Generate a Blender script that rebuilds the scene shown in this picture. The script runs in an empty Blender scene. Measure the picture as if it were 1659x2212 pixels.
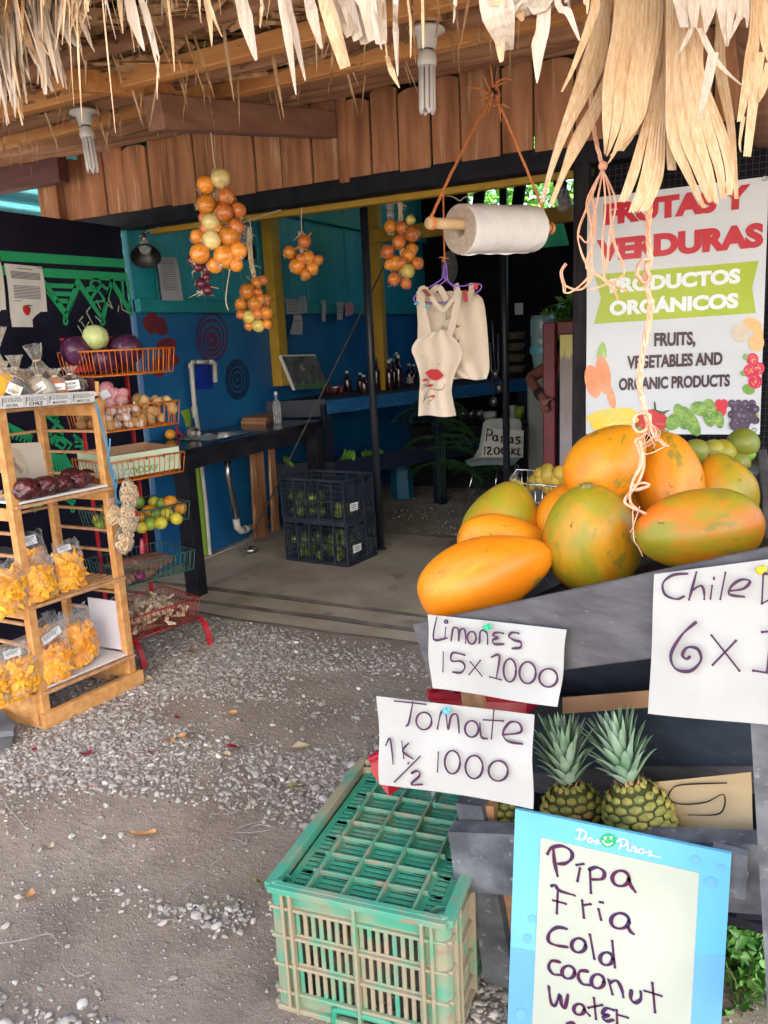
import bpy, bmesh, math, random
import numpy as np
from math import sin, cos, pi, radians as rad
from mathutils import Vector as V, Matrix
S = bpy.context.scene
COL = S.collection
random.seed(7)
# ------------------------------------------------------------------ camera
EYE = 1.55
PSI, PIT, RHO = rad(27.4), rad(12.5), rad(2.75)
FPX, CX, CY, PW, PH = 1700.0, 829.5, 1106.0, 1659.0, 2212.0
fw = V((-sin(PSI)*cos(PIT), cos(PSI)*cos(PIT), -sin(PIT)))
r0 = V((cos(PSI), sin(PSI), 0)); u0 = r0.cross(fw)
RT = r0*cos(RHO) - u0*sin(RHO); UP = u0*cos(RHO) + r0*sin(RHO)
CAM = V((0, 0, EYE))
cd = bpy.data.cameras.new('camera'); cam = bpy.data.objects.new('camera', cd); COL.objects.link(cam)
cam.matrix_world = Matrix(((RT.x, UP.x, -fw.x, 0), (RT.y, UP.y, -fw.y, 0), (RT.z, UP.z, -fw.z, EYE), (0, 0, 0, 1)))
cd.sensor_fit = 'VERTICAL'; cd.sensor_height = 36.0; cd.lens = FPX/PH*36.0
cd.clip_start = 0.05; cd.clip_end = 500
S.camera = cam
# ------------------------------------------------------------------ light
SUN_EL, SUN_AZ = rad(43), rad(148)          # azimuth clockwise from +Y: behind the viewer, to the right
w = bpy.data.worlds.new('World'); S.world = w; w.use_nodes = True
nt = w.node_tree; nt.nodes.clear()
sky = nt.nodes.new('ShaderNodeTexSky'); sky.sky_type = 'NISHITA'; sky.sun_disc = False
sky.sun_elevation = SUN_EL; sky.sun_rotation = SUN_AZ; sky.dust_density = 3.0; sky.air_density = 1.0
bg = nt.nodes.new('ShaderNodeBackground'); bg.inputs['Strength'].default_value = 0.15
ow = nt.nodes.new('ShaderNodeOutputWorld')
nt.links.new(sky.outputs[0], bg.inputs[0]); nt.links.new(bg.outputs[0], ow.inputs[0])
ld = bpy.data.lights.new('sun', 'SUN'); ld.energy = 4.0; ld.angle = rad(1.2); ld.color = (1.0, .93, .83)
lo = bpy.data.objects.new('sun', ld); COL.objects.link(lo)
sd = V((sin(SUN_AZ)*cos(SUN_EL), cos(SUN_AZ)*cos(SUN_EL), sin(SUN_EL)))
lo.rotation_euler = sd.to_track_quat('Z', 'Y').to_euler()
S.view_settings.view_transform = 'Standard'; S.view_settings.look = 'None'
S.view_settings.exposure = 2.35; S.view_settings.gamma = 1.0
S.render.engine = 'CYCLES'
S.cycles.max_bounces = 8; S.cycles.transparent_max_bounces = 16
# ------------------------------------------------------------------ survey: a sighting on a known plane gives a point in the place
def ray(x, y): return fw + RT*((x-CX)/FPX) - UP*((y-CY)/FPX)
def Zp(x, y, z=0.0): d = ray(x, y); return CAM + d*((z-EYE)/d.z)
def Yp(x, y, yy): d = ray(x, y); return CAM + d*(yy/d.y)
def Xp(x, y, xx): d = ray(x, y); return CAM + d*(xx/d.x)
def Dp(x, y, dd): return CAM + ray(x, y)*dd
def Pp(x, y, p, n): d = ray(x, y); return CAM + d*((V(p)-CAM).dot(n)/d.dot(n))
def RG(x0, y0, w, zw=1659.0):
    k = w/zw
    return lambda a, b: ((x0+a*k)/1.15732, (y0+b*k)/1.15732)
# ------------------------------------------------------------------ materials
def M(name, c1, c2=None, rough=.65, scale=6, detail=5, stretch=(1, 1, 1), bump=0.0, bscale=None, metal=0.0, spec=.5,
      c3=None, s3=14, t3=.62, w3=.06, vary=0.0, lo=.35, hi=.65, trans=0.0, alpha=1.0, emit=None, coat=0.0, seedobj=False, sheen=0):
    m = bpy.data.materials.new(name); m.use_nodes = True
    n = m.node_tree.nodes; L = m.node_tree.links; n.clear()
    out = n.new('ShaderNodeOutputMaterial'); b = n.new('ShaderNodeBsdfPrincipled'); L.new(b.outputs[0], out.inputs[0])
    b.inputs['Roughness'].default_value = rough; b.inputs['Metallic'].default_value = metal
    b.inputs['Specular IOR Level'].default_value = spec
    b.inputs['Transmission Weight'].default_value = trans; b.inputs['Alpha'].default_value = alpha
    b.inputs['Coat Weight'].default_value = coat
    tc = n.new('ShaderNodeTexCoord'); mp = n.new('ShaderNodeMapping'); L.new(tc.outputs['Object'], mp.inputs[0])
    mp.inputs['Scale'].default_value = stretch
    src = mp.outputs[0]
    if seedobj or vary:
        oi = n.new('ShaderNodeObjectInfo')
    if seedobj:
        mu = n.new('ShaderNodeVectorMath'); mu.operation = 'SCALE'; mu.inputs[0].default_value = (37, 61, 19)
        L.new(oi.outputs['Random'], mu.inputs['Scale'])
        ad = n.new('ShaderNodeVectorMath'); L.new(src, ad.inputs[0]); L.new(mu.outputs[0], ad.inputs[1]); src = ad.outputs[0]
    def noise_ramp(sc, a, b_, dt):
        no = n.new('ShaderNodeTexNoise'); no.inputs['Scale'].default_value = sc; no.inputs['Detail'].default_value = dt
        L.new(src, no.inputs['Vector'])
        mr = n.new('ShaderNodeMapRange'); mr.inputs['From Min'].default_value = a; mr.inputs['From Max'].default_value = b_
        L.new(no.outputs['Fac'], mr.inputs['Value']); return no, mr.outputs[0]
    def rgba(c): return (c[0], c[1], c[2], 1)
    col = None
    if c2 is not None:
        no, f = noise_ramp(scale, lo, hi, detail)
        mx = n.new('ShaderNodeMix'); mx.data_type = 'RGBA'; L.new(f, mx.inputs[0])
        mx.inputs[6].default_value = rgba(c1); mx.inputs[7].default_value = rgba(c2); col = mx.outputs[2]
        if c3 is not None:
            no3, f3 = noise_ramp(s3, t3, t3+w3, 6)
            m3 = n.new('ShaderNodeMix'); m3.data_type = 'RGBA'; L.new(f3, m3.inputs[0])
            L.new(col, m3.inputs[6]); m3.inputs[7].default_value = rgba(c3); col = m3.outputs[2]
    if vary:
        hs = n.new('ShaderNodeHueSaturation')
        mv = n.new('ShaderNodeMapRange'); mv.inputs['To Min'].default_value = 1-vary; mv.inputs['To Max'].default_value = 1+vary
        L.new(oi.outputs['Random'], mv.inputs['Value']); L.new(mv.outputs[0], hs.inputs['Value'])
        if col is not None: L.new(col, hs.inputs['Color'])
        else: hs.inputs['Color'].default_value = rgba(c1)
        col = hs.outputs[0]
    if col is not None: L.new(col, b.inputs['Base Color'])
    else: b.inputs['Base Color'].default_value = rgba(c1)
    if bump:
        bn = n.new('ShaderNodeTexNoise'); bn.inputs['Scale'].default_value = bscale or scale*2; bn.inputs['Detail'].default_value = 6
        L.new(src, bn.inputs['Vector'])
        bp = n.new('ShaderNodeBump'); bp.inputs['Strength'].default_value = min(1, bump); bp.inputs['Distance'].default_value = .01
        L.new(bn.outputs['Fac'], bp.inputs['Height']); L.new(bp.outputs[0], b.inputs['Normal'])
    if emit:
        b.inputs['Emission Color'].default_value = rgba(emit[:3]); b.inputs['Emission Strength'].default_value = emit[3]
    m['b'] = 1
    return m
def clear_film(name, tint=(1, 1, 1), amount=.75, rough=.12, bump=.8, bscale=40):
    """thin clear plastic: mostly see-through with a wrinkled gloss"""
    m = bpy.data.materials.new(name); m.use_nodes = True
    n = m.node_tree.nodes; L = m.node_tree.links; n.clear()
    out = n.new('ShaderNodeOutputMaterial'); mx = n.new('ShaderNodeMixShader'); L.new(mx.outputs[0], out.inputs[0])
    t = n.new('ShaderNodeBsdfTransparent'); t.inputs[0].default_value = (*tint, 1)
    p = n.new('ShaderNodeBsdfPrincipled'); p.inputs['Base Color'].default_value = (.75, .75, .75, 1); p.inputs['Roughness'].default_value = rough
    no = n.new('ShaderNodeTexNoise'); no.inputs['Scale'].default_value = bscale; no.inputs['Detail'].default_value = 3
    tc = n.new('ShaderNodeTexCoord'); L.new(tc.outputs['Object'], no.inputs['Vector'])
    bp = n.new('ShaderNodeBump'); bp.inputs['Strength'].default_value = bump; bp.inputs['Distance'].default_value = .02
    L.new(no.outputs['Fac'], bp.inputs['Height']); L.new(bp.outputs[0], p.inputs['Normal'])
    lw = n.new('ShaderNodeLayerWeight'); lw.inputs[0].default_value = .5; L.new(bp.outputs[0], lw.inputs['Normal'])
    mr = n.new('ShaderNodeMapRange'); mr.inputs['From Min'].default_value = .1; mr.inputs['From Max'].default_value = .95
    mr.inputs['To Min'].default_value = 1-amount-.1; mr.inputs['To Max'].default_value = .6
    L.new(lw.outputs['Facing'], mr.inputs['Value'])
    L.new(mr.outputs[0], mx.inputs[0]); L.new(t.outputs[0], mx.inputs[1]); L.new(p.outputs[0], mx.inputs[2])
    return m
# ------------------------------------------------------------------ mesh building
class MB:
    def __init__(s): s.v = []; s.f = []; s.mi = []; s.sm = []; s.cur = 0; s.smooth = False
    def add(s, vs, fs, smooth=None):
        o = len(s.v); s.v += [tuple(p) for p in vs]
        for f in fs:
            s.f.append([i+o for i in f]); s.mi.append(s.cur); s.sm.append(s.smooth if smooth is None else smooth)
        return s
    def box(s, c, d, M3=None, taper=0.0, bev=0.0):
        x, y, z = d[0]/2, d[1]/2, d[2]/2
        if bev:
            b = min(bev, x*.45, y*.45, z*.45); vs = []
            bm = bmesh.new(); bmesh.ops.create_cube(bm, size=1)
            for q in bm.verts: q.co = V((q.co.x*2*x, q.co.y*2*y, q.co.z*2*z))
            bmesh.ops.bevel(bm, geom=bm.edges[:], offset=b, segments=1, affect='EDGES')
            bm.verts.index_update(); vs = [q.co.copy() for q in bm.verts]; fs = [[q.index for q in f.verts] for f in bm.faces]; bm.free()
        else:
            vs = [V((i*x, j*y, k*z)) for k in (-1, 1) for j in (-1, 1) for i in (-1, 1)]
            fs = [(0, 2, 3, 1), (4, 5, 7, 6), (0, 1, 5, 4), (2, 6, 7, 3), (0, 4, 6, 2), (1, 3, 7, 5)]
        if M3 is not None: vs = [M3 @ q for q in vs]
        c = V(c); return s.add([c+q for q in vs], fs, False)
    def beam(s, p, q, w, h, up=(0, 0, 1), bev=.003, wob=0.0, rnd=None):
        """square timber from p to q; w across, h along up"""
        p, q = V(p), V(q); d = q-p; L = d.length; d.normalize()
        a = d.cross(V(up)).normalized(); u = a.cross(d)
        R3 = Matrix((a, d, u)).transposed()
        return s.box((p+q)/2, (w, L, h), R3, bev=bev)
    def tube(s, pts, r, n=8, cap=True, smooth=True):
        pts = [V(p) for p in pts]; k = len(pts); rs = r if isinstance(r, (list, tuple)) else [r]*k
        vs = []; fs = []; a = None
        for i, p in enumerate(pts):
            t = (pts[min(i+1, k-1)]-pts[max(i-1, 0)])
            if t.length < 1e-9: t = V((0, 0, 1))
            t.normalize()
            if a is None:
                a = t.orthogonal().normalized()
            else:
                a = (a - t*a.dot(t))
                a = a.normalized() if a.length > 1e-6 else t.orthogonal().normalized()
            b = t.cross(a)
            for j in range(n):
                an = 2*pi*j/n; vs.append(p + (a*cos(an)+b*sin(an))*rs[i])
        for i in range(k-1):
            for j in range(n):
                fs.append((i*n+j, i*n+(j+1) % n, (i+1)*n+(j+1) % n, (i+1)*n+j))
        if cap: fs += [tuple(range(n-1, -1, -1)), tuple((k-1)*n+j for j in range(n))]
        return s.add(vs, fs, smooth)
    def lathe(s, prof, o=(0, 0, 0), n=20, M3=None, smooth=True, fn=None):
        """profile of (r, z); closed where r is 0"""
        o = V(o); vs = []; fs = []; rows = []
        for r, z in prof:
            if r < 1e-6:
                p = V((0, 0, z)); rows.append([len(vs)]); vs.append(p)
            else:
                row = []
                for j in range(n):
                    an = 2*pi*j/n; rr = r*(fn(an, z) if fn else 1)
                    row.append(len(vs)); vs.append(V((rr*cos(an), rr*sin(an), z)))
                rows.append(row)
        for a, b in zip(rows, rows[1:]):
            for j in range(n):
                if len(a) == 1 and len(b) == 1: continue
                if len(a) == 1: fs.append((a[0], b[(j+1) % n], b[j]))
                elif len(b) == 1: fs.append((a[j], a[(j+1) % n], b[0]))
                else: fs.append((a[j], a[(j+1) % n], b[(j+1) % n], b[j]))
        if M3 is not None: vs = [M3 @ q for q in vs]
        return s.add([o+q for q in vs], fs, smooth)
    def quad(s, a, b, c, d): return s.add([a, b, c, d], [(0, 1, 2, 3)], False)
    def grid(s, fn, nu, nv, smooth=True, thick=None):
        vs = [V(fn(i/nu, j/nv)) for j in range(nv+1) for i in range(nu+1)]
        fs = [(j*(nu+1)+i, j*(nu+1)+i+1, (j+1)*(nu+1)+i+1, (j+1)*(nu+1)+i) for j in range(nv) for i in range(nu)]
        return s.add(vs, fs, smooth)
    def prism(s, poly, z0, z1, M4=None):
        """extrude a 2-D polygon from z0 to z1"""
        k = len(poly); vs = [V((x, y, z0)) for x, y in poly]+[V((x, y, z1)) for x, y in poly]
        fs = [tuple(range(k-1, -1, -1)), tuple(range(k, 2*k))]+[(i, (i+1) % k, k+(i+1) % k, k+i) for i in range(k)]
        if M4 is not None: vs = [M4 @ q for q in vs]
        return s.add(vs, fs, False)
    def ribbon(s, pts, w, up, thick=.0):
        """flat band along pts, lying square to up"""
        pts = [V(p) for p in pts]; k = len(pts); vs = []; fs = []
        for i, p in enumerate(pts):
            t = (pts[min(i+1, k-1)]-pts[max(i-1, 0)]); u = V(up)
            a = t.cross(u)
            a = a.normalized() if a.length > 1e-9 else V((1, 0, 0))
            ww = w[i] if isinstance(w, (list, tuple)) else w
            vs += [p-a*ww/2, p+a*ww/2]
        for i in range(k-1): fs.append((2*i, 2*i+1, 2*i+3, 2*i+2))
        return s.add(vs, fs, False)
    def ball(s, c, r, n=12, m=8, fn=None, M3=None, smooth=True):
        prof = [(sin(pi*i/m)*1.0, -cos(pi*i/m)) for i in range(m+1)]; prof[0] = (0, -1); prof[-1] = (0, 1)
        r = r if isinstance(r, (tuple, list, V)) else (r, r, r)
        D = Matrix.Diagonal(V(r)); Mx = (M3 @ D) if M3 is not None else D
        return s.lathe(prof, c, n, Mx, smooth, fn)
    def mesh(s, name, mats):
        me = bpy.data.meshes.new(name); me.from_pydata(s.v, [], s.f)
        mats = mats if isinstance(mats, (list, tuple)) else [mats]
        for m in mats: me.materials.append(m)
        me.polygons.foreach_set('material_index', s.mi); me.polygons.foreach_set('use_smooth', s.sm)
        me.update(); return me
    def build(s, name, mats, parent=None, mods=None):
        o = bpy.data.objects.new(name, s.mesh(name, mats)); COL.objects.link(o)
        if parent is not None: adopt(o, parent)
        return o
LOC = {}
def adopt(o, parent):
    o.parent = parent
    o.matrix_parent_inverse = Matrix.Translation(-V(LOC.get(parent.name, (0, 0, 0)))) if parent.name in LOC else Matrix.Identity(4)
    return o
def tag(o, label=None, cat=None, group=None, kind=None):
    if label: o['label'] = label
    if cat: o['category'] = cat
    if group: o['group'] = group
    if kind: o['kind'] = kind
    return o
def thing(name, label, cat, loc=(0, 0, 0), group=None):
    """Empty at the thing's base; its parts are given in world coordinates"""
    o = bpy.data.objects.new(name, None); COL.objects.link(o); o.empty_display_size = .05
    o.location = loc; LOC[o.name] = tuple(loc); return tag(o, label, cat, group)
def local_thing(name, label, cat, group=None):
    """Empty at the origin; its parts are given in its own coordinates, so it can be placed and copied"""
    o = bpy.data.objects.new(name, None); COL.objects.link(o); o.empty_display_size = .05
    return tag(o, label, cat, group)
def dup(root, loc=None, rot=None, scale=None, label=None, group=None):
    r = root.copy(); COL.objects.link(r)
    for ch in list(root.children):
        c = ch.copy(); COL.objects.link(c); c.parent = r
        for g in list(ch.children):
            d = g.copy(); COL.objects.link(d); d.parent = c
    place(r, loc, rot, scale)
    if label: r['label'] = label
    if group: r['group'] = group
    return r
def place(r, loc=None, rot=None, scale=None):
    if loc is not None: r.location = loc
    if rot is not None: r.rotation_euler = rot
    if scale is not None: r.scale = scale if isinstance(scale, (tuple, list)) else (scale,)*3
    return r
class Placer:
    """first call moves the source thing itself, later calls copy it"""
    def __init__(s, root): s.r = root; s.used = False
    def __call__(s, loc, rot=(0, 0, 0), scale=1, label=None, group=None):
        if not s.used:
            s.used = True; place(s.r, loc, rot, scale)
            if label: s.r['label'] = label
            if group: s.r['group'] = group
            return s.r
        return dup(s.r, loc, rot, scale, label, group)
def smooth_path(pts, n=6):
    """Catmull-Rom through pts"""
    P = [V(p) for p in pts]; out = []
    if len(P) < 3: 
        return P
    for i in range(len(P)-1):
        a, b, c, d = P[max(i-1, 0)], P[i], P[i+1], P[min(i+2, len(P)-1)]
        for k in range(n):
            t = k/n
            out.append(.5*((2*b)+(c-a)*t+(2*a-5*b+4*c-d)*t*t+(3*b-a-3*c+d)*t**3))
    out.append(P[-1]); return out
def text_mesh(txt, size=1.0, bold=0.0, shear=0, space=1.0, align='CENTER'):
    cu = bpy.data.curves.new('lettering', 'FONT'); cu.body = txt; cu.size = size; cu.offset = bold; cu.shear = shear
    cu.space_character = space; cu.align_x = align; cu.resolution_u = 4
    o = bpy.data.objects.new('lettering', cu); me = bpy.data.meshes.new_from_object(o)
    vs = [v.co.copy() for v in me.vertices]; fs = [tuple(p.vertices) for p in me.polygons]
    bpy.data.objects.remove(o); bpy.data.curves.remove(cu); bpy.data.meshes.remove(me)
    return vs, fs
def lettering(mb, txt, fn, size, bold=0.0, shear=0, space=1.0, align='CENTER', width=None):
    """set text on a surface: fn maps (x, y) to a point"""
    vs, fs = text_mesh(txt, size, bold, shear, space, align)
    if width:
        x0 = min(v.x for v in vs); x1 = max(v.x for v in vs); k = width/(x1-x0); m = (x0+x1)/2
        for v in vs: v.x = (v.x-m)*k
    mb.add([fn(v.x, v.y) for v in vs], fs, False)
# ------------------------------------------------------------------ colours
m_black = M('black_paint', (.005, .005, .008), (.013, .013, .018), rough=.5, scale=10, spec=.18)
m_wood = M('pale_timber', (.50, .22, .065), (.66, .34, .12), rough=.55, scale=3, stretch=(9, 9, 9), bump=.15, c3=(.28, .11, .035), s3=5, t3=.68)
m_white = M('white_plastic', (.80, .79, .76), rough=.35)
m_paper = M('paper', (.74, .73, .70), (.68, .66, .63), rough=.8, scale=9)
m_string = M('pale_string', (.62, .48, .33), rough=.9)
m_steel = M('brushed_steel', (.55, .53, .50), (.42, .40, .38), rough=.3, metal=1.0, scale=20)
m_ink = M('dark_ink', (.035, .012, .028), rough=.6)
m_red = M('red_plastic', (.45, .012, .03), (.36, .01, .02), rough=.4)
# ================================================================== SETTING
m_dirt = M('packed_dirt', (.285, .21, .15), (.46, .365, .275), rough=.95, scale=2.2, detail=15, lo=.3, hi=.7, bump=1.0, bscale=38, c3=(.21, .16, .12), s3=5, t3=.50, w3=.3)
m_conc = M('worn_concrete', (.34, .26, .185), (.47, .38, .28), rough=.9, scale=3, detail=8, bump=.35, bscale=45, c3=(.20, .15, .11), s3=4, t3=.62, w3=.12)
dirt_nodes = m_dirt.node_tree.nodes
for b_ in dirt_nodes:
    if b_.type == 'BUMP': b_.inputs['Distance'].default_value = .022; b_.inputs['Height'].links[0].from_node.inputs['Detail'].default_value = 14; b_.inputs['Height'].links[0].from_node.inputs['Roughness'].default_value = .72
g = MB(); g.quad((-60, -40, 0), (60, -40, 0), (60, 80, 0), (-60, 80, 0))
tag(g.build('ground', m_dirt), kind='structure')
# added unseen: pale sun-bouncing ground, and a tree crown to shade the front
g = MB(); g.quad((-45, -38, .004), (45, -38, .004), (45, -1.6, .004), (-45, -1.6, .004))
tag(g.build('added_bounce_road', M('pale_bounce_gravel', (.52, .48, .42), (.60, .56, .50), rough=.95, scale=2, bump=.4, bscale=50)), kind='structure')
sh = thing('added_shade_tree', 'added unseen tree behind the viewer to shade the stall front', 'tree', (4.6, -6.2, 0)); q_ = random.Random(2); g = MB()
for k in range(10500):
    d = V((q_.gauss(0, 1), q_.gauss(0, 1), q_.gauss(0, 1))).normalized()*q_.uniform(.2, 1)**.5; c = V((2.6+d.x*4.6, -4.6+d.y*3.7, 6.4+d.z*1.5)); a = V((q_.gauss(0, 1), q_.gauss(0, 1), q_.gauss(0, .5))).normalized(); b = a.cross(V((q_.gauss(0, .5), q_.gauss(0, .5), 1))).normalized(); l = q_.uniform(.25, .45)
    g.add([c, c+a*l*.45+b*l*.24, c+a*l, c+a*l*.45-b*l*.24], [(0, 1, 2, 3)])
g.build('crown', M('tree_leaf', (.05, .13, .025), (.10, .22, .04), rough=.5, scale=2), sh)
g = MB(); g.tube([(4.6, -6.2, 0), (4.5, -6.0, 2.5), (3.8, -5.4, 5.5)], [.28, .2, .12], 12)
for k in range(5): g.tube([(4.4, -5.9, 3.2+.3*k), (4.4+2.2*cos(k*1.3), -5.4+2*sin(k*1.3), 5.8+.2*k)], [.1, .03], 8)
g.build('trunk', M('tree_bark', (.12, .09, .07), (.2, .16, .13), rough=.9, scale=8), sh)
def wavy(x, k): return .012*sin(x*3.1+k)+.006*sin(x*9.7+k*2)
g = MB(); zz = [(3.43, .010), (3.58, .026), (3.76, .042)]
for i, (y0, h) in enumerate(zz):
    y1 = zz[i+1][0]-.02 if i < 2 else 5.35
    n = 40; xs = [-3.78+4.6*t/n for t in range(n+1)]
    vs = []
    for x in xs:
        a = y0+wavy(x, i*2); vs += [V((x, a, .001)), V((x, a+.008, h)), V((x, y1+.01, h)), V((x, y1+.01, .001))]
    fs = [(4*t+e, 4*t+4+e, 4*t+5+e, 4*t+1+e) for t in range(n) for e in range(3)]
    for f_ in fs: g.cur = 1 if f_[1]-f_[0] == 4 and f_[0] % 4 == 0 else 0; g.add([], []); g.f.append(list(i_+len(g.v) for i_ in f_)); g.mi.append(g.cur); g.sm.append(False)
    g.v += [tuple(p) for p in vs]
tag(g.build('concrete_floor', [m_conc, M('shaded_step_edge', (.05, .04, .032), (.10, .08, .065), rough=.95, scale=9)]), kind='structure')  # step fronts coloured dark, standing in for shaded gaps between the slabs
# ---- dark mural wall, left
XW = -3.78
m_dark = M('dark_wall_paint', (.006, .006, .016), (.017, .015, .034), rough=.5, scale=3, c3=(.05, .05, .07), s3=60, t3=.74, spec=.15)
m_green = M('mural_green', (.015, .42, .16), (.02, .33, .14), rough=.6, scale=9)
m_teal = M('teal_paint', (.008, .22, .29), (.012, .30, .37), rough=.45, scale=3, stretch=(1, 1, .3), bump=.1, c3=(.004, .10, .15), s3=5, t3=.6, w3=.2)
m_teal2 = M('teal_ledge_paint', (.008, .21, .24), (.012, .26, .30), rough=.5, scale=5)
m_blue = M('deep_blue_paint', (.006, .085, .25), (.010, .15, .33), rough=.42, scale=2, detail=7, bump=.1, c3=(.22, .33, .45), s3=38, t3=.76, w3=.03)
wl = thing('mural_wall', 'black wall panel with green geometric mural behind the food racks', 'wall', (XW, 3.0, 0))
g = MB(); g.box((XW-.03, 2.4, 1.15), (.06, 3.0, 2.30)); g.build('panel', m_dark, wl)
r3 = RG(0, 500, 560); r4 = lambda a, b: (a*.3202, 864+b*.3202)
def onwall(p): return Xp(p[0], p[1], XW+.004)
g = MB(); UPX = (1, 0, 0); mur = []
def ln(pts, w, f=r3): g.ribbon([onwall(f(*p)) for p in pts], w, UPX)
ln([(0, 412), (925, 470)], .052); ln([(0, 520), (943, 572)], .05)
ln([(320, 600), (490, 840)], .03); ln([(330, 660), (480, 860)], .011); ln([(490, 860), (580, 590)], .03); ln([(505, 850), (590, 640)], .011)
for a in ((345, 632, 560, 640), (380, 692, 530, 697), (415, 745, 505, 750)): ln([a[:2], a[2:]], .026)
ln([(575, 590), (755, 880)], .028); ln([(590, 650), (740, 870)], .011); ln([(765, 880), (828, 590)], .026); ln([(752, 860), (815, 640)], .011)
ln([(825, 590), (970, 830)], .028); ln([(835, 640), (965, 850)], .012); ln([(905, 590), (915, 720)], .02); ln([(945, 590), (975, 860)], .02)
ln([(640, 660), (700, 640)], .02); ln([(740, 620), (800, 665)], .02); ln([(640, 670), (720, 660), (790, 760)], .02); ln([(675, 730), (720, 665)], .018); ln([(690, 760), (800, 740)], .014)
def ring(c, rx, ry, w, f=r3, n=20): ln([(c[0]+rx*cos(2*pi*i/n), c[1]+ry*sin(2*pi*i/n)) for i in range(n+1)], w, f)
ring((708, 625), 36, 36, .02); ring((486, 897), 14, 22, .014); ln([(465, 870), (500, 872)], .014); ring((760, 905), 14, 18, .014); ln([(740, 882), (778, 882)], .014)
# lower mural figure, seen between the rack rungs
f9 = RG(0, 860, 330)
def l9(pts, w): ln(pts, w, f9)
ring((672, 825), 62, 68, .026, f9); ring((668, 820), 24, 27, .02, f9)
l9([(590, 900), (752, 890), (672, 970), (590, 900)], .02); l9([(665, 960), (800, 1080)], .022); l9([(740, 960), (620, 1150)], .022)
for a in ((0, 960, 410, 1170), (0, 1010, 400, 1215)): l9([a[:2], a[2:]], .022)
for k in range(8): l9([(45+k*48, 1040+k*22), (0+k*50, 1150+k*14)], .014)
l9([(745, 1190), (830, 1260), (790, 1320), (700, 1260), (745, 1190)], .02); l9([(700, 1120), (900, 1260), (790, 1420)], .02)
for k in range(6): l9([(630+k*20, 1180-k*15), (660+k*28, 1260-k*25)], .013)
for k in range(8): l9([(650+k*24, 1370+k*4), (690+k*40, 1650+k*2)], .014)
l9([(920, 1140), (1090, 1260), (1030, 1370)], .018); l9([(940, 1180), (1060, 1262), (1010, 1350)], .014); l9([(940, 1230), (1000, 1225)], .014); l9([(940, 1290), (1060, 1280)], .014)
l9([(600, 1920), (420, 2100)], .03); l9([(780, 1920), (920, 2020), (945, 1960)], .02)
for k in range(6): l9([(820+k*18, 1925+k*8), (880+k*10, 2000-k*6)], .012)
ring((915, 2085), 20, 24, .013, f9)
mural_pts = g
g.build('mural', m_green, wl)
g = MB()
sc = [((575, 930), (610, 985)), ((600, 900), (640, 960)), ((640, 830), (690, 925)), ((670, 790), (640, 830)), ((705, 860), (750, 905)), ((715, 740), (745, 810)), ((760, 740), (830, 800)), ((800, 720), (835, 805)), ((880, 780), (875, 830)), ((890, 730), (905, 810), (960, 840)), ((640, 940), (660, 900)), ((585, 900), (615, 860))]
for p in sc: ln(list(p), .008)
g.build('chalk_sketch', M('pale_chalk', (.30, .45, .50), (.50, .50, .25), rough=.9, scale=25), wl)
# ---- notices on the mural wall
def notice(name, label, pts, Xq, lines, mat=m_paper, group=None, off=.006, f=None, extra=None, plane='X'):
    hit = (lambda p, o: Xp(p[0], p[1], Xq+o)) if plane == 'X' else (lambda p, o: Yp(p[0], p[1], Xq-o))
    P = [hit(f(*p), off) for p in pts]; c = sum(P, V())/4
    t = thing(name, label, 'notice', c, group)
    def uv(u, v, o=0):
        q = P[0].lerp(P[1], u).lerp(P[3].lerp(P[2], u), v); q = q.copy()
        curl = .006*sin(v*5)+.003*sin(u*4+1)
        if plane == 'X': q.x += curl*(1 if o or True else 0)+o
        else: q.y -= curl+o
        return q
    q = MB(); q.grid(lambda u, v: uv(u, v), 6, 8)
    q.grid(lambda u, v: uv(u, v, -.003), 6, 8); q.build('sheet', mat, t)
    if lines:
        q = MB()
        for (u0_, u1_, v_) in lines:
            n = 8; q.ribbon([uv(u0_+(u1_-u0_)*i/n, v_, .002) for i in range(n+1)], .0035, (1, 0, 0) if plane == 'X' else (0, -1, 0))
        q.build('print', M('grey_print', (.12, .11, .15), rough=.8), t)
    if extra: extra(t, uv)
    return t
L1 = [(.3, .72, .06)]+[(.1, .9, .12+.02*i) for i in range(6)]+[(.12, .85, .34+.024*i) for i in range(9)]+[(.12, .3, .58)]
def strawberry(t, uv):
    q = MB(); c = uv(.42, .72, .004); q.lathe([(0, -.03), (.012, -.026), (.024, -.008), (.026, .008), (.016, .022), (0, .025)], c, 14, Matrix.Diagonal(V((.12, 1, 1))))
    q.build('fruit_picture', M('print_red', (.55, .02, .02), (.42, .01, .02), scale=30), t)
    q = MB(); q.tube([uv(.42, .655, .005), uv(.5, .64, .005), uv(.58, .66, .005)], .0025, 5); q.build('fruit_stalk', m_black, t); q = MB(); q.ball(uv(.9, .93, .004), (.002, .008, .012), 6, 4); q.build('emblem', m_black, t)
notice('notice', 'white printed notice with a red fruit picture on the black mural wall', [(30, 470), (312, 495), (370, 942), (92, 940)], XW, L1, f=r3, extra=strawberry)
notice('notice', 'white notice cut off by the left edge on the black mural wall', [(-160, 445), (8, 458), (66, 935), (-140, 930)], XW, [(.1, .8, .12+.05*i) for i in range(7)], f=r3)
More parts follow.
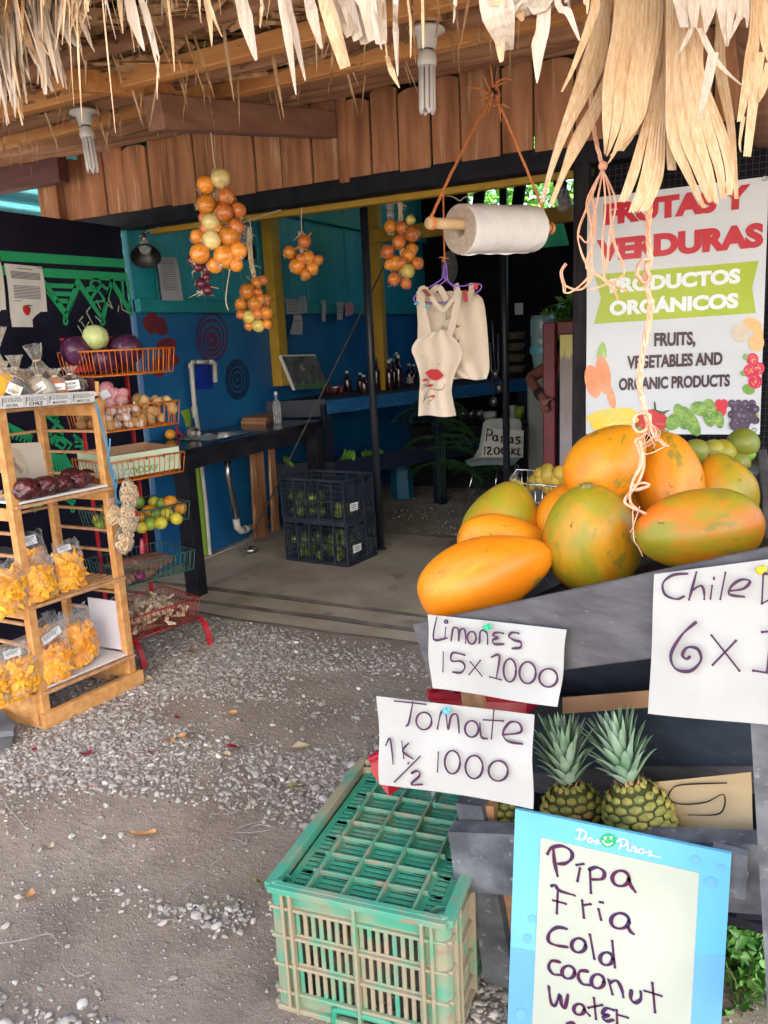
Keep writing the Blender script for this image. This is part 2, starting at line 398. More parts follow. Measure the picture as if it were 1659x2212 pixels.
# ---- blue wall of the shop
bw = thing('blue_wall', 'blue shop wall, teal boards above and deep blue below', 'wall', (XW, 6.5, 0))
g = MB(); ZL = 1.86
ys = [3.95+.235*i for i in range(27)]
for i in range(26):
    g.box((XW-.03-.004*(i % 3), (ys[i]+ys[i+1])/2, (ZL+3.5)/2), (.05, ys[1]-ys[0]-.006, 3.5-ZL), bev=.006)
g.build('upper_boards', m_teal, bw)
g = MB(); g.box((XW-.028, 7.0, .93), (.06, 6.1, 1.86)); 
g.build('lower_panel', m_blue, bw)
g = MB(); g.box((XW+.012, 7.0, 1.825), (.06, 6.1, .09), bev=.006); g.box((XW+.01, 7.3, 2.62), (.07, 5.0, .12), bev=.006); g.build('ledge', m_teal2, bw)
r5 = RG(300, 380, 560)
def onblue(p, o=.003): return Xp(p[0], p[1], XW+.002+o)
g = MB()
for (c, rx, ry, w) in (((680, 1390), 28, 34, .05), ((680, 1385), 62, 85, .022), ((680, 1375), 88, 130, .02), ((682, 1370), 112, 172, .02)):
    g.ribbon([onblue(r5(c[0]+rx*cos(t*pi/15), c[1]+ry*sin(t*pi/15))) for t in range(31)], w, UPX)
g.build('red_swirl', M('red_spray', (.14, .008, .04), (.04, .03, .10), rough=.6, scale=12), bw)
g = MB(); r1 = RG(400, 840, 600)
for (rx, ry, w) in ((20, 30, .03), (42, 70, .025), (62, 105, .025), (78, 130, .028)):
    g.ribbon([onblue(r1(535+rx*cos(t*pi/15), 300+ry*sin(t*pi/15))) for t in range(31)], w, UPX)
g.build('dark_swirl', M('dark_spray', (.004, .012, .045), (.005, .045, .12), rough=.6, scale=8), bw)
g = MB()
def blob(c, rx, ry, f, seed):
    rr = random.Random(seed); n = 26
    ph = [rr.uniform(0, 6) for _ in range(3)]
    P = [onblue(f(c[0]+rx*(1+.12*sin(2*a+ph[0])+.1*sin(3*a+ph[1]))*cos(a), c[1]+ry*(1+.12*sin(2*a+ph[2]))*sin(a)), .002+seed*.0015) for a in [2*pi*i/n for i in range(n)]]
    g.add(P, [tuple(range(n))])
blob((235, 1265), 60, 75, r5, 1); blob((300, 1290), 55, 70, r5, 2); blob((345, 1440), 65, 70, r5, 3); blob((375, 1540), 55, 60, r5, 4); blob((290, 1590), 55, 70, r5, 5)
g.build('red_flower', M('red_flower_spray', (.16, .012, .015), (.07, .008, .03), rough=.6, scale=6), bw)
g = MB(); q = [r1(*p) for p in ((250, 170), (345, 172), (370, 365), (240, 368))]
g.add([onblue(p) for p in q], [(0, 1, 2, 3)]); g.build('bright_patch', M('cobalt_paint', (.006, .03, .36), (.006, .02, .26), rough=.5, scale=9), bw)
g = MB(); q = [r1(*p) for p in ((140, 520), (205, 500), (215, 560), (215, 625), (180, 630), (165, 570))]
g.add([onblue(p) for p in q], [tuple(range(6))]); g.build('lime_patch', M('lime_paint', (.22, .36, .03), (.3, .42, .05), rough=.6, scale=9), bw)
# yellow post on the wall
yp = thing('yellow_post', 'mustard yellow timber post against the blue wall behind the onions', 'post', (XW+.06, 5.4, 0))
a = onblue((571, 470)); b = onblue((571, 690)); m_yel = M('mustard_paint', (.36, .20, .012), (.46, .28, .02), rough=.6, scale=6, c3=(.2, .1, .01), s3=9, t3=.66)
g = MB(); g.beam((XW+.05, a.y, 1.2), (XW+.05, a.y, 3.0), .12, .09, up=(1, 0, 0)); g.build('timber', m_yel, yp)
# papers pinned to the blue wall
dull = M('dull_paper', (.42, .42, .45), (.32, .33, .37), rough=.85, scale=6)
notice('notice', 'long curled grey sheet pinned to the teal boards left of the onions', [(262, 775), (415, 780), (478, 1100), (318, 1098)], XW+.05, [(.1, .8, .1+.05*i) for i in range(14)], mat=dull, f=r5)
notice('notice', 'white receipt with a tag overlapping the ledge right of the low onion braid', [(1215, 1085), (1330, 1095), (1335, 1200), (1240, 1200)], XW+.05, [(.1, .8, .2+.2*i) for i in range(4)], mat=dull, f=r5)
notice('notice', 'small pale tag with a dark hook pinned over a receipt', [(1322, 1075), (1372, 1063), (1396, 1190), (1335, 1200)], XW+.062, None, mat=dull, f=r5)
notice('notice', 'narrow pale slip hanging below two receipts', [(1285, 1205), (1345, 1205), (1358, 1352), (1262, 1350)], XW+.05, [(.1, .9, .3)], mat=dull, f=r5)
notice('notice', 'thin white vertical strip of paper on the blue wall', [(1488, 1100), (1522, 1098), (1531, 1258), (1500, 1255)], XW+.05, None, mat=dull, f=r5)
notice('notice', 'pale sheet hanging on the wall beside the black pole', [(1600, 1115), (1660, 1105), (1655, 1240), (1612, 1245)], XW+.05, [(.2, .8, .4), (.2, .7, .6)], mat=dull, f=r5)
notice('notice', 'pink sticky note above a pale sheet by the black pole', [(743, 655), (762, 652), (765, 680), (747, 684)], XW+.065, None, mat=M('pink_paper', (.5, .22, .30), rough=.8), f=lambda a, b: (a, b))
# ---- back wall, side wall, ceiling of the shop
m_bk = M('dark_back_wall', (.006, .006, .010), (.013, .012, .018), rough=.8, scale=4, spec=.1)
bk = thing('back_wall', 'near black back wall of the shop below the open gable', 'wall', (-1.5, 8.6, 0))
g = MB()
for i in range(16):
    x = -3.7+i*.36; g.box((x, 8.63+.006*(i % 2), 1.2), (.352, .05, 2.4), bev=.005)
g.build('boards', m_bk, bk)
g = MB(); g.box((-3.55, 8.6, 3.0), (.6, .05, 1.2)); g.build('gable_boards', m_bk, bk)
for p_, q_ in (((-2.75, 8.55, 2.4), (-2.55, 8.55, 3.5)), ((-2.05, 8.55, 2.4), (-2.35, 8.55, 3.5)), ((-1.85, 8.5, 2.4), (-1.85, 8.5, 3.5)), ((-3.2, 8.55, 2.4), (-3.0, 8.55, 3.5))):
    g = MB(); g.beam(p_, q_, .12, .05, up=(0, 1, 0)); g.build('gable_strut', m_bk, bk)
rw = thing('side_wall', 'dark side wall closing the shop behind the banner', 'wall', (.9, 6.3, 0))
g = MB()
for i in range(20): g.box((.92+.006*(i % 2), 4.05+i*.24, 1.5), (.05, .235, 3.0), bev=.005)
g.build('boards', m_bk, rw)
m_tin = M('sooty_tin', (.05, .05, .06), (.09, .085, .09), rough=.55, metal=.3, scale=4)
cl = thing('shop_roof', 'sooty roof over the dark shop interior with timber rafters', 'roof', (-1.4, 6.5, 3.0))
g = MB(); g.grid(lambda u, v: (-3.9+5.0*u, 4.0+4.75*v, 2.98+.62*v+.012*sin(u*250)), 240, 8); g.grid(lambda u, v: (-3.9+5.0*u, 4.0+4.75*v, 3.0+.62*v+.012*sin(u*250)), 240, 8); g.build('roofing', m_tin, cl)
mraf = M('old_rafter', (.10, .055, .03), (.16, .09, .05), rough=.8, scale=4, stretch=(6, 1, 6))
for i in range(7):
    g = MB(); x = -3.5+.72*i; g.beam((x, 4.1, 2.92), (x, 8.6, 3.50), .05, .11); g.build('rafter', mraf, cl)
for y_ in (5.1, 7.2):
    g = MB(); z_ = 2.83+(y_-4.1)*.13; g.beam((-3.7, y_, z_), (.85, y_, z_), .05, .09); g.build('purlin', mraf, cl)
# yellow frame timbers inside
yb = thing('yellow_beam', 'long mustard yellow beam just behind the black lintel', 'beam', (-1.6, 4.08, 2.35))
g = MB(); g.beam((-3.7, 4.10, 2.34), (.85, 4.10, 2.34), .05, .15); g.build('timber', m_yel, yb)
yf = thing('yellow_crossbeam', 'mustard yellow post with a crossbeam deep inside the shop', 'frame', Yp(815, 670, 6.6))
g = MB(); p = Yp(815, 600, 6.6); g.beam((p.x, 6.6, 1.0), (p.x, 6.6, 2.75), .1, .08, up=(0, 1, 0)); g.build('post', m_yel, yf)
g = MB(); p = Yp(800, 512, 6.55); q = Yp(1240, 462, 6.55); g.beam((p.x, 6.52, p.z), (q.x, 6.52, p.z), .06, .12); g.build('crossbeam', m_yel, yf)
# ---- lintel and plank fascia
YF = 3.93
lt = thing('black_lintel', 'black painted beam under the plank fascia', 'beam', (-1.6, YF, 2.3))
g = MB(); g.beam((-4.5, YF+.03, 2.335), (1.6, YF+.03, 2.335), .10, .10, bev=.006); g.build('timber', m_black, lt)
fa = thing('plank_fascia', 'weathered brown vertical plank fascia over the shop opening', 'fascia', (-1.8, YF, 2.4))
m_plank = M('weathered_plank', (.21, .078, .031), (.46, .205, .092), rough=.85, scale=2.2, detail=9, stretch=(7, 7, .8), bump=.45, bscale=9, c3=(.52, .34, .2), s3=3.6, t3=.585, w3=.16, lo=.3, hi=.7)
rr = random.Random(3); x = -4.42; k = 0; g = MB()
while x < 1.4:
    w_ = rr.uniform(.155, .215); h = 2.78+rr.uniform(-.03, .02); z0 = 2.375+rr.uniform(-.006, .01)
    n = 6; poly = [(x+.006, z0), (x+w_-.006, z0)]
    for i in range(n+1):
        t = 1-i/n; u = t*2-1; poly.append((x+.006+(w_-.012)*t, h-.022*abs(u)**2.5))
    yb_ = YF-.012+.010*(k % 2)+rr.uniform(-.003, .003)
    M4 = Matrix(((1, 0, 0, 0), (0, 0, -1, yb_), (0, 1, 0, 0), (0, 0, 0, 1)))
    tl = rr.uniform(-.008, .008)
    g.prism([(px_+tl*(pz_-2.5), pz_) for px_, pz_ in poly], -.011, .011, M4); x += w_; k += 1
g.build('planks', m_plank, fa)
g = MB(); g.beam((-2.16, YF-.03, 2.36), (-2.16, YF-.03, 2.78), .05, .03, up=(0, 1, 0)); g.build('batten', m_plank, fa)
# corner post and beam at the far left of the fascia
cp = thing('corner_post', 'weathered brown post under the maroon beam end, left of the fascia', 'post', (-4.3, 3.9, 0))
g = MB(); p = Yp(110, 430, 3.88); g.beam((p.x, 3.88, 0), (p.x, 3.88, 2.75), .17, .05, up=(0, 1, 0)); g.build('timber', m_plank, cp)
m_mar = M('maroon_timber', (.07, .02, .018), (.11, .035, .03), rough=.7, scale=4, stretch=(1, 6, 6), bump=.2)
mb_ = thing('maroon_beam', 'dark maroon squared beam end jutting in at the left', 'beam', (-4.5, 3.5, 2.5))
g = MB(); p = Yp(136, 360, 3.7); q = Yp(-120, 362, 3.7); g.beam((p.x, 3.7, p.z), (q.x-.6, 3.7, p.z), .08, .17); g.build('timber', m_mar, mb_)
tp = thing('teal_sheet', 'teal corrugated sheet seen beyond the mural wall', 'roof sheet', (-6.5, 5.5, 2.0))
m_sea = M('teal_sheet_paint', (.02, .11, .12), (.05, .17, .17), rough=.5, scale=3, stretch=(1, 3, 30), bump=.5)
g = MB(); g.grid(lambda u, v: (-7.5+.04*sin(v*90), 2.0+7*u, 1.4+2.6*v), 4, 120); g.build('sheet', m_sea, tp)
# ---- poles
m_pole = M('scuffed_black_pole', (.010, .011, .018), (.03, .032, .045), rough=.4, scale=7, c3=(.30, .34, .42), s3=22, t3=.7, w3=.05, stretch=(1, 1, .35))
def pole(lbl, base, top, r, n='support_pole'):
    t = thing(n, lbl, 'pole', base); g = MB(); g.tube([base, top], r, 12); g.build('tube', m_pole, t)
    g = MB(); g.lathe([(0, 0), (r*1.5, 0), (r*1.4, .012), (r, .02)], base, 12); g.build('foot', m_pole, t); return t
b = Zp(822, 1186, .042); pole('black pole on the concrete floor beside the dark crates', b, (b.x, b.y, 2.9), .028)
p = Yp(1093, 900, 5.6); pole('black pole with scuffed paint in front of the sign chair', (p.x, 5.6, 0), (p.x, 5.6, 2.95), .026)
# post by the banner, mesh panel behind it
pb = thing('banner_post', 'black timber post left of the fruit banner', 'post', (-.9, 3.93, 0))
g = MB(); a = Yp(1257, 600, 3.93); g.beam((a.x, 3.93, 0), (a.x, 3.93, 2.29), .068, .09, up=(0, 1, 0), bev=.006); g.build('timber', M('charred_timber', (.011, .010, .012), (.026, .022, .025), rough=.85, scale=5, stretch=(5, 5, 1), bump=.4, spec=.15), pb)
ms = thing('mesh_screen', 'fine black shade mesh behind the fruit banner', 'mesh', (-.1, 4.0, 0))
m_mesh = M('shade_mesh', (.02, .02, .02), (.05, .045, .04), rough=.9, scale=120)
g = MB(); nx = 90; x0, x1, z0, z1 = a.x+.03, 1.5, .4, 2.29
for i in range(nx+1):
    xx = x0+(x1-x0)*i/nx; g.beam((xx, 4.005, z0), (xx, 4.005, z1), .0022, .0022, up=(0, 1, 0), bev=0)
for j in range(74): zz_ = z0+(z1-z0)*j/73; g.beam((x0, 4.008, zz_), (x1, 4.008, zz_), .0022, .0022, bev=0)
g.build('netting', m_mesh, ms)
g = MB(); g.box(((x0+x1)/2, 4.05, 1.2), (x1-x0, .03, 2.3)); g.build('backing', m_bk, ms)
# ================================================================== THATCH ROOF over the front
def roofz(y): return 2.40+.165*(y-1.5)
m_thatch = M('dry_thatch', (.36, .185, .075), (.58, .36, .18), rough=.8, scale=4, detail=6, stretch=(8, 8, 8), c3=(.16, .07, .03), s3=2.2, t3=.55, w3=.1)
m_thatch2 = M('old_dark_thatch', (.14, .08, .045), (.27, .15, .065), rough=.9, scale=5)
m_frond = M('straw_leaf', (.54, .33, .16), (.64, .46, .29), rough=.7, scale=16, detail=4, stretch=(9, 9, .35), c3=(.46, .25, .12), s3=1.6, t3=.56, w3=.25, bump=.25, bscale=30)
m_frond2 = M('bleached_leaf', (.46, .35, .26), (.56, .46, .37), rough=.75, scale=16, detail=4, stretch=(9, 9, .35), c3=(.34, .22, .15), s3=3, t3=.56, w3=.2, bump=.2, bscale=30)
m_sawn = M('sawn_orange_timber', (.50, .20, .055), (.62, .29, .095), rough=.7, scale=3, stretch=(1, 8, 8), bump=.25, c3=(.25, .10, .035), s3=6, t3=.64)
m_bark = M('bark_pole', (.23, .10, .05), (.38, .19, .10), rough=.9, scale=2.5, detail=9, stretch=(1, 7, 7), bump=.8, bscale=7, c3=(.42, .22, .12), s3=2.5, t3=.58, w3=.12)
m_raft = M('rough_brown_rafter', (.20, .09, .055), (.28, .14, .09), rough=.85, scale=3, detail=8, bump=.3, stretch=(5, 1, 5))
rf = thing('thatch_roof', 'palm thatch roof on timber poles sheltering the stall front', 'roof', (-1.4, 2.7, 2.4))
rr = random.Random(11)
g = MB(); X0, X1, Y0_, Y1_ = -4.9, 1.6, 1.5, 4.15
g.grid(lambda u, v: (X0+(X1-X0)*u, Y0_+(Y1_-Y0_)*v, roofz(Y0_+(Y1_-Y0_)*v)+.17), 12, 8, smooth=False)
g.grid(lambda u, v: (X0+(X1-X0)*u, Y0_+(Y1_-Y0_)*v, roofz(Y0_+(Y1_-Y0_)*v)+.10+.01*sin(u*160)), 130, 4, smooth=False)
def strip(g, p, d, L, w, sag, up, n=5, fold=.25, tip=.25):
    """one dry leaf: centre line from p along d, folded lengthwise, narrowing to a tip"""
    p, d, up = V(p), V(d).normalized(), V(up); a = d.cross(up).normalized(); u = a.cross(d)
    vs = []; fs = []; tw = rr.uniform(-.5, .5)
    for i in range(n+1):
        t = i/n; c = p+d*(L*t)-V((0, 0, sag*t*t)); ww = w*(.55+.45*min(1, t*4))*(1-(1-tip)*max(0, (t-.45)/.55)**1.3)
        ca, sa = cos(tw*t), sin(tw*t); aa = a*ca+u*sa; uu = u*ca-a*sa
        vs += [c-aa*ww/2+uu*ww*fold*.5, c-uu*ww*fold*.2, c+aa*ww/2+uu*ww*fold*.5]
    for i in range(n): fs += [(3*i, 3*i+1, 3*i+4, 3*i+3), (3*i+1, 3*i+2, 3*i+5, 3*i+4)]
    g.add(vs, fs, False)
g.cur = 1
for k in range(3600):
    y = rr.uniform(1.5, 3.95); x = rr.uniform(-4.7, 1.0); dk = rr.random() < .3+.25*(y > 2.9)
    g.cur = 1 if dk else 0
    side = rr.choice((-1, 1)); an = rr.gauss(0, .45)
    if rr.random() < .6: d = V((side, an, .1*an))
    else: d = V((an, -1, -.165))
    strip(g, (x, y, roofz(y)+rr.uniform(.0, .085)), d, rr.uniform(.25, .6), rr.uniform(.025, .07), rr.uniform(-.02, .05), (0, rr.uniform(-.5, .2), -1), n=3, tip=.5)
t = g.build('thatch', [m_thatch, m_thatch2], rf); t['kind'] = 'stuff'
def log(y, dz, r, mat, name='purlin', sq=None, x0=-4.8, x1=1.3):
    g = MB(); z = roofz(y)+dz
    if sq: g.beam((x0, y, z), (x1, y, z), sq[0], sq[1], bev=.004)
    else:
        n = 40; pts = [(x0+(x1-x0)*i/n, y+rr.uniform(-.006, .006)+.015*sin(i*.5), z+.012*sin(i*.37+1)+rr.uniform(-.005, .005)) for i in range(n+1)]
        g.tube(pts, [r*(1+rr.uniform(-.09, .09)) for _ in range(n+1)], 10)
    g.build(name, mat, rf)
log(3.80, .02, .055, m_bark); log(3.66, -.005, .06, m_bark); log(3.50, -.01, .055, m_bark); log(3.32, -.015, .05, m_bark)
log(3.02, -.035, 0, m_sawn, 'batten', (.05, .06)); log(2.72, -.02, .035, m_bark); log(2.42, -.035, 0, m_sawn, 'batten', (.05, .06)); log(2.05, -.02, .03, m_bark)
for p, q, w_, h, m in ((Xp(716, 271, -2.23), Xp(331, 243, -2.23), .085, .125, m_raft), (Xp(445, 203, -2.285), Xp(120, 163, -2.285), .05, .085, m_sawn)):
    q = p+(q-p)*1.0; g = MB(); g.beam(p, q, w_, h, up=(0, 0, 1), bev=.005); g.build('rafter', m, rf)
g = MB(); b = Yp(1650, 285, 3.86); a = V((b.x+.02, 1.75, roofz(1.75)-.02)); g.tube([a, a.lerp(b, .5)+V((0, 0, .01)), b], [.05, .06, .065], 12); g.build('rafter', m_bark, rf)
# eave fringe: loose leaves hanging from the edge
g = MB()
def hang(pts, ws, yy=1.5, mat=0, n=6):
    """a hanging leaf through sightings on the plane of the eave, widths in hundredths of a metre"""
    Q = [Yp(x, y, yy+rr.uniform(-.03, .03)) for x, y in pts]
    if pts[0][1] < 30 and Q[0].z < 2.40: Q = [V((Q[0].x, yy+.02, 2.43))]+Q; ws = [ws[0]]+list(ws)
    P = smooth_path(Q, 4); k = len(P)
    vs = []; fs = []; g.cur = mat; f0 = rr.uniform(-.5, .5)
    for i, c in enumerate(P):
        t = i/(k-1)*(len(ws)-1); j = min(int(t), len(ws)-2); w_ = ws[j]+(ws[j+1]-ws[j])*(t-j); w_ *= .01
        tn = (P[min(i+1, k-1)]-P[max(i-1, 0)]).normalized(); a = tn.cross(V((sin(f0), -cos(f0), 0)))
        a = a.normalized(); nn = a.cross(tn)
        vs += [c-a*w_/2+nn*w_*.18, c, c+a*w_/2+nn*w_*.18]
    for i in range(k-1): fs += [(3*i, 3*i+1, 3*i+4, 3*i+3), (3*i+1, 3*i+2, 3*i+5, 3*i+4)]
    g.add(vs, fs, False)
ra = RG(0, 0, 960); rb = RG(960, 0, 960)
for a, b, w0, w1 in (((600, -90), (690, 250), 4, .6), ((560, -60), (625, 220), 3, .4), ((870, -80), (868, 100), 1.5, .3), ((1040, -90), (1110, 260), 4, .8), ((1215, -80), (1280, 410), 2.2, .3), ((1240, -60), (1320, 350), 1.6, .3),
                    ((1330, -80), (1390, 210), 2.6, .5), ((1400, -80), (1500, 290), 4, 3), ((730, 20), (755, 310), 1, .2), ((440, -80), (500, 575), .7, .25), ((385, -80), (345, 160), 1, .3), ((885, -30), (915, 200), 1.2, .2),
                    ((640, 120), (690, 340), .9, .2), ((900, -40), (960, 160), .8, .2), ((1130, -40), (1125, 120), 1, .6), ((1560, -80), (1650, 215), 1.4, .2), ((690, 240), (680, 430), .8, .2), ((330, -60), (355, 520), 1, .3), ((300, -60), (320, 460), .7, .2)):
    m = ((a[0]+b[0])/2+rr.uniform(-12, 12), (a[1]+b[1])/2); hang([ra(*a), ra(*m), ra(*b)], [w0*.8, w0, w1], mat=rr.choice((0, 1)))
for a, b, w0, w1 in (((480, -90), (535, 215), 6, 2), ((505, -60), (510, 268), 3, .8), ((590, -90), (640, 60), 7, 5), ((660, -90), (700, 45), 6, 4), ((695, 30), (662, 360), 2.6, .15), ((745, -60), (845, 175), 1.2, .3), ((790, -60), (805, 45), .8, .2), ((560, -60), (600, 90), 3, .6), ((870, -60), (878, 60), .7, .2), ((165, -60), (170, 210), .6, .3), ((0, -60), (15, 250), .8, .3), ((15, 240), (68, 380), 1.3, .2), ((55, -60), (60, 330), 1.4, .3), ((100, -60), (115, 250), .5, .2), ((310, -40), (300, 100), .8, .2)):
    m = ((a[0]+b[0])/2+rr.uniform(-8, 8), (a[1]+b[1])/2); hang([rb(*a), rb(*m), rb(*b)], [w0*.9, w0, w1], mat=rr.choice((0, 1)))
# broad bleached leaf near the middle
for k in range(5): hang([ra(1440+k*38, -90), ra(1470+k*40, 20), ra(1520+k*32, 150+12*(k % 3)+8*k)], [3.2, 3.4, 2.2], mat=1)
# dense left-hand mass
rl = RG(0, 0, 480)
for k in range(170):
    x0 = rr.uniform(-500, 640); L = 560+rr.uniform(-420, 260)*(1 if x0 > 60 else .8); L *= (.55 if x0 > 420 else 1)
    if x0 < 100: L += 330
    dx = rr.gauss(110, 90); w0 = rr.uniform(.7, 2.6)
    hang([rl(x0, -240), rl(x0+dx*.5+rr.uniform(-20, 20), L*.45), rl(x0+dx+rr.uniform(-40, 40), L)], [w0, w0*1.1, w0*rr.uniform(.05, .4)], yy=1.62, mat=1 if rr.random() < .72 else 0)
# general short fringe along the rest of the eave
for k in range(240):
    x = rr.uniform(-4.2, 1.3); y = 1.5+rr.uniform(-.07, .09); L = rr.uniform(.06, .17); g.cur = rr.choice((0, 1, 2)); z = 2.40
    strip(g, (x, y, z+.03), (rr.gauss(0, .18), rr.uniform(-.3, .1), -1), L, rr.uniform(.008, .03), 0, (0, -1, .1), n=3, tip=.1)
for k in range(260):
    y = rr.uniform(1.7, 3.3); x = rr.uniform(-4, 1); g.cur = rr.choice((0, 2, 2))
    strip(g, (x, y, roofz(y)+.02), (rr.gauss(0, .25), rr.gauss(0, .2), -1), rr.uniform(.05, .28), rr.uniform(.004, .016), 0, (0, -1, .1), n=3, tip=.1)
for k in range(760):
    x = rr.uniform(-3.6, .6); y = 1.5+rr.uniform(-.08, .1); g.cur = rr.choice((0, 1, 2, 3)); L = rr.uniform(.05, .26)*rr.uniform(.5, 1)
    strip(g, (x, y, 2.42), (rr.gauss(0, .28), rr.uniform(-.3, .2), -1), L, rr.uniform(.0018, .007), 0, (rr.gauss(0, .4), -1, .1), n=3, tip=.2)
t = g.build('fringe', [m_frond, m_frond2, m_thatch, m_thatch2], rf); t['kind'] = 'stuff'
# ---- big palm leaves hanging from the eave at the right
def pleated(g, rows, depth, pleats, amp, f, curl=.0, jag=0, n=9, m=18, ph=0):
    """broad dry leaf of flat pleats, torn into fingers towards its end: rows of (left x, right x, y) sightings at a distance"""
    P = smooth_path([V(((l+r)/2, y, r-l)) for l, r, y in rows], n); k = len(P); y0, y1 = max(P[0].y, -110), P[-1].y; G = max(1, pleats//3); md = 12
    for q_ in range(G):
        t0 = rr.uniform(.5, .8); de = rr.uniform(-jag*3.2, jag*.8); dd = rr.uniform(-.008, .008); nar = rr.uniform(.0, .3); vs = []; fs = []; sh_ = rr.uniform(-.25, .25)
        for i, c in enumerate(P):
            t = max(0, (c.y-y0)/(y1-y0)) if y1 != y0 else 0; e = max(0, (t-t0)/(1-t0)); e = min(1, e)
            for j in range(md+1):
                s_ = j/md; v = (q_+.5+(s_-.5)*(1-nar*e)+sh_*e*.3)/G; u = (v-.5)*2; x = c.x+(v-.5)*c.z; yy = c.y+de*e*e+(rr.uniform(-jag*.5, jag*.3) if i == k-1 else 0)
                d = depth+curl*.35*u*u+dd*e+amp*.42*(abs(((s_*3+ph) % 1)-.5)*2-.5)*(.4+.6*min(1, c.z/150))+.004*sin(t*4+q_)
                vs.append(Dp(*f(x, yy), d))
        for i in range(k-1):
            for j in range(md): fs.append((i*(md+1)+j, i*(md+1)+j+1, (i+1)*(md+1)+j+1, (i+1)*(md+1)+j))
        g.add(vs, fs, False)
rx = RG(1300, 0, 620)
pf = thing('palm_frond', 'big bleached palm leaf with pleated blades hanging over the banner', 'palm leaf', Dp(1500, -30, 1.55))
def leafpart(rows, depth, pleats, amp=.004, curl=0, jag=0, mat=None, f=rx, m=14, parent=None):
    if rows[0][2] < 120: l_, r_, y_ = rows[0]; c_, h_ = (l_+r_)/2, (r_-l_)*.36; rows = [(c_-h_, c_+h_, -790+40*(depth-1.5)/.1)]+list(rows)
    g = MB(); pleated(g, rows, depth, pleats, amp, f, curl, jag, m=m, ph=rr.random()); return g.build('blade', mat or m_frond, parent or pf)
leafpart([(640, 955, -120), (615, 950, 200), (560, 890, 500), (545, 830, 800), (555, 690, 1000), (560, 610, 1085)], 1.55, 14, .005, .03, 18)
leafpart([(978, 1240, -120), (975, 1230, 250), (975, 1240, 500), (982, 1390, 900), (1080, 1440, 1150), (1205, 1425, 1390)], 1.52, 16, .005, .04, 25)
leafpart([(940, 975, -100), (935, 975, 250), (950, 972, 450), (830, 975, 800), (720, 960, 1180), (650, 860, 1420)], 1.58, 11, .005, .01, 30)
leafpart([(880, 950, 60), (840, 930, 500), (700, 800, 860), (640, 700, 1010)], 1.60, 5, .004, 0, 10)
leafpart([(560, 620, -100), (520, 610, 60), (400, 560, 450), (270, 350, 850), (190, 235, 1120), (130, 165, 1355)], 1.62, 6, .004, .02, 8)
leafpart([(560, 600, 500), (470, 560, 700), (340, 450, 930), (270, 320, 1150), (190, 225, 1365)], 1.64, 5, .004, .01, 8)
leafpart([(480, 540, -60), (440, 500, 150), (340, 375, 450), (272, 285, 615)], 1.5, 3, .003)
leafpart([(1310, 1370, 100), (1300, 1380, 450), (1380, 1440, 850), (1430, 1465, 1340)], 1.62, 3, .004, 0, 10)
leafpart([(975, 1010, 850), (980, 1040, 1050), (985, 1055, 1160)], 1.57, 4, .003, 0, 10)
pg = thing('palm_frond', 'torn pale leaf tips hanging in front of the big palm leaf', 'palm leaf', Dp(1560, -30, 1.42))
for rows, pl in (([(1020, 1210, -100), (1040, 1200, 60), (1075, 1190, 185)], 8), ([(1200, 1330, -100), (1210, 1310, 60), (1232, 1245, 230)], 5), ([(1300, 1480, -100), (1330, 1430, 130), (1375, 1395, 330)], 7),
                 ([(1130, 1160, 190), (1095, 1130, 270), (1045, 1052, 385)], 2), ([(1180, 1225, 190), (1290, 1340, 410), (1500, 1512, 600)], 2), ([(1260, 1330, 350), (1215, 1275, 600), (1183, 1192, 830)], 3),
                 ([(1450, 1500, 10), (1430, 1470, 150), (1400, 1410, 260)], 2), ([(1490, 1535, 30), (1505, 1535, 110), (1515, 1525, 190)], 2)):
    leafpart(rows, 1.42, pl, .004, mat=m_frond2, m=6, parent=pg, jag=6)
ph_ = thing('palm_frond', 'narrow straw coloured leaf bunch at the right edge above the banner', 'palm leaf', Dp(1650, -30, 1.5))
for rows, pl in (([(1540, 1600, 100), (1500, 1590, 400), (1445, 1490, 835)], 5), ([(1570, 1640, 350), (1530, 1600, 650), (1490, 1545, 1045)], 5), ([(1530, 1800, -100), (1580, 1790, 150), (1650, 1780, 450)], 8), ([(1640, 1720, 420), (1600, 1650, 600), (1590, 1605, 690)], 4), ([(1480, 1510, 780), (1462, 1480, 950), (1475, 1482, 1040)], 2)):
    leafpart(rows, 1.5, pl, .004, m=8, parent=ph_, jag=8)
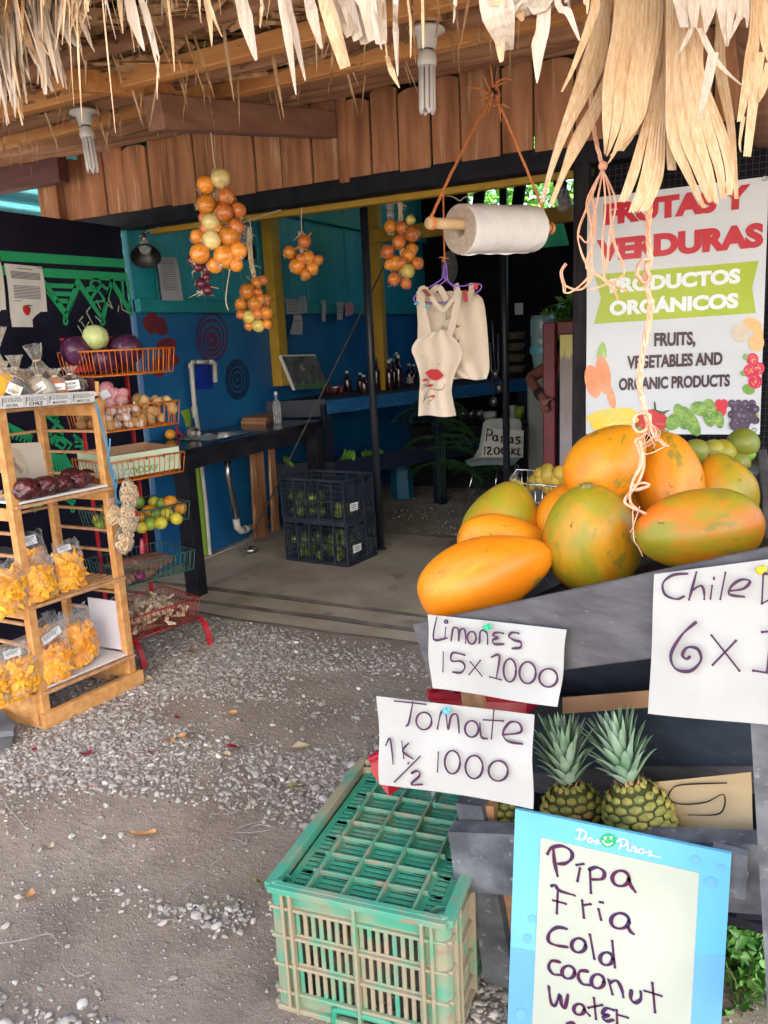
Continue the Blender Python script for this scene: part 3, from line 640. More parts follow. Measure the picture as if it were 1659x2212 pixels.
# ---- energy saving lamps
m_lampw = M('lamp_white', (.62, .59, .54), rough=.35); m_tubew = M('lamp_tube_white', (.68, .66, .63), rough=.25)
def under_roof(px, py):
    """the farthest point on a sighting that still lies just below the roof timbers"""
    best = (Dp(px, py, 2.2), 2.2)
    for i in range(300):
        d = 1.8+.01*i; p = Dp(px, py, d)
        if 1.55 < p.y < 3.5 and p.z < roofz(p.y)-.05: best = (p, d)
    return best
def cfl(label, p, s, lean=(0, 0)):
    t = thing('energy_saving_lamp', label, 'lamp', p); p = V(p)
    R3 = Matrix.Rotation(lean[0], 3, 'X') @ Matrix.Rotation(lean[1], 3, 'Y')
    g = MB(); g.lathe([(0, .0), (.05*s, 0), (.052*s, -.008*s), (.03*s, -.016*s), (.026*s, -.05*s), (.021*s, -.052*s), (0, -.052*s)], p, 24, R3); g.build('ceiling_rose', m_lampw, t)
    g = MB(); g.lathe([(.017*s, -.05*s), (.017*s, -.058*s), (.025*s, -.062*s), (.028*s, -.085*s), (.026*s, -.095*s), (0, -.097*s)], p, 20, R3); g.build('ballast', m_lampw, t)
    g = MB(); g.lathe([(.0175*s, -.052*s), (.018*s, -.056*s)], p, 16, R3); g.build('collar', m_black, t)
    g = MB()
    for k in range(4):
        a = k*pi/2+.4
        c1 = V((.018*s*cos(a), .018*s*sin(a), 0)); c2 = V((.018*s*cos(a+.75), .018*s*sin(a+.75), 0))
        pts = [c1+V((0, 0, -.09*s)), c1+V((0, 0, -.205*s)), (c1+c2)/2+V((0, 0, -.215*s)), c2+V((0, 0, -.205*s)), c2+V((0, 0, -.09*s))]
        g.tube([p+R3 @ q for q in pts], .0062*s, 8)
    g.build('tubes', m_tubew, t)
cfl('white energy saving lamp under the orange batten near the middle', under_roof(922, 62)[0], .98*under_roof(922, 62)[1]/2.15, (.0, .03))
cfl('white energy saving lamp hanging at the left above the plank fascia', under_roof(180, 240)[0], .98*under_roof(180, 240)[1]/2.9, (.0, -.06))
cfl('small white energy saving lamp inside the shop above the right onion bunch', Dp(842, 437, 5.2), .95)
# ================================================================== WOODEN SNACK RACK (left)
rr = random.Random(21)
A_, B_, C_, D_ = V((-2.75, 2.075, 0)), V((-2.69, 2.516, 0)), V((-3.05, 2.51, 0)), V((-3.11, 2.07, 0))
f9 = RG(0, 860, 330); f5 = RG(0, 1240, 340, 1504); UPY = (0, 1, 0)
wr = thing('wooden_rack', 'pale wooden bakery rack with slatted shelves full of bagged snacks', 'rack', (A_+C_)/2)
for p, h, w_ in ((A_, 1.35, .042), (B_, 1.35, .044), (C_, 1.35, .036), (D_, 1.35, .042)):
    g = MB(); g.beam(p, p+V((0, 0, h)), w_, .034, up=(1, 0, 0), bev=.003); g.build('post', m_wood, wr)
m_wood2 = M('worn_slat', (.36, .17, .075), (.52, .29, .14), rough=.7, scale=4, stretch=(8, 8, 8), bump=.15)
def bar(p, q, w_, h, name, mat=m_wood2, ext=0.0):
    d = (V(q)-V(p)).normalized()*ext; g = MB(); g.beam(V(p)-d, V(q)+d, w_, h, bev=.002); g.build(name, mat, wr)
for z in (1.205, 1.11, 1.01, .85, .755, .66, .46, .365, .26): 
    bar(B_+V((-.02, .0, z)), C_+V((.0, .0, z)), .018, .012, 'rung', ext=.015); bar(A_+V((-.02, 0, z-.01)), D_+V((0, 0, z-.01)), .018, .012, 'rung', ext=.015)
    if z in (1.205, .85): bar(C_+V((-.01, -.02, z)), D_+V((-.01, .02, z)), .018, .012, 'rung')
for z in (1.30, .92, .50, .09):
    bar(B_+V((-.01, 0, z)), C_+V((0, 0, z)), .022, .05 if z > .1 else .10, 'shelf_rail', m_wood); bar(A_+V((-.01, 0, z)), D_+V((0, 0, z)), .022, .05 if z > .1 else .10, 'shelf_rail', m_wood)
bar(A_+V((.03, -.04, .035)), B_+V((.03, .04, .035)), .03, .07, 'base_beam', m_wood); bar(A_+V((0, -.03, .08)), D_+V((0, -.03, .08)), .022, .15, 'side_plank', m_wood)
bar(B_+V((-.12, .0, .035)), C_+V((.1, 0, .035)), .03, .05, 'base_beam', m_wood2)
def shelf_slats(z, ks, name='slat'):
    for k in ks:
        t = k/9; p = A_.lerp(D_, t)+V((.028, 0, z)); q = B_.lerp(C_, t)+V((.028, 0, z)); bar(p, q, .016, .014, name, ext=.012)
shelf_slats(.532, range(10)); shelf_slats(.152, (0, 1, 2, 8, 9)); shelf_slats(.952, (0, 9)); shelf_slats(1.335, (1, 5, 9))
m_board = M('white_board', (.70, .68, .66), (.58, .55, .54), rough=.75, scale=6)
def sheet(z, ins, name='shelf_board', th=.008, mat=m_board):
    g = MB(); c = (A_+B_+C_+D_)/4; P = [V((c.x+(p.x-c.x)*ins+.02, c.y+(p.y-c.y)*.93, 0)) for p in (A_, B_, C_, D_)]
    g.prism([(p.x, p.y) for p in reversed(P)], z, z+th); g.build(name, mat, wr)
sheet(.962, 1.0, th=.010); sheet(.163, .98); sheet(1.362, 1.06, th=.016)
g = MB(); a = B_+V((-.02, .01, 0)); g.box((B_.x-.10, B_.y-.012, .30), (.20, .006, .24), Matrix.Rotation(.02, 3, 'Z')); g.build('side_board', M('lilac_white_board', (.60, .56, .62), (.66, .62, .66), rough=.6, scale=4), wr)
g = MB(); g.box((B_.x-.08, B_.y+.0, 1.395), (.16, .014, .085)); g.build('top_stop', M('dark_maroon_board', (.06, .015, .018), rough=.7), wr)
g = MB(); a, b = f9(1215, 470), f9(1230, 640); g.beam(Xp(*b, -2.655), Xp(*a, -2.655), .008, .02, up=(1, 0, 0)); g.build('top_stop', m_wood, wr)
# label strip with printed cards along the top shelf
m_print = M('black_print', (.02, .02, .022), rough=.7); m_card = M('white_card', (.76, .76, .75), (.70, .70, .70), rough=.6, scale=20)
XS = -2.664
def onstrip(u, v, o=0): # u 0..4 cards, v 0..1 downwards
    t = (u-.0)/4; top = Xp(*f9(0+1190*t, 672-65*t), XS); bot = Xp(*f9(0+1190*t, 810-85*t), XS); q = top.lerp(bot, v); q.x += o; return q
g = MB(); a, b = onstrip(-1.2, -.12, -.004), onstrip(4.03, -.12, -.004); c_, d_ = onstrip(4.03, 1.06, -.004), onstrip(-1.2, 1.06, -.004)
g.add([a, b, c_, d_]+[p+V((-.012, 0, 0)) for p in (a, b, c_, d_)], [(0, 3, 2, 1), (4, 5, 6, 7), (0, 1, 5, 4), (1, 2, 6, 5), (2, 3, 7, 6), (3, 0, 4, 7)]); g.build('label_rail', m_board, wr)
for k, wd in enumerate(('NATURAL', 'CHILE', 'MADURO', 'LIMON Y SAL')):
    g = MB(); g.quad(*[onstrip(k+.05, .04, .0015), onstrip(k+.05, .97, .0015), onstrip(k+.96, .97, .0015), onstrip(k+.96, .04, .0015)]); cdp = g.build('price_card', m_card, wr)
    g = MB(); wid = .58 if k else .5; vs, fs = text_mesh(wd, 1, .03 if k == 1 else .01); x0 = min(v.x for v in vs); x1 = max(v.x for v in vs); hh = .34 if k == 1 else .25
    g.add([onstrip(k+.5+((v.x-x0)/(x1-x0)-.5)*wid, .90-v.y/.72*hh, .003) for v in vs], fs)
    for j in range(4):
        u = k+.1
        while u < k+.88:
            e = rr.uniform(.03, .12); v = .1+.11*j; 
            if u+e < k+.93: g.quad(onstrip(u, v, .003), onstrip(u, v+.05, .003), onstrip(u+e, v+.05, .003), onstrip(u+e, v, .003))
            u += e+.03
    g.quad(onstrip(k+.07, .1, .003), onstrip(k+.07, .85, .003), onstrip(k+.1, .85, .003), onstrip(k+.1, .1, .003)); g.build('print', m_print, cdp)
# ---- spice bags on the top shelf
m_film = clear_film('clear_film', amount=.86, rough=.07, bump=1.0, bscale=30); m_film3 = clear_film('tan_film', tint=(.92, .84, .72), amount=.82, rough=.1)
m_film2 = clear_film('amber_film', tint=(.95, .85, .65), amount=.7)
def lumpy(seed, amp=.12):
    q = random.Random(seed); ph = [q.uniform(0, 6) for _ in range(4)]
    return lambda a, z: 1+amp*sin(2*a+ph[0]+z*20)+amp*.7*sin(3*a+ph[1]-z*30)+amp*.5*sin(7*a+ph[2]+z*60)+amp*.3*sin(11*a+ph[3])
def spice_bag(label, p, s, mat, tall=1.0, lean=0, tagged=None, film=m_film3, seed=0, neckflare=1.0):
    t = thing('spice_bag', label, 'bag', p); p = V(p); R3 = Matrix.Rotation(lean, 3, (1, .2, 0)) @ Matrix.Rotation(seed*1.3, 3, 'Z')
    g = MB(); g.lathe([(0, .001), (.050*s, .0), (.0595*s, .02*s), (.053*s, .047*s), (.033*s, .066*s), (.012*s, .076*s), (0, .078*s)], p, 20, R3, fn=lumpy(seed, .05)); g.build('filling', mat, t)
    g = MB(); h = .080*s*tall**.7
    g.lathe([(0, -.0), (.05*s, -.001), (.061*s, .02*s), (.054*s, .048*s), (.03*s, .07*s), (.010*s, h), (.016*s, h+.012*s), (.024*s*neckflare, h+.022*s*tall), (.030*s*neckflare, h+.032*s*tall)], p, 44, R3, fn=lumpy(seed+3, .13)); g.build('wrapper', film, t)
    g = MB(); g.lathe([(.012*s, h-.003), (.014*s, h), (.012*s, h+.004)], p, 12, R3); g.tube([p+R3 @ V((.012*s, 0, h)), p+R3 @ V((.035*s, .01, h-.015)), p+R3 @ V((.045*s, .015, h-.05*s))], .0016, 5); g.build('tie', m_string, t)
    if tagged:
        to = (CAM-p); to.z = 0; to.normalize(); sd_ = V((-to.y, to.x, 0)); an = tagged[0]
        c = p+to*.062*s+V((0, 0, .035*s)); ax = sd_*cos(an)+V((0, 0, 1))*sin(an); ay = V((0, 0, 1))*cos(an)-sd_*sin(an); ay = (ay-to*.25).normalized()
        w_, h_ = tagged[1]; g = MB(); g.quad(c-ax*w_-ay*h_, c+ax*w_-ay*h_, c+ax*w_+ay*h_, c-ax*w_+ay*h_); lb = g.build('label', m_card, t)
        g = MB(); o = to*.002
        if tagged[2]: lettering(g, tagged[2], lambda x, y: c+o+ax*x+ay*(y+.004), .012, .0006, width=w_*1.2)
        for j in range(3): v = -.25-.22*j; g.quad(*[c+o+ax*w_*a+ay*h_*b for a, b in ((-.8, v), (.7-.2*j, v), (.7-.2*j, v+.09), (-.8, v+.09))])
        g.build('print', m_print, lb)
    return t
def shelfpt(px, py, X, z=1.38): p = Xp(*f9(px, py), X); return V((p.x, p.y, z))
m_cacao = M('cacao_powder', (.055, .026, .02), (.08, .04, .03), rough=.9, scale=60); m_white_p = M('pale_flour', (.60, .54, .46), (.66, .60, .52), rough=.9, scale=30)
m_terra = M('paprika', (.50, .17, .055), (.56, .22, .08), rough=.9, scale=40); m_turm = M('turmeric', (.66, .32, .02), (.72, .40, .03), rough=.8, scale=30); m_tan = M('tan_seeds', (.35, .22, .12), (.18, .10, .05), rough=.9, scale=90)
spice_bag('clear bag of cacao with a white label, right end of the top shelf', shelfpt(915, 590, -2.74), 1.0, m_cacao, lean=.05, tagged=(.08, (.030, .020), 'CACAO'), seed=1)
spice_bag('clear bag of orange spice with a white label beside the cacao', shelfpt(725, 600, -2.76), .95, m_terra, lean=.1, tagged=(.0, (.032, .014), None), seed=2, film=m_film2)
spice_bag('clear bag of white powder with a slanted label on the top shelf', shelfpt(490, 612, -2.75), 1.05, m_white_p, lean=-.15, tagged=(.5, (.028, .016), None), seed=3)
spice_bag('tall necked bag of dark seeds behind the white powder bag', shelfpt(580, 560, -2.87, 1.385), 1.35, m_cacao, tall=1.5, lean=.25, seed=4)
spice_bag('clear bag of dark grains with a tilted white label, left on the top shelf', shelfpt(190, 640, -2.74), 1.1, m_cacao, tagged=(-.5, (.026, .022), None), seed=5)
spice_bag('gold tied bag standing behind the dark grain bag', shelfpt(235, 590, -2.86), 1.2, m_turm, tall=1.35, seed=6, film=m_film2)
spice_bag('small tan seed bag between the gold bag and the dark seed bag', shelfpt(360, 560, -2.88), 1.0, m_tan, seed=7, film=m_film2)
spice_bag('tan seed bag at the left end of the top shelf', shelfpt(60, 600, -2.84), 1.15, m_tan, tall=1.2, seed=8, film=m_film2)
spice_bag('bright yellow turmeric bag at the left edge of the photo on the top shelf', shelfpt(-40, 600, -2.80), 1.6, m_turm, tall=1.8, lean=-.1, seed=9, film=m_film2)
# ---- dark wrapped balls, cardboard and cinnamon bag on the second shelf
m_beet = M('dark_red_wrapped', (.035, .004, .008), (.11, .012, .014), rough=.18, scale=30, bump=1.0, bscale=55, spec=.8, c3=(.22, .05, .02), s3=26, t3=.64, seedobj=True)
def wrinkle(seed):
    q = random.Random(seed); ph = [q.uniform(0, 6) for _ in range(5)]
    return lambda a, z: 1+.05*sin(3*a+ph[0]+4*z)+.05*sin(5*a+ph[1]-5*z)+.03*sin(9*a+ph[2]+9*z)+.025*sin(14*a+ph[3]-12*z)
for i, (px, py, r, X, lb) in enumerate(((985, 1730, .047, -2.735, 'dark red wrapped bundle nearest the right end of the second shelf'), (770, 1770, .043, -2.735, 'dark red wrapped bundle second from the right end of the second shelf'), (560, 1790, .05, -2.735, 'rounded dark red wrapped bundle in the middle of the second shelf'),
                          (300, 1790, .056, -2.74, 'large dark red wrapped bundle with a pale torn top on the second shelf'), (900, 1680, .045, -2.84, 'dark red wrapped bundle in the back row behind the others'), (1090, 1720, .036, -2.82, 'small dark red wrapped bundle against the rack post'), (180, 1800, .042, -2.83, 'dark red wrapped bundle half hidden behind the front left rack post'))):
    p = Xp(*f9(px, py), X); p.z = .972+r*.82; g = MB(); g.ball(V((0, 0, 0)), (r*1.1, r*1.12, r*.86), 40, 26, fn=wrinkle(i))
    o = g.build('wrapped_bundle', m_beet); o.location = p; tag(o, lb, 'bundle')
P = [Xp(*f9(*q), -2.90) for q in ((50, 1255), (510, 1235), (600, 1690), (120, 1760))]
g = MB(); g.add(P+[q+V((-.005, 0, 0)) for q in P], [(3, 2, 1, 0), (4, 5, 6, 7), (0, 1, 5, 4), (1, 2, 6, 5), (2, 3, 7, 6), (3, 0, 4, 7)])
tag(g.build('cardboard_sheet', M('pale_cardboard', (.62, .54, .45), (.55, .47, .38), rough=.85, scale=5)), 'pale cardboard sheet leaning at the back of the second rack shelf', 'cardboard')
cb = thing('cinnamon_bag', 'clear bag with a cinnamon stick leaning behind the left rack post', 'bag', Xp(*f9(150, 1700), -2.84))
g = MB(); a, b = Xp(*f9(110, 1420), -2.83), Xp(*f9(270, 1610), -2.83); g.tube([a, b], .008, 10); g.build('stick', M('cinnamon', (.16, .05, .025), (.22, .08, .04), rough=.8, scale=30), cb)
c = Xp(*f9(170, 1520), -2.82); g = MB(); g.ball(c+V((0, 0, -.02)), (.03, .06, .09), 18, 12, fn=wrinkle(77)); g.build('wrapper', m_film2, cb)
# ---- chip bags
m_chip = M('yellow_chips', (.78, .31, .010), (.86, .42, .025), rough=.45, scale=14, c3=(.62, .27, .02), s3=20, t3=.6, w3=.1)
m_chip2 = M('orange_chips', (.82, .27, .012), (.90, .42, .035), rough=.45, scale=14, c3=(.70, .18, .01), s3=20, t3=.62, w3=.1)
def chip_bag(label, p, W, Hc, Hb, mat, lean=0, yaw=0, seed=0, paper=None, n=230, group='snack bags'):
    """W half width, Hc height of chips, Hb height of the open film above"""
    t = thing('chip_bag', label, 'bag', p); p = V(p); q = random.Random(seed); Dh = W*.55
    R3 = Matrix.Rotation(yaw, 3, 'Z') @ Matrix.Rotation(lean, 3, 'Y')      # local: x to the viewer (+X), y along the shelf, z up
    def prof(v): return (max(.0, 1-abs(2*v-1)**4))**.5
    g = MB()
    for k in range(n):
        v = q.uniform(.03, 1); a = q.uniform(-1, 1); hw = W*(.93+.07*sin(v*9+seed))*(1-.25*max(0, v-.7)); d_ = Dh*(1-a*a)**.5*prof(min(v*.9+.05, .97))
        d0 = d_*(1-q.random()**2.5*.5); c = V((d0, a*hw*.95, v*Hc+.006))
        if q.random() < .12: c.x = -c.x
        an = q.uniform(0, 6.3); nrm = V((1, a*.7+q.gauss(0, .4), q.gauss(.1, .45))).normalized(); u = nrm.orthogonal().normalized(); u = (Matrix.Rotation(an, 3, nrm) @ u); w_ = nrm.cross(u)
        L, B = q.uniform(.018, .036), q.uniform(.011, .018); vs = []; cv = q.uniform(.0, .38)
        for i in range(5):
            s_ = (i/4-.5)*2; e = (1-abs(s_)**2.6)*.75+.25
            for j in (-1, 0, 1): vs.append(p+R3 @ (c+u*s_*L+w_*j*B*e+nrm*(cv*L*(.5-s_*s_)+.002*q.uniform(-1, 1)+(.004 if j == 0 else 0))))
        g.add(vs, [(3*i+j, 3*i+j+1, 3*i+j+4, 3*i+j+3) for i in range(4) for j in (0, 1)], False)
    g.build('chips', mat, t)
    g = MB(); g.ball(p+R3 @ V((0, 0, Hc*.48)), (Dh*.62, W*.82, Hc*.46), 14, 10, M3=R3); g.build('chip_core', mat, t)
    g = MB(); Ht = Hc+Hb; nv = 16; nu = 22; ph = [q.uniform(0, 6) for _ in range(4)]
    def film(u, v):
        a = 2*pi*u; z = v*Ht; f = 1 if z < Hc else max(.12, 1-((z-Hc)/Hb)*.9)
        bt = min(1, v*7+.45); x = (Dh+.006)*f*bt*cos(a); y = (W*1.02+.004)*(1-.12*max(0, (z-Hc)/Hb))*sin(a)
        wr_ = .004+.006*max(0, (z-Hc)/Hb)
        return p+R3 @ V((x+wr_*sin(5*a+ph[0]+z*60), y+wr_*.6*sin(7*a+ph[1]-z*70), z+(.012*sin(3*a+ph[2]) if v > .93 else 0)))
    g.grid(film, nu, nv); g.build('wrapper', m_film, t)
    if paper:
        dx, dz, w_, h_, an = paper; c = p+R3 @ V((.012, dx, Hc+dz)); ax = R3 @ V((0, cos(an), sin(an))); ay = R3 @ V((-.2, -sin(an), cos(an)))
        g = MB(); g.quad(c-ax*w_-ay*h_, c+ax*w_-ay*h_, c+ax*w_+ay*h_, c-ax*w_+ay*h_); lb = g.build('label', m_card, t)
        g = MB(); o = R3 @ V((.002, 0, 0))
        for j in range(3): v = .6-.35*j; g.quad(*[c+o+ax*w_*a_+ay*h_*b_ for a_, b_ in ((-.85, v), (.75-.15*j, v), (.75-.15*j, v+.12), (-.85, v+.12))])
        g.build('print', m_print, lb)
    return t
def sp(px, py, X, z): p = Xp(*f5(px, py), X); return V((X, p.y, z))
s3z, s4z = .545, .175
chip_bag('bag of yellow chips at the right end of the slatted shelf, film top folded white', sp(790, 1000, -2.76, s3z), .068, .135, .07, m_chip, seed=31, paper=(-.02, .045, .035, .012, .05))
chip_bag('bag of yellow chips in the middle of the slatted shelf', sp(450, 1040, -2.75, s3z), .074, .125, .07, m_chip, lean=-.05, seed=32)
chip_bag('bag of yellow chips half behind the front post on the slatted shelf', sp(60, 1070, -2.76, s3z), .085, .15, .05, m_chip, seed=33)
chip_bag('bag of yellow chips at the back of the slatted shelf with a dark printed head', sp(380, 900, -2.90, s3z), .07, .16, .09, m_chip, seed=34, paper=(-.015, .06, .045, .02, .0))
chip_bag('bag of orange chips at the right end of the bottom shelf', sp(930, 1800, -2.78, s4z), .085, .165, .09, m_chip2, lean=-.1, yaw=.1, seed=35, n=260)
chip_bag('bag of orange chips with white printed heading on the bottom shelf', sp(600, 1880, -2.76, s4z), .085, .14, .10, m_chip2, seed=36, paper=(.0, .06, .05, .017, .25), n=260)
chip_bag('bag of yellow chips at the left end of the bottom shelf', sp(200, 1960, -2.77, s4z), .085, .14, .08, m_chip, seed=37, paper=(-.02, .05, .04, .015, -.1))
chip_bag('bag of orange chips at the back of the bottom shelf behind the printed heading', sp(520, 1700, -2.93, s4z), .08, .15, .08, m_chip2, seed=38)
chip_bag('bag of pale yellow chips reaching past the left edge on the bottom shelf', sp(-90, 1960, -2.78, s4z), .08, .13, .08, m_chip, seed=39)
# grey board and brown jar end jutting in from the left
g = MB(); P = [Zp(*f5(*q), .70) for q in ((-300, 560), (60, 565), (215, 600), (205, 630), (-300, 720))]
g.prism([(p.x, p.y) for p in reversed(P)], .69, .703); tag(g.build('grey_board', M('grey_board', (.05, .05, .06), (.08, .08, .09), rough=.6, scale=12)), 'dark grey board jutting in from the left in front of the rack', 'board')
g = MB(); P = [Zp(*q, .05) for q in ((-60, 1550), (0, 1540), (36, 1575), (30, 1590), (-60, 1600))]
g.prism([(p.x, p.y) for p in reversed(P)], .05, .075); g.box(Zp(0, 1610, .02)+V((-.03, 0, 0)), (.1, .08, .05)); tag(g.build('low_bench', M('grey_bench', (.10, .11, .12), (.16, .16, .17), rough=.7, scale=9)), 'corner of a low grey bench at the left edge beside the rack foot', 'bench')
# ---- ring snack bags on a blue ribbon
m_ring = M('puffed_rings', (.50, .33, .17), (.58, .41, .24), rough=.75, scale=20); m_ribbon = M('blue_ribbon', (.12, .42, .72), (.2, .52, .8), rough=.45, scale=20)
f4 = RG(0, 1000, 560, 1511)
rb_ = thing('blue_ribbon', 'pale blue ribbon tied down the right rack post', 'ribbon', Xp(*f4(780, 800), -2.64))
g = MB(); pts = [(642, 15), (690, 180), (725, 330), (740, 450), (770, 560), (785, 680), (800, 790)]
g.ribbon(smooth_path([Xp(*f4(*p), -2.645) for p in pts]), .019, (1, .25, 0)); g.ribbon(smooth_path([Xp(*f4(*p), -2.63) for p in ((700, 260), (735, 340), (742, 260))]), .008, (1, 0, 0))
g.ribbon(smooth_path([Xp(*f4(*p), -2.63) for p in ((742, 440), (790, 540), (775, 640), (810, 700))]), .012, (1, .4, 0)); g.build('ribbon', m_ribbon, rb_)
for i, (px, py, s, lb) in enumerate(((868, 640, 1.0, 'uppermost clear bag of puffed rings hanging on the blue ribbon'), (868, 800, 1.08, 'middle clear bag of puffed rings with a red oval sticker'), (838, 950, .95, 'lowest clear bag of puffed rings hanging on the ribbon'), (765, 780, .7, 'small bag of puffed rings tucked behind the blue ribbon'))):
    c = Xp(*f4(px, py), -2.60 if i < 3 else -2.63); t = thing('ring_snack_bag', lb, 'bag', c); g = MB(); q = random.Random(50+i)
    for k in range(46):
        d = V((q.gauss(0, 1), q.gauss(0, 1), q.gauss(0, 1))).normalized(); d.x = abs(d.x)*1.0; pz = c+V((d.x*.026, d.y*.043, d.z*.052))*s
        nrm = (V((1, d.y*.6, d.z*.4))+V((q.gauss(0, .4), q.gauss(0, .4), q.gauss(0, .4)))).normalized(); u = nrm.orthogonal().normalized(); w_ = nrm.cross(u); R = q.uniform(.009, .012)
        g.tube([pz+(u*cos(2*pi*j/9)+w_*sin(2*pi*j/9))*R for j in range(10)], .0042, 6, cap=False)
    g.ball(c, (.016*s, .03*s, .04*s), 10, 8); g.build('rings', m_ring, t)
    g = MB(); ph = q.uniform(0, 6); g.lathe([(0, -.062*s), (.03*s, -.055*s), (.05*s, -.02*s), (.048*s, .02*s), (.03*s, .055*s), (.008*s, .075*s), (.022*s, .10*s), (.026*s, .115*s)], c, 26, Matrix.Diagonal(V((.62, 1, 1))), fn=lumpy(60+i, .05)); g.build('wrapper', m_film, t)
    if i == 1:
        g = MB(); g.ball(c+V((.026, .022, .018)), (.004, .012, .017), 14, 8); g.build('sticker', m_red, t)
# ================================================================== TIERED WIRE RACK
FL, RR, BR, BL = V((-2.825, 2.648, 0)), V((-2.705, 3.062, 0)), V((-3.028, 3.151, 0)), V((-3.145, 2.737, 0))
def bk_(u, v, z): p = FL+(RR-FL)*u+(BL-FL)*v; return V((p.x, p.y, z))
tr = thing('tiered_wire_rack', 'tall rack of six wire baskets on red legs holding vegetables', 'rack', bk_(.5, .5, 0))
m_orw = M('orange_wire', (.62, .17, .012), (.50, .12, .01), rough=.45, scale=30); m_grw = M('green_wire', (.03, .10, .085), (.05, .14, .11), rough=.5, scale=30, c3=(.16, .08, .04), s3=30, t3=.66); m_rdw = M('red_wire', (.42, .03, .02), (.30, .02, .018), rough=.5, scale=30)
m_redp = M('red_enamel', (.50, .012, .02), (.36, .008, .016), rough=.45, scale=8, c3=(.12, .06, .05), s3=20, t3=.7)
ZR = [.26, .518, .776, 1.034, 1.292, 1.55]; HB = [.115, .10, .09, .10, .115, .115]
for i, (z, h) in enumerate(zip(ZR, HB)):
    m = (m_rdw, m_grw, m_grw, m_orw, m_orw, m_orw)[i]; g = MB(); r = .0024
    def loop(e, zz, rad_): g.tube([bk_(e, e, zz), bk_(1-e, e, zz), bk_(1-e, 1-e, zz), bk_(e, 1-e, zz), bk_(e, e, zz)], rad_, 6)
    loop(0, z, .0042); loop(.03, z-h, .0042)
    nu, nv = 15, 10
    for k in range(nu+1):
        u = k/nu; g.tube([bk_(u, 0, z), bk_(.03+.94*u, .03, z-h), bk_(.03+.94*u, .97, z-h), bk_(u, 1, z)], r, 5)
    for k in range(1, nv):
        v = k/nv; g.tube([bk_(0, v, z), bk_(.03, .03+.94*v, z-h), bk_(.97, .03+.94*v, z-h), bk_(1, v, z)], r, 5)
    g.build('basket', m, tr)
for u in (.2, .82):
    g = MB(); p = bk_(u, 1.03, 0); g.beam(p, p+V((0, 0, 1.62)), .03, .008, up=(RR-FL), bev=.001); g.build('upright', m_redp, tr)
for u, v, o in ((.10, 0, -1), (1, 0, -1)):
    g = MB(); n_ = (FL-BL).normalized(); b = bk_(u, v, .145)
    P = smooth_path([b-n_*.02, b+n_*.02-V((0, 0, .03)), b+n_*.045-V((0, 0, .08)), b+n_*.055-V((0, 0, .145))]); a = (RR-FL).normalized()*.014
    vs = []
    for p in P: vs += [p-a-n_*.005, p+a-n_*.005, p+a+n_*.005, p-a+n_*.005]
    g.add(vs, [(4*i+j, 4*i+(j+1) % 4, 4*i+4+(j+1) % 4, 4*i+4+j) for i in range(len(P)-1) for j in range(4)]); g.build('leg', m_redp, tr)
# ---- produce kinds
def produce(name, label, cat, mat, fn, group):
    g = MB(); fn(g); o = g.build(name, mat); return Placer(tag(o, label, cat, group))
def rot(q=rr): return (q.uniform(0, 6.3), q.uniform(0, 6.3), q.uniform(0, 6.3))
m_pot = M('potato_skin', (.42, .26, .10), (.55, .36, .16), rough=.7, scale=20, c3=(.25, .14, .05), s3=60, t3=.68, vary=.15, seedobj=True)
potato = produce('potato', 'brown potato heaped in the second wire basket from the top', 'potato', m_pot, lambda g: g.ball((0, 0, 0), (.034, .026, .024), 16, 12, fn=wrinkle(5)), 'potatoes in the wire basket')
for k in range(34):
    u, v = rr.uniform(.42, .97), rr.uniform(.08, .9); lay = k % 3; potato(bk_(u, v, 1.205+.042*lay+.01*rr.random()), rot(), rr.uniform(.85, 1.12))
for k in range(12): potato(bk_(rr.uniform(.04, .3), rr.uniform(.2, .95), 1.205+.03*(k % 3)), rot(), rr.uniform(.85, 1.1))
m_gar = M('garlic_skin', (.72, .62, .55), (.62, .46, .42), rough=.6, scale=14, vary=.06, seedobj=True)
def garlic_fn(g):
    g.lathe([(0, -.019), (.008, -.02), (.02, -.012), (.024, 0), (.018, .013), (.007, .02), (.004, .034), (0, .035)], n=24, fn=lambda a, z: 1+.07*abs(sin(4*a)) if z < .015 else 1)
garlic = produce('garlic_bulb', 'white garlic bulb at the front of the second wire basket', 'garlic', m_gar, garlic_fn, 'garlic bulbs in the wire basket')
for k in range(13): garlic(bk_(rr.uniform(.18, .5), rr.uniform(.06, .3), 1.20+.036*(k % 3)), (rr.uniform(-.8, .8), rr.uniform(-.8, .8), 0), rr.uniform(.85, 1.15))
m_pink = M('pink_onion_net', (.62, .22, .24), (.72, .36, .36), rough=.4, scale=18, c3=(.80, .55, .52), s3=40, t3=.6, seedobj=True)
pk = thing('onion_net', 'net of pink onions with a yellow printed tag on the second basket', 'net bag', bk_(.25, .5, 1.3)); pr_ = []
for i, (px, py, r) in enumerate(((790, 1390, .034), (850, 1440, .036), (890, 1480, .037), (830, 1500, .034), (780, 1450, .034), (760, 1520, .03), (610, 1530, .034), (910, 1430, .028))):
    p = Dp(*r3(px, py), 3.83 if i != 6 else 3.75); g = MB(); g.ball(p, (r, r, r*.92), 16, 12, fn=wrinkle(i+30)); g.build('onion', m_pink, pk)
g = MB(); P = [Dp(*r3(*q), 3.74) for q in ((735, 1425), (790, 1400), (825, 1450), (760, 1480))]; g.quad(*P); g.build('tag', m_card, pk)
g = MB(); P = [Dp(*r3(*q), 3.735) for q in ((725, 1465), (745, 1470), (782, 1490), (770, 1510), (755, 1520), (730, 1500))]; g.add(P, [tuple(range(6))]); g.build('tag', M('yellow_tag', (.75, .48, .02), rough=.6), pk)
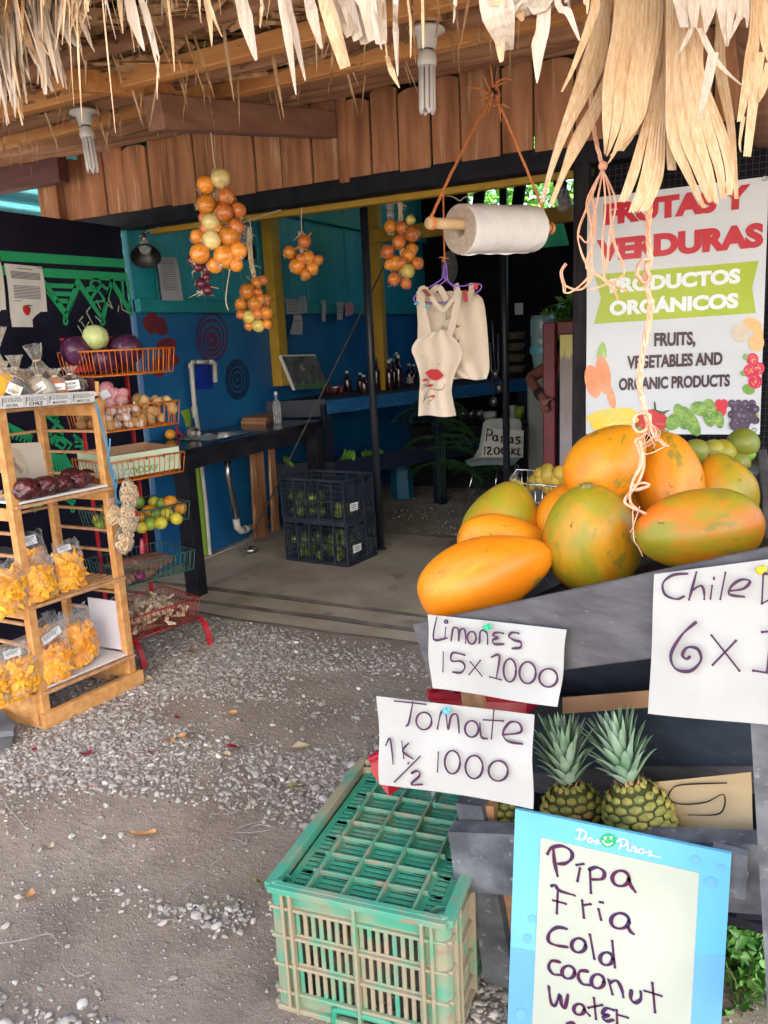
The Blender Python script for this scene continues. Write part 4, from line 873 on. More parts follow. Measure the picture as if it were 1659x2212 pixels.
# cabbages
m_gcab = M('green_cabbage', (.42, .50, .16), (.55, .60, .28), rough=.5, scale=5, c3=(.66, .68, .42), s3=7, t3=.6, bump=.3, bscale=12)
m_pcab = M('purple_cabbage', (.035, .008, .03), (.10, .02, .07), rough=.35, scale=6, c3=(.30, .15, .25), s3=16, t3=.60, w3=.12, bump=.9, bscale=22, seedobj=True)
def cabbage(label, p, r, mat, seed):
    t = thing('cabbage', label, 'cabbage', p); g = MB(); g.ball(p, (r, r, r*.9), 32, 22, fn=lambda a, z: 1+.015*sin(5*a+z*3)); g.build('head', mat, t); q = random.Random(seed)
    for k in range(7):
        ax = V((q.gauss(0, 1), q.gauss(0, 1), q.gauss(0, .7))).normalized(); R3 = ax.to_track_quat('Z', 'Y').to_matrix(); g = MB()
        g.grid(lambda u, v: V(p)+R3 @ V((sin(v*1.0)*cos(2*pi*u), sin(v*1.0)*sin(2*pi*u), cos(v*1.0)*.97))*(r*(1.01+.012*k/7+.03*(v**6)+.01*sin(9*u*2*pi)*v)), 22, 7); g.build('leaf', mat, t)
cabbage('pale green cabbage on top of the dark purple ones', Dp(*r3(708, 1020), 3.72), .060, m_gcab, 1)
cabbage('purple cabbage left of the pale green one in the top basket', Dp(*r3(565, 1115), 3.70), .070, m_pcab, 2); cabbage('purple cabbage at the right end of the top basket', Dp(*r3(930, 1105), 3.80), .076, m_pcab, 3); cabbage('purple cabbage low in the middle of the top basket', Dp(*r3(770, 1185), 3.72), .058, m_pcab, 4)
tb = thing('red_tub', 'shiny red plastic tub behind the cabbages in the top basket', 'tub', bk_(.5, .8, 1.45))
g = MB(); c = bk_(.36, .86, 1.455); n_ = 40
g.lathe([(.09, 0), (.105, .15), (.112, .157), (.108, .162), (.10, .155), (.085, .01)], c, n_, Matrix.Diagonal(V((1, 1.5, 1)))); g.build('shell', M('glossy_red', (.42, .012, .03), (.34, .01, .02), rough=.3, scale=4), tb)
# avocado carton
av = thing('avocado_carton', 'pale green fruit carton with upside down AVOCADOS print in the third basket', 'carton', bk_(.5, .5, .95))
m_cart = M('pale_green_carton', (.50, .60, .42), (.56, .64, .48), rough=.7, scale=8); m_cartin = M('brown_carton_inside', (.36, .19, .10), (.44, .25, .14), rough=.85, scale=8)
za, zb = .952, 1.062
def wall2(u0, v0, u1, v1, top=zb):
    g = MB(); a, b, c_, d_ = bk_(u0, v0, za), bk_(u1, v1, za), bk_(u1, v1, top), bk_(u0, v0, top); cen = bk_(.5, .5, 1); i_ = (cen-(a+b)/2); i_.z = 0; i_ = i_.normalized()*.004
    g.cur = 0; g.quad(a, b, c_, d_); g.cur = 1; g.quad(a+i_, d_+i_, c_+i_, b+i_); g.quad(d_, c_, c_+i_, d_+i_); g.build('carton_wall', [m_cart, m_cartin], av)
wall2(.05, .05, .95, .05); wall2(.95, .05, .95, .94, 1.066); wall2(.05, .05, .05, .94, 1.066); wall2(.05, .94, .95, .94, 1.07)
g = MB(); q = [bk_(.06, .06, za), bk_(.94, .06, za), bk_(.94, .93, za), bk_(.06, .93, za)]; g.quad(*q); g.build('carton_floor', m_cartin, av)
ux = (RR-FL).normalized(); nf = V((-ux.y, ux.x, 0)); nf = nf if nf.dot(FL-BL) > 0 else -nf
g = MB(); c = bk_(.42, .05, .985)+nf*.0015; lettering(g, 'AVOCADOS', lambda x, y: c-ux*x-V((0, 0, 1))*(y-.008), .045, .0012, width=.20); g.build('print', M('print_green', (.10, .33, .12), rough=.7), av)
g = MB(); c = bk_(.83, .05, .995)+nf*.0015
for k in range(7): a = -.6+k*.75; g.add([c, c+ux*.02*cos(a)+V((0, 0, .02*sin(a)))+ux*.004, c+ux*.032*cos(a+.1)+V((0, 0, .03*sin(a+.1)))], [(0, 1, 2)])
g.build('emblem', M('print_leaf_green', (.05, .42, .16), rough=.7), av)
for u in (.32, .52, .74):
    g = MB(); c = bk_(u, .05, 1.03)+nf*.002; g.add([c+ux*.009*cos(k*pi/8)+V((0, 0, .009*sin(k*pi/8))) for k in range(16)], [tuple(range(16))]); g.build('hole', M('hole_dark', (.09, .02, .015), rough=.9), av)
m_mgo = M('mango_skin', (.52, .31, .02), (.36, .26, .03), rough=.45, scale=9, seedobj=True, vary=.1)
mango = produce('mango', 'yellow green mango lying in the avocado carton', 'mango', m_mgo, lambda g: g.ball((0, 0, 0), (.05, .038, .034), 18, 12), 'mangoes in the carton')
for u, v in ((.62, .4), (.4, .5), (.75, .65), (.25, .4)): mango(bk_(u, v, 1.0), rot(), 1)
# citrus
m_ora = M('orange_peel', (.78, .27, .015), (.82, .38, .03), rough=.4, scale=6, bump=.3, bscale=90, seedobj=True, vary=.08)
m_lem = M('yellow_citrus', (.70, .50, .03), (.50, .50, .05), rough=.4, scale=8, bump=.3, bscale=90, seedobj=True, vary=.12)
m_grn = M('green_citrus', (.20, .34, .04), (.36, .42, .05), rough=.4, scale=8, bump=.3, bscale=90, seedobj=True, vary=.15)
def cit(g): g.ball((0, 0, 0), (.034, .034, .032), 20, 14); g.tube([(0, 0, .031), (0, 0, .035)], .004, 6)
orange = produce('orange', 'ripe orange piled in the fourth wire basket', 'orange', m_ora, cit, 'oranges in the wire basket')
lemon = produce('yellow_lemon', 'yellow lemon piled in the fourth wire basket', 'lemon', m_lem, cit, 'lemons in the wire basket')
lime = produce('green_mandarin', 'green skinned mandarin piled in the fourth wire basket', 'mandarin', m_grn, cit, 'green mandarins in the wire basket')
for (px, py, k, s) in ((1150, 690, 0, 1.1), (1215, 730, 0, 1), (1005, 755, 0, 1.05), (1040, 690, 1, .95), (1085, 700, 2, .9), (1125, 770, 1, 1), (1085, 830, 1, .95), (1010, 835, 2, 1), (1190, 800, 1, .95), (945, 800, 0, .9), (930, 690, 2, 1), (1050, 770, 2, .85), (955, 860, 1, .85), (890, 830, 2, .9)):
    dpt = 4.0+.45*(770-py)/300; (orange, lemon, lime)[k](Dp(*f4(px, py), dpt), rot(), s)
for k in range(9): (lime, lemon, lime)[k % 3](bk_(rr.uniform(.04, .4), rr.uniform(.35, .95), .715+.05*(k % 2)), rot(), .9)
# roots
m_yuca = M('yuca_bark', (.13, .05, .03), (.22, .10, .06), rough=.8, scale=6, detail=8, stretch=(1, 1, 1), bump=.5, bscale=20, c3=(.40, .22, .14), s3=9, t3=.64)
m_camote = M('sweet_potato_skin', (.28, .10, .07), (.40, .18, .11), rough=.8, scale=9, bump=.3)
def root(label, name, a, b, r, mat, sag=.01, cat='root'):
    g = MB(); a, b = V(a), V(b); n = 14; pts = [a.lerp(b, i/n)+V((0, 0, -sag*4*(i/n)*(1-i/n)))+V((0, 0, .004*sin(i*1.7))) for i in range(n+1)]
    rs = [r*(min(1, .25+(i/n)*3.5))*(min(1, .42+(1-i/n)*2.4))*(1+.05*sin(i*2.1)) for i in range(n+1)]; g.tube(pts, rs, 14); tag(g.build(name, mat), label, cat)
root('large brown yuca root lying across the fifth basket', 'yuca_root', bk_(.06, .42, .505), bk_(.80, .22, .485), .040, m_yuca)
root('brown yuca root at the back of the fifth basket', 'yuca_root', bk_(.15, .8, .475), bk_(.85, .62, .475), .036, m_yuca); root('short brown yuca root in front of the large one', 'yuca_root', bk_(.03, .3, .45), bk_(.52, .16, .448), .028, m_yuca)
root('pointed sweet potato at the left corner of the fifth basket', 'sweet_potato', bk_(.02, .35, .46), bk_(.16, .05, .44), .026, m_camote, cat='sweet potato'); root('pink chili pepper standing behind the yuca roots', 'pink_pepper', bk_(.62, .75, .46), bk_(.66, .78, .58), .013, M('pink_skin', (.62, .08, .12), rough=.35), cat='pepper')
g = MB(); g.ball(bk_(.3, .13, .445), (.026, .028, .024), 16, 12); tag(g.build('purple_onion', M('purple_onion_skin', (.18, .01, .09), (.26, .02, .12), rough=.3, scale=20)), 'small shiny purple onion under the yuca roots', 'onion')
# ginger
m_gin = M('ginger_skin', (.58, .38, .25), (.70, .53, .38), rough=.75, scale=16, c3=(.34, .19, .10), s3=30, t3=.64, vary=.12, seedobj=True)
def ginger_mesh(seed):
    q = random.Random(seed); g = MB(); p = V((0, 0, 0)); d = V((1, 0, 0))
    for k in range(4):
        e = p+d*q.uniform(.022, .03); r = q.uniform(.0085, .0125); g.tube([p, p.lerp(e, .3), p.lerp(e, .7), e], [r*.7, r, r*1.05, r*.55], 9)
        if q.random() < .8: s_ = V((q.gauss(0, .3), q.choice((-1, 1)), q.gauss(0, .5))).normalized(); m_ = p.lerp(e, .5); g.tube([m_, m_+s_*.014, m_+s_*.026], [r*.8, r*.85, r*.4], 8)
        p = e-d*.006; d = (d+V((0, q.gauss(0, .5), q.gauss(0, .35)))).normalized()
    return g.mesh('ginger_piece', m_gin)
gm = [ginger_mesh(90+i) for i in range(5)]; q = random.Random(8)
for k in range(120):
    o = bpy.data.objects.new('ginger_piece', gm[k % 5]); COL.objects.link(o); tag(o, 'knobbly pale ginger piece heaped in the lowest red basket', 'ginger', 'ginger pieces in the red basket')
    u, v = q.uniform(.04, .84), q.uniform(.06, .9); hump = .075*sin(pi*v)*(.5+.5*sin(pi*u))
    place(o, bk_(u, v, .175+hump*(.3+.7*(k/120))+q.uniform(0, .02)), (q.gauss(0, .35), q.gauss(0, .35), q.uniform(0, 6.3)), q.uniform(.58, .85))
g = MB(); g.grid(lambda u, v: bk_(.05+.9*u, .04+.9*v, .152+.05*max(0, .15-v)*6*(.6+.4*sin(u*7))), 10, 8, smooth=False); tag(g.build('carton_liner', m_cartin), 'torn brown cardboard lining under the ginger in the red basket', 'cardboard')
# ================================================================== INSIDE THE SHOP
rr = random.Random(33)
r6 = RG(860, 440, 600); r2 = RG(900, 1000, 1020); r7 = RG(1240, 780, 240, 1154); ri = RG(860, 900, 440)
m_glossb = M('glossy_black_top', (.008, .008, .012), (.02, .02, .028), rough=.14, scale=6)
m_matb = M('black_board', (.008, .007, .011), (.02, .018, .025), rough=.65, scale=5, bump=.1, spec=.2)
m_pvc = M('old_white_pvc', (.55, .52, .46), (.45, .41, .34), rough=.45, scale=14)
sc_ = thing('sink_counter', 'black counter with a steel sink and white plumbing by the blue wall', 'counter', (-3.45, 4.3, 0))
XC, CY0, CY1, CZ = -3.19, 3.60, 5.2, .95
hx0, hx1, hy0, hy1 = -3.62, -3.30, 4.0, 4.48
g = MB()
for x0, x1, y0, y1 in ((XW+.01, hx0, CY0, CY1), (hx1, XC, CY0, CY1), (hx0, hx1, CY0, hy0), (hx0, hx1, hy1, CY1)):
    g.prism([(x0, y0), (x1, y0), (x1, y1), (x0, y1)], CZ-.035, CZ)
g.build('worktop', m_glossb, sc_)
g = MB(); g.box((XC-.012, (CY0+CY1)/2, CZ-.08), (.022, CY1-CY0-.005, .09)); g.box(((XC+XW)/2, CY0+.012, CZ-.08), (XC-XW-.06, .022, .09)); g.build('apron_board', m_matb, sc_)
for x, y in ((XC-.06, CY0+.06), (XC-.05, CY1-.06)):
    g = MB(); g.beam((x, y, 0), (x, y, CZ-.036), .10, .09, up=(0, 1, 0)); g.build('leg', m_matb, sc_)
g = MB()
def basin(u, v):
    a = 2*pi*u; k = 1-v; sx, sy = (hx1-hx0)/2, (hy1-hy0)/2; e = 4
    rr_ = (abs(cos(a))**e+abs(sin(a))**e)**(-1/e); s = 1.06-.22*v if v > .2 else 1.06-.06*v/.2
    return ((hx0+hx1)/2+sx*rr_*cos(a)*s, (hy0+hy1)/2+sy*rr_*sin(a)*s, CZ+.004-(0 if v <= .2 else (v-.2)/.8*.14))
g.grid(basin, 40, 8); g.add([basin(u/40, 1) for u in range(40)], [tuple(range(40))]); g.build('sink', m_steel, sc_)
def on(X): return lambda a, b: Xp(*r1(a, b), X)
w_ = on(-3.70)
g = MB(); base = w_(265, 640); base.z = CZ
g.tube([base, w_(240, 500), w_(214, 200), w_(222, 184), w_(245, 180)], .016, 10); g.tube([w_(335, 180), w_(365, 180), w_(378, 192), w_(382, 320)], .017, 10); g.tube([w_(240, 180), w_(340, 180)], .015, 10); g.build('tap_pipe', m_pvc, sc_)
g = MB(); g.tube([w_(236, 490), w_(246, 565)], .022, 12); g.build('coupling', m_pvc, sc_); g = MB(); g.tube([w_(214, 225), w_(213, 190)], .020, 10); g.build('coupling', m_pvc, sc_)
wf = on(-3.60)
g = MB(); g.tube([wf(460, 830), wf(470, 960), wf(530, 1270)], .022, 14); g.build('drain_pipe', m_steel, sc_)
g = MB(); g.tube([wf(525, 1265), wf(535, 1320), wf(560, 1345), wf(590, 1335)], .027, 14); g.tube([wf(585, 1338), wf(600, 1330)], .031, 14); g.build('elbow', m_pvc, sc_)
g = MB(); g.tube([wf(600, 1330), on(-3.66)(840, 1240)], .021, 12); g.build('waste_pipe', M('grey_pipe', (.14, .14, .15), rough=.5), sc_)
g = MB(); g.tube(smooth_path([on(XW+.03)(285, 880), on(XW+.03)(320, 1200), on(XW+.03)(348, 1540)]), .014, 10); a = Zp(*r1(290, 1560), .03); b = Zp(*r1(865, 1325), .03); g.tube([a, b], .014, 10); g.build('supply_pipe', m_pvc, sc_)
g = MB(); P = [on(XW+.008)(*q) for q in ((215, 895), (280, 880), (345, 1540), (258, 1550))]; g.quad(*P); g.build('lime_panel', M('lime_board', (.20, .36, .03), (.28, .44, .05), rough=.6, scale=7, c3=(.07, .10, .03), s3=10, t3=.64), sc_)
for q, X in ((((630, 800), (715, 790), (748, 1395), (665, 1400)), -3.55), (((760, 770), (790, 765), (830, 1340), (785, 1350)), -3.5)):
    g = MB(); P = [on(X)(*p) for p in q]; n_ = V((-.02, 0, 0)); g.add(P+[p+n_ for p in P], [(0, 1, 2, 3), (7, 6, 5, 4), (0, 4, 5, 1), (1, 5, 6, 2), (2, 6, 7, 3), (3, 7, 4, 0)]); g.build('brown_board', m_plank, sc_)
# things on the counter
def ctr(a, b): return Zp(*r1(a, b), CZ)
p = ctr(75, 715); o = orange(p+V((0, 0, .034)), (.3, .2, 0), 1.05, 'single orange lying on the black counter'); o['group'] = ''
del o['group']
rb2 = thing('red_bag', 'crumpled red plastic bag beside the orange on the counter', 'bag', ctr(110, 690)); g = MB()
g.grid(lambda u, v: ctr(30+150*u, 690)+V((-.05+.02*sin(v*9+u*5), 0, .07*sin(pi*u)**.6*(1-abs(2*v-1)**2)+.008*sin(u*23+v*17)))+V((.10*(v-.5), 0, .004)), 26, 14); g.build('film', m_red, rb2)
pt = thing('saucepan', 'small grey saucepan lying on its side by the tap', 'pan', ctr(240, 700)); c = ctr(232, 712)+V((0, 0, .04)); R3 = V((.9, -.5, .1)).to_track_quat('Z', 'Y').to_matrix()
g = MB(); g.lathe([(0, -.035), (.038, -.035), (.042, .03), (.039, .03), (.035, -.03), (0, -.031)], c, 24, R3); g.build('bowl', M('grey_metal', (.28, .26, .24), rough=.45, metal=.6), pt)
g = MB(); g.tube([c+V((.0, .02, .02)), ctr(400, 705)+V((0, 0, .03))], .007, 8); g.build('handle', m_matb, pt)
kb = thing('cutting_board', 'thick wooden chopping boards stacked on the counter end', 'board', ctr(680, 600)); q = [ctr(560, 612), ctr(730, 615), ctr(800, 575), ctr(620, 572)]
m_cut = M('chopping_board', (.30, .13, .06), (.40, .20, .10), rough=.6, scale=3, stretch=(2, 12, 2))
g = MB(); g.prism([(p.x, p.y) for p in q], CZ+.001, CZ+.03); g.build('lower_board', m_cut, kb); g = MB(); g.prism([(p.x*.999-.004, p.y+.02) for p in q], CZ+.031, CZ+.05); g.build('upper_board', m_cut, kb)
m_glass = clear_film('clear_glass', amount=.72, rough=.05, bump=.15, bscale=20)
def bottle(label, p, h, r, mat, cap, liquid=None, band=None, name='bottle', group=None):
    t = thing(name, label, 'bottle', p, group); p = V(p)
    g = MB(); g.lathe([(0, .002), (r*.95, .002), (r, .01), (r, h*.56), (r*.85, h*.66), (r*.36, h*.76), (r*.34, h*.93), (0, h*.93)], p, 16); g.build('body', mat, t)
    g = MB(); g.lathe([(r*.4, h*.90), (r*.42, h*.905), (r*.42, h), (0, h)], p, 14); g.build('cap', cap, t)
    if liquid: g = MB(); g.lathe([(0, .006), (r*.9, .006), (r*.9, h*.45), (0, h*.45)], p, 14); g.build('liquid', liquid, t)
    if band: g = MB(); g.lathe([(r*1.02, h*.15), (r*1.025, h*.16), (r*1.025, h*.42), (r*1.02, h*.43)], p, 16); g.build('label', band, t)
    return t
m_capw = M('white_cap', (.62, .60, .58), rough=.4); m_capg = M('green_cap', (.02, .30, .13), rough=.4); m_capr = M('red_cap', (.42, .02, .03), rough=.4); m_darkglass = M('dark_bottle_glass', (.02, .008, .012), (.05, .016, .018), rough=.1, scale=9, coat=.5)
m_pill = M('label_paper', (.42, .40, .42), (.5, .3, .3), rough=.7, scale=30)
bottle('clear water bottle standing at the end of the sink counter', ctr(815, 605), .24, .032, m_glass, m_capw, name='water_bottle')
# ---- display table with bottles
TZ = 1.075; P0 = Yp(*r1(1145, 432), 5.5); P0.z = 0; d2 = V((.40, .915, 0)).normalized(); d1 = V((-1, -.42, 0)).normalized()
Lt = 3.0; corner = [P0, P0+d2*Lt, P0+d2*Lt+d1*1.6, P0+d1*.62]
tb_ = thing('display_table', 'dark blue display table with bottles and a banana shelf', 'table', P0+d2*.5)
m_dkb = M('dark_blue_board', (.004, .008, .024), (.008, .016, .042), rough=.55, scale=4, bump=.1); m_edge = M('blue_edge_board', (.01, .075, .21), (.015, .12, .28), rough=.45, scale=4, stretch=(3, 3, 8), c3=(.004, .03, .09), s3=6, t3=.6)
g = MB(); g.prism([(p.x, p.y) for p in corner], TZ-.03, TZ); g.build('table_top', m_dkb, tb_)
def board(p, q, z0, z1, th, name, mat, parent):
    g = MB(); g.beam(V((p.x, p.y, (z0+z1)/2)), V((q.x, q.y, (z0+z1)/2)), th, z1-z0); return g.build(name, mat, parent)
nb = V((d2.y, -d2.x, 0)); board(P0+nb*.013, P0+nb*.013+d2*Lt, TZ-.11, TZ+.002, .022, 'edge_board', m_edge, tb_); board(P0+d1*.62, P0, TZ-.13, TZ+.012, .022, 'edge_board', m_dkb, tb_)
for s in (.04, 1.3, 2.5): p = P0+d2*s+d1*.05; g = MB(); g.beam(p, p+V((0, 0, TZ-.03)), .09, .09, up=d2); g.build('leg', m_dkb, tb_)
g = MB(); p = P0+d1*.55+d2*.05; g.beam(p, p+V((0, 0, TZ-.03)), .09, .09, up=d2); g.build('leg', m_dkb, tb_)
sz = .50; g = MB(); sh = [P0+nb*.06, P0+nb*.06+d2*2.2, P0+d2*2.2+d1*.6, P0+d1*.6]; g.prism([(p.x, p.y) for p in sh], sz-.02, sz); g.build('lower_shelf', m_dkb, tb_)
board(sh[0], sh[1], sz-.06, sz+.08, .02, 'shelf_lip', m_dkb, tb_); board(sh[3], sh[0], sz-.06, sz+.08, .02, 'shelf_lip', m_dkb, tb_)
def tt(s, k, z=TZ): p = P0+d2*s+d1*k; return V((p.x, p.y, z))
m_ban = M('green_banana', (.10, .26, .015), (.16, .34, .03), rough=.45, scale=4)
def hand_(label, p, n, R, ang, tilt):
    t = thing('banana_bunch', label, 'bananas', p); p = V(p)
    for k in range(n):
        a = ang+(k-n/2)*.2; g = MB(); pts = []
        for i in range(9): s = i/8; pts.append(p+V((cos(a)*R*sin(s*1.7), sin(a)*R*sin(s*1.7), .03+R*.8*(1-cos(s*1.5))*tilt+.012*(k % 2))))
        g.tube(pts, [.006, .016, .02, .021, .021, .02, .017, .01, .006], 8); g.build('banana', m_ban, t)
hand_('green banana bunch at the table corner on the lower shelf', tt(.10, .02, sz), 6, .15, 1.2, .9); hand_('green banana bunch lying in the middle of the lower shelf', tt(.45, .03, sz), 7, .16, 1.9, .5); hand_('green bananas at the far left of the lower shelf', tt(.1, .32, sz), 5, .14, 4.2, .9); hand_('small green bananas far along the lower shelf', tt(.85, .02, sz), 4, .12, 1.2, .3)
# painting leaning on the table
pa = thing('painting', 'dark abstract canvas with pale dabs and a green foot leaning on the table', 'painting', tt(.2, .55)); P = [on(-3.66)(*q) for q in ((840, 142), (1078, 137), (1165, 358), (935, 372))]
m_pnt = M('painted_canvas', (.05, .055, .06), (.13, .14, .13), rough=.6, scale=9, c3=(.34, .34, .20), s3=11, t3=.60, w3=.1)
g = MB(); g.quad(P[3], P[2], P[1], P[0]); g.build('canvas', m_pnt, pa); g = MB(); g.quad(*[q+V((.003, 0, 0)) for q in (P[3], P[2], P[2].lerp(P[1], .22), P[3].lerp(P[0], .12))]); g.build('green_foot', M('painted_green', (.04, .15, .05), (.08, .2, .07), rough=.6, scale=20), pa)
g = MB(); g.beam(P[0]+V((-.012, 0, 0)), P[3]+V((-.012, 0, 0)), .025, .02); g.beam(P[0]+V((-.012, 0, 0)), P[1]+V((-.012, 0, 0)), .02, .025); g.build('stretcher', m_paper, pa)
def atT(a, b, k=None): # point on the table top under a sighting
    return Zp(*r1(a, b), TZ)
bottle('tall dark wine bottle with pale labels left of the painting', atT(842, 392)+V((0, 0, 0)), .30, .040, m_darkglass, m_glass, band=m_pill, name='wine_bottle')
m_sauce = M('amber_sauce', (.30, .16, .03), (.2, .12, .02), rough=.3, scale=8)
for a, b, h, cap, lb in ((930, 400, .095, m_capr, 'small sauce bottle with a red cap, left of two'), (995, 402, .115, m_capr, 'taller sauce bottle with a red cap in front of the painting'), (958, 392, .08, m_capw, 'small bottle with a white cap behind the red capped sauces')): bottle(lb, atT(a, b), h, .026, m_sauce, cap, name='sauce_bottle')
def jar(label, p, h, r, mat, lid, group=None):
    t = thing('jar', label, 'jar', p, group); g = MB(); g.lathe([(0, .002), (r, .002), (r, h*.8), (r*.85, h*.84)], p, 14); g.build('glass', mat, t); g = MB(); g.lathe([(r*.9, h*.82), (r*.92, h), (0, h)], p, 14); g.build('lid', lid, t)
m_jam = M('dark_preserve', (.05, .012, .012), (.12, .03, .02), rough=.15, scale=20)
for k, (a, b) in enumerate(((1095, 392), (1125, 400), (1160, 398), (1190, 402), (1215, 405), (1240, 400), (1255, 406), (1060, 398))): jar('small preserve jar in the row at the table corner', atT(a, b), .07 if k not in (0, 7) else .085, .022, m_jam if k not in (0, 7) else m_glass, (m_capr, m_capw, m_capr)[k % 3] if k > 1 else m_capw, 'preserve jars on the display table')
for k, (a, b, h, cap) in enumerate(((1300, 385, .19, m_capw), (1390, 385, .17, m_capw), (1415, 395, .16, m_capw), (1500, 375, .30, m_capg), (1545, 368, .29, m_capg), (1590, 372, .27, m_capw), (1622, 365, .28, m_capg), (1655, 362, .31, m_capw))):
    bottle('dark bottle standing along the blue table edge', atT(a, b), h, .036, m_darkglass, cap, group='dark bottles on the blue table')
for k, (a, b, h, cap) in enumerate(((330, 1450, .27, m_capw), (372, 1440, .32, m_capw), (455, 1455, .22, m_capw), (485, 1440, .2, m_capw), (345, 1425, .3, m_capg))):
    bottle('dark bottle standing along the blue table edge', Zp(*r6(a, b), TZ), h, .036, m_darkglass, cap, group='dark bottles on the blue table', band=m_pill if k == 2 else None)
# rope stay from the pole to the floor
rs = thing('rope_stay', 'dark diagonal cord from the pole down to a ring on the floor', 'rope', Zp(*r1(570, 1520), .045)); a = Yp(834, 566, 5.0); b = Zp(*r1(640, 1375), .17); m_cord = M('dark_cord', (.04, .035, .035), (.08, .07, .06), rough=.8, scale=60)
g = MB(); g.tube([a, b], .006, 6); g.build('cord', m_cord, rs)
c = Zp(*r1(570, 1525), .05); g = MB()
for k in range(9):
    p = b.lerp(c, k/8); ax = V((1, 0, 0)) if k % 2 else V((0, 1, 0)); g.tube([p+ax*.014*cos(2*pi*j/8)+V((0, 0, .02*sin(2*pi*j/8))) for j in range(9)], .0035, 5, cap=False)
g.build('chain', M('rusty_chain', (.10, .06, .045), (.16, .11, .08), rough=.7, scale=40), rs)
dr = thing('steel_dish', 'small steel dish on the floor under the sink', 'dish', Zp(*r1(625, 1500), .043)); p = Zp(*r1(625, 1495), .043); g = MB(); g.lathe([(0, .002), (.05, .002), (.06, .035), (.055, .035), (.045, .008), (0, .008)], p, 20); g.build('bowl', m_steel, dr)
hs = thing('green_hose', 'short loop of green garden hose by the concrete edge', 'hose', Zp(440, 1245, .02)); g = MB(); g.tube(smooth_path([Zp(x, y, .03) for x, y in ((428, 1232), (450, 1234), (475, 1240), (485, 1248), (470, 1256), (440, 1254), (425, 1250))]), .009, 8); g.build('tube', M('hose_green', (.01, .17, .11), rough=.35), hs)
# ---- dark plastic crates with limes
m_crate = M('dark_crate_plastic', (.010, .015, .026), (.028, .038, .058), rough=.5, scale=9, c3=(.12, .15, .2), s3=30, t3=.68)
m_lime = M('green_lime', (.13, .20, .02), (.28, .32, .05), rough=.4, scale=8, seedobj=True, vary=.2)
def lattice(g, o, ex, ey, n, nx, ny, w, th):
    """open lattice panel from o along ex, ey"""
    ux, uy = ex.normalized(), ey.normalized(); 
    for i in range(nx+1): p = o+ex*(i/nx); g.beam(p, p+ey, w, th, up=n, bev=0)
    for j in range(ny+1): p = o+ey*(j/ny); g.beam(p, p+ex, w, th, up=n, bev=0)
def dark_crate(label, o, ex, ey, h):
    t = thing('plastic_crate', label, 'crate', o); z = V((0, 0, h)); n1 = ex.normalized().cross(V((0, 0, 1)))
    for nm, p, e, n_ in (('front_panel', o, ex, -ey), ('back_panel', o+ey, ex, ey), ('end_panel', o, ey, -ex), ('end_panel', o+ex, ey, ex)):
        n_ = n_.normalized(); g = MB(); L = e.length; lattice(g, p+V((0, 0, .02)), e, z-V((0, 0, .05)), n_, int(L/.022), 6, .0042, .006)
        for i in range(int(L/.1)+1): q = p+e*(i/int(L/.1)); g.beam(q, q+z, .012, .014, up=n_, bev=0)
        for s in (0, .5, 1): q = p+z*s; g.beam(q, q+e, .016 if s != .5 else .01, .016, up=n_, bev=0)
        if nm == 'end_panel': q = p+e*.3+z*.82; g.beam(q, q+e*.4, .035, .006, up=n_, bev=0)
        g.build(nm, m_crate, t)
    g = MB(); lattice(g, o+V((0, 0, .012)), ex, ey, V((0, 0, 1)), 14, 9, .008, .006); g.build('crate_floor', m_crate, t); return t
fl = V((-3.10, 4.46, .046)); fr = V((-2.588, 4.432, .046)); rt_ = V((-2.556, 4.70, .046)); ex, ey = fr-fl, (rt_-fr)*1.25
dark_crate('lower black plastic crate holding limes on the concrete floor', fl, ex, ey, .285); dark_crate('upper black plastic crate half full of limes, stacked on another', fl+V((-.005, 0, .30)), ex, ey, .285)
limes = produce('lime', 'green lime inside the black plastic crates', 'lime', m_lime, cit, 'limes in the black crates')
for k in range(52): limes(fl+ex*rr.uniform(.08, .94)+ey*rr.uniform(.08, .75)+V((0, 0, .05+.05*(k % 3))), rot(), rr.uniform(.85, 1.05))
for k in range(18): limes(fl+ex*rr.uniform(.08, .55)+ey*rr.uniform(.06, .5)+V((0, 0, .35+.052*(k % 3))), rot(), rr.uniform(.85, 1.05))
for k in range(6): limes(fl+ex*rr.uniform(.8, .93)+ey*rr.uniform(.1, .5)+V((0, 0, .35+.05*(k % 2))), rot(), .95)
nX = ey.cross(V((0, 0, 1))).normalized()
for (q, lb) in ((((1312, 1160), (1368, 1145), (1368, 1200), (1315, 1215)), 'white printed sticker on the end of the upper black crate'), (((1333, 1450), (1390, 1430), (1392, 1480), (1338, 1503)), 'white printed sticker on the end of the lower black crate')):
    P = [Pp(*r1(*p), fr+nX*.012, nX) for p in q]; t = thing('crate_sticker', lb, 'sticker', P[0]); g = MB(); g.quad(*P); g.build('sheet', m_card, t); g = MB()
    for v in (.25, .5, .72): g.quad(*[P[0].lerp(P[1], u).lerp(P[3].lerp(P[2], u), vv)+nX*.002 for u, vv in ((.15, v), (.15, v+.07), (.75, v+.07), (.75, v))])
    g.build('print', m_print, t)
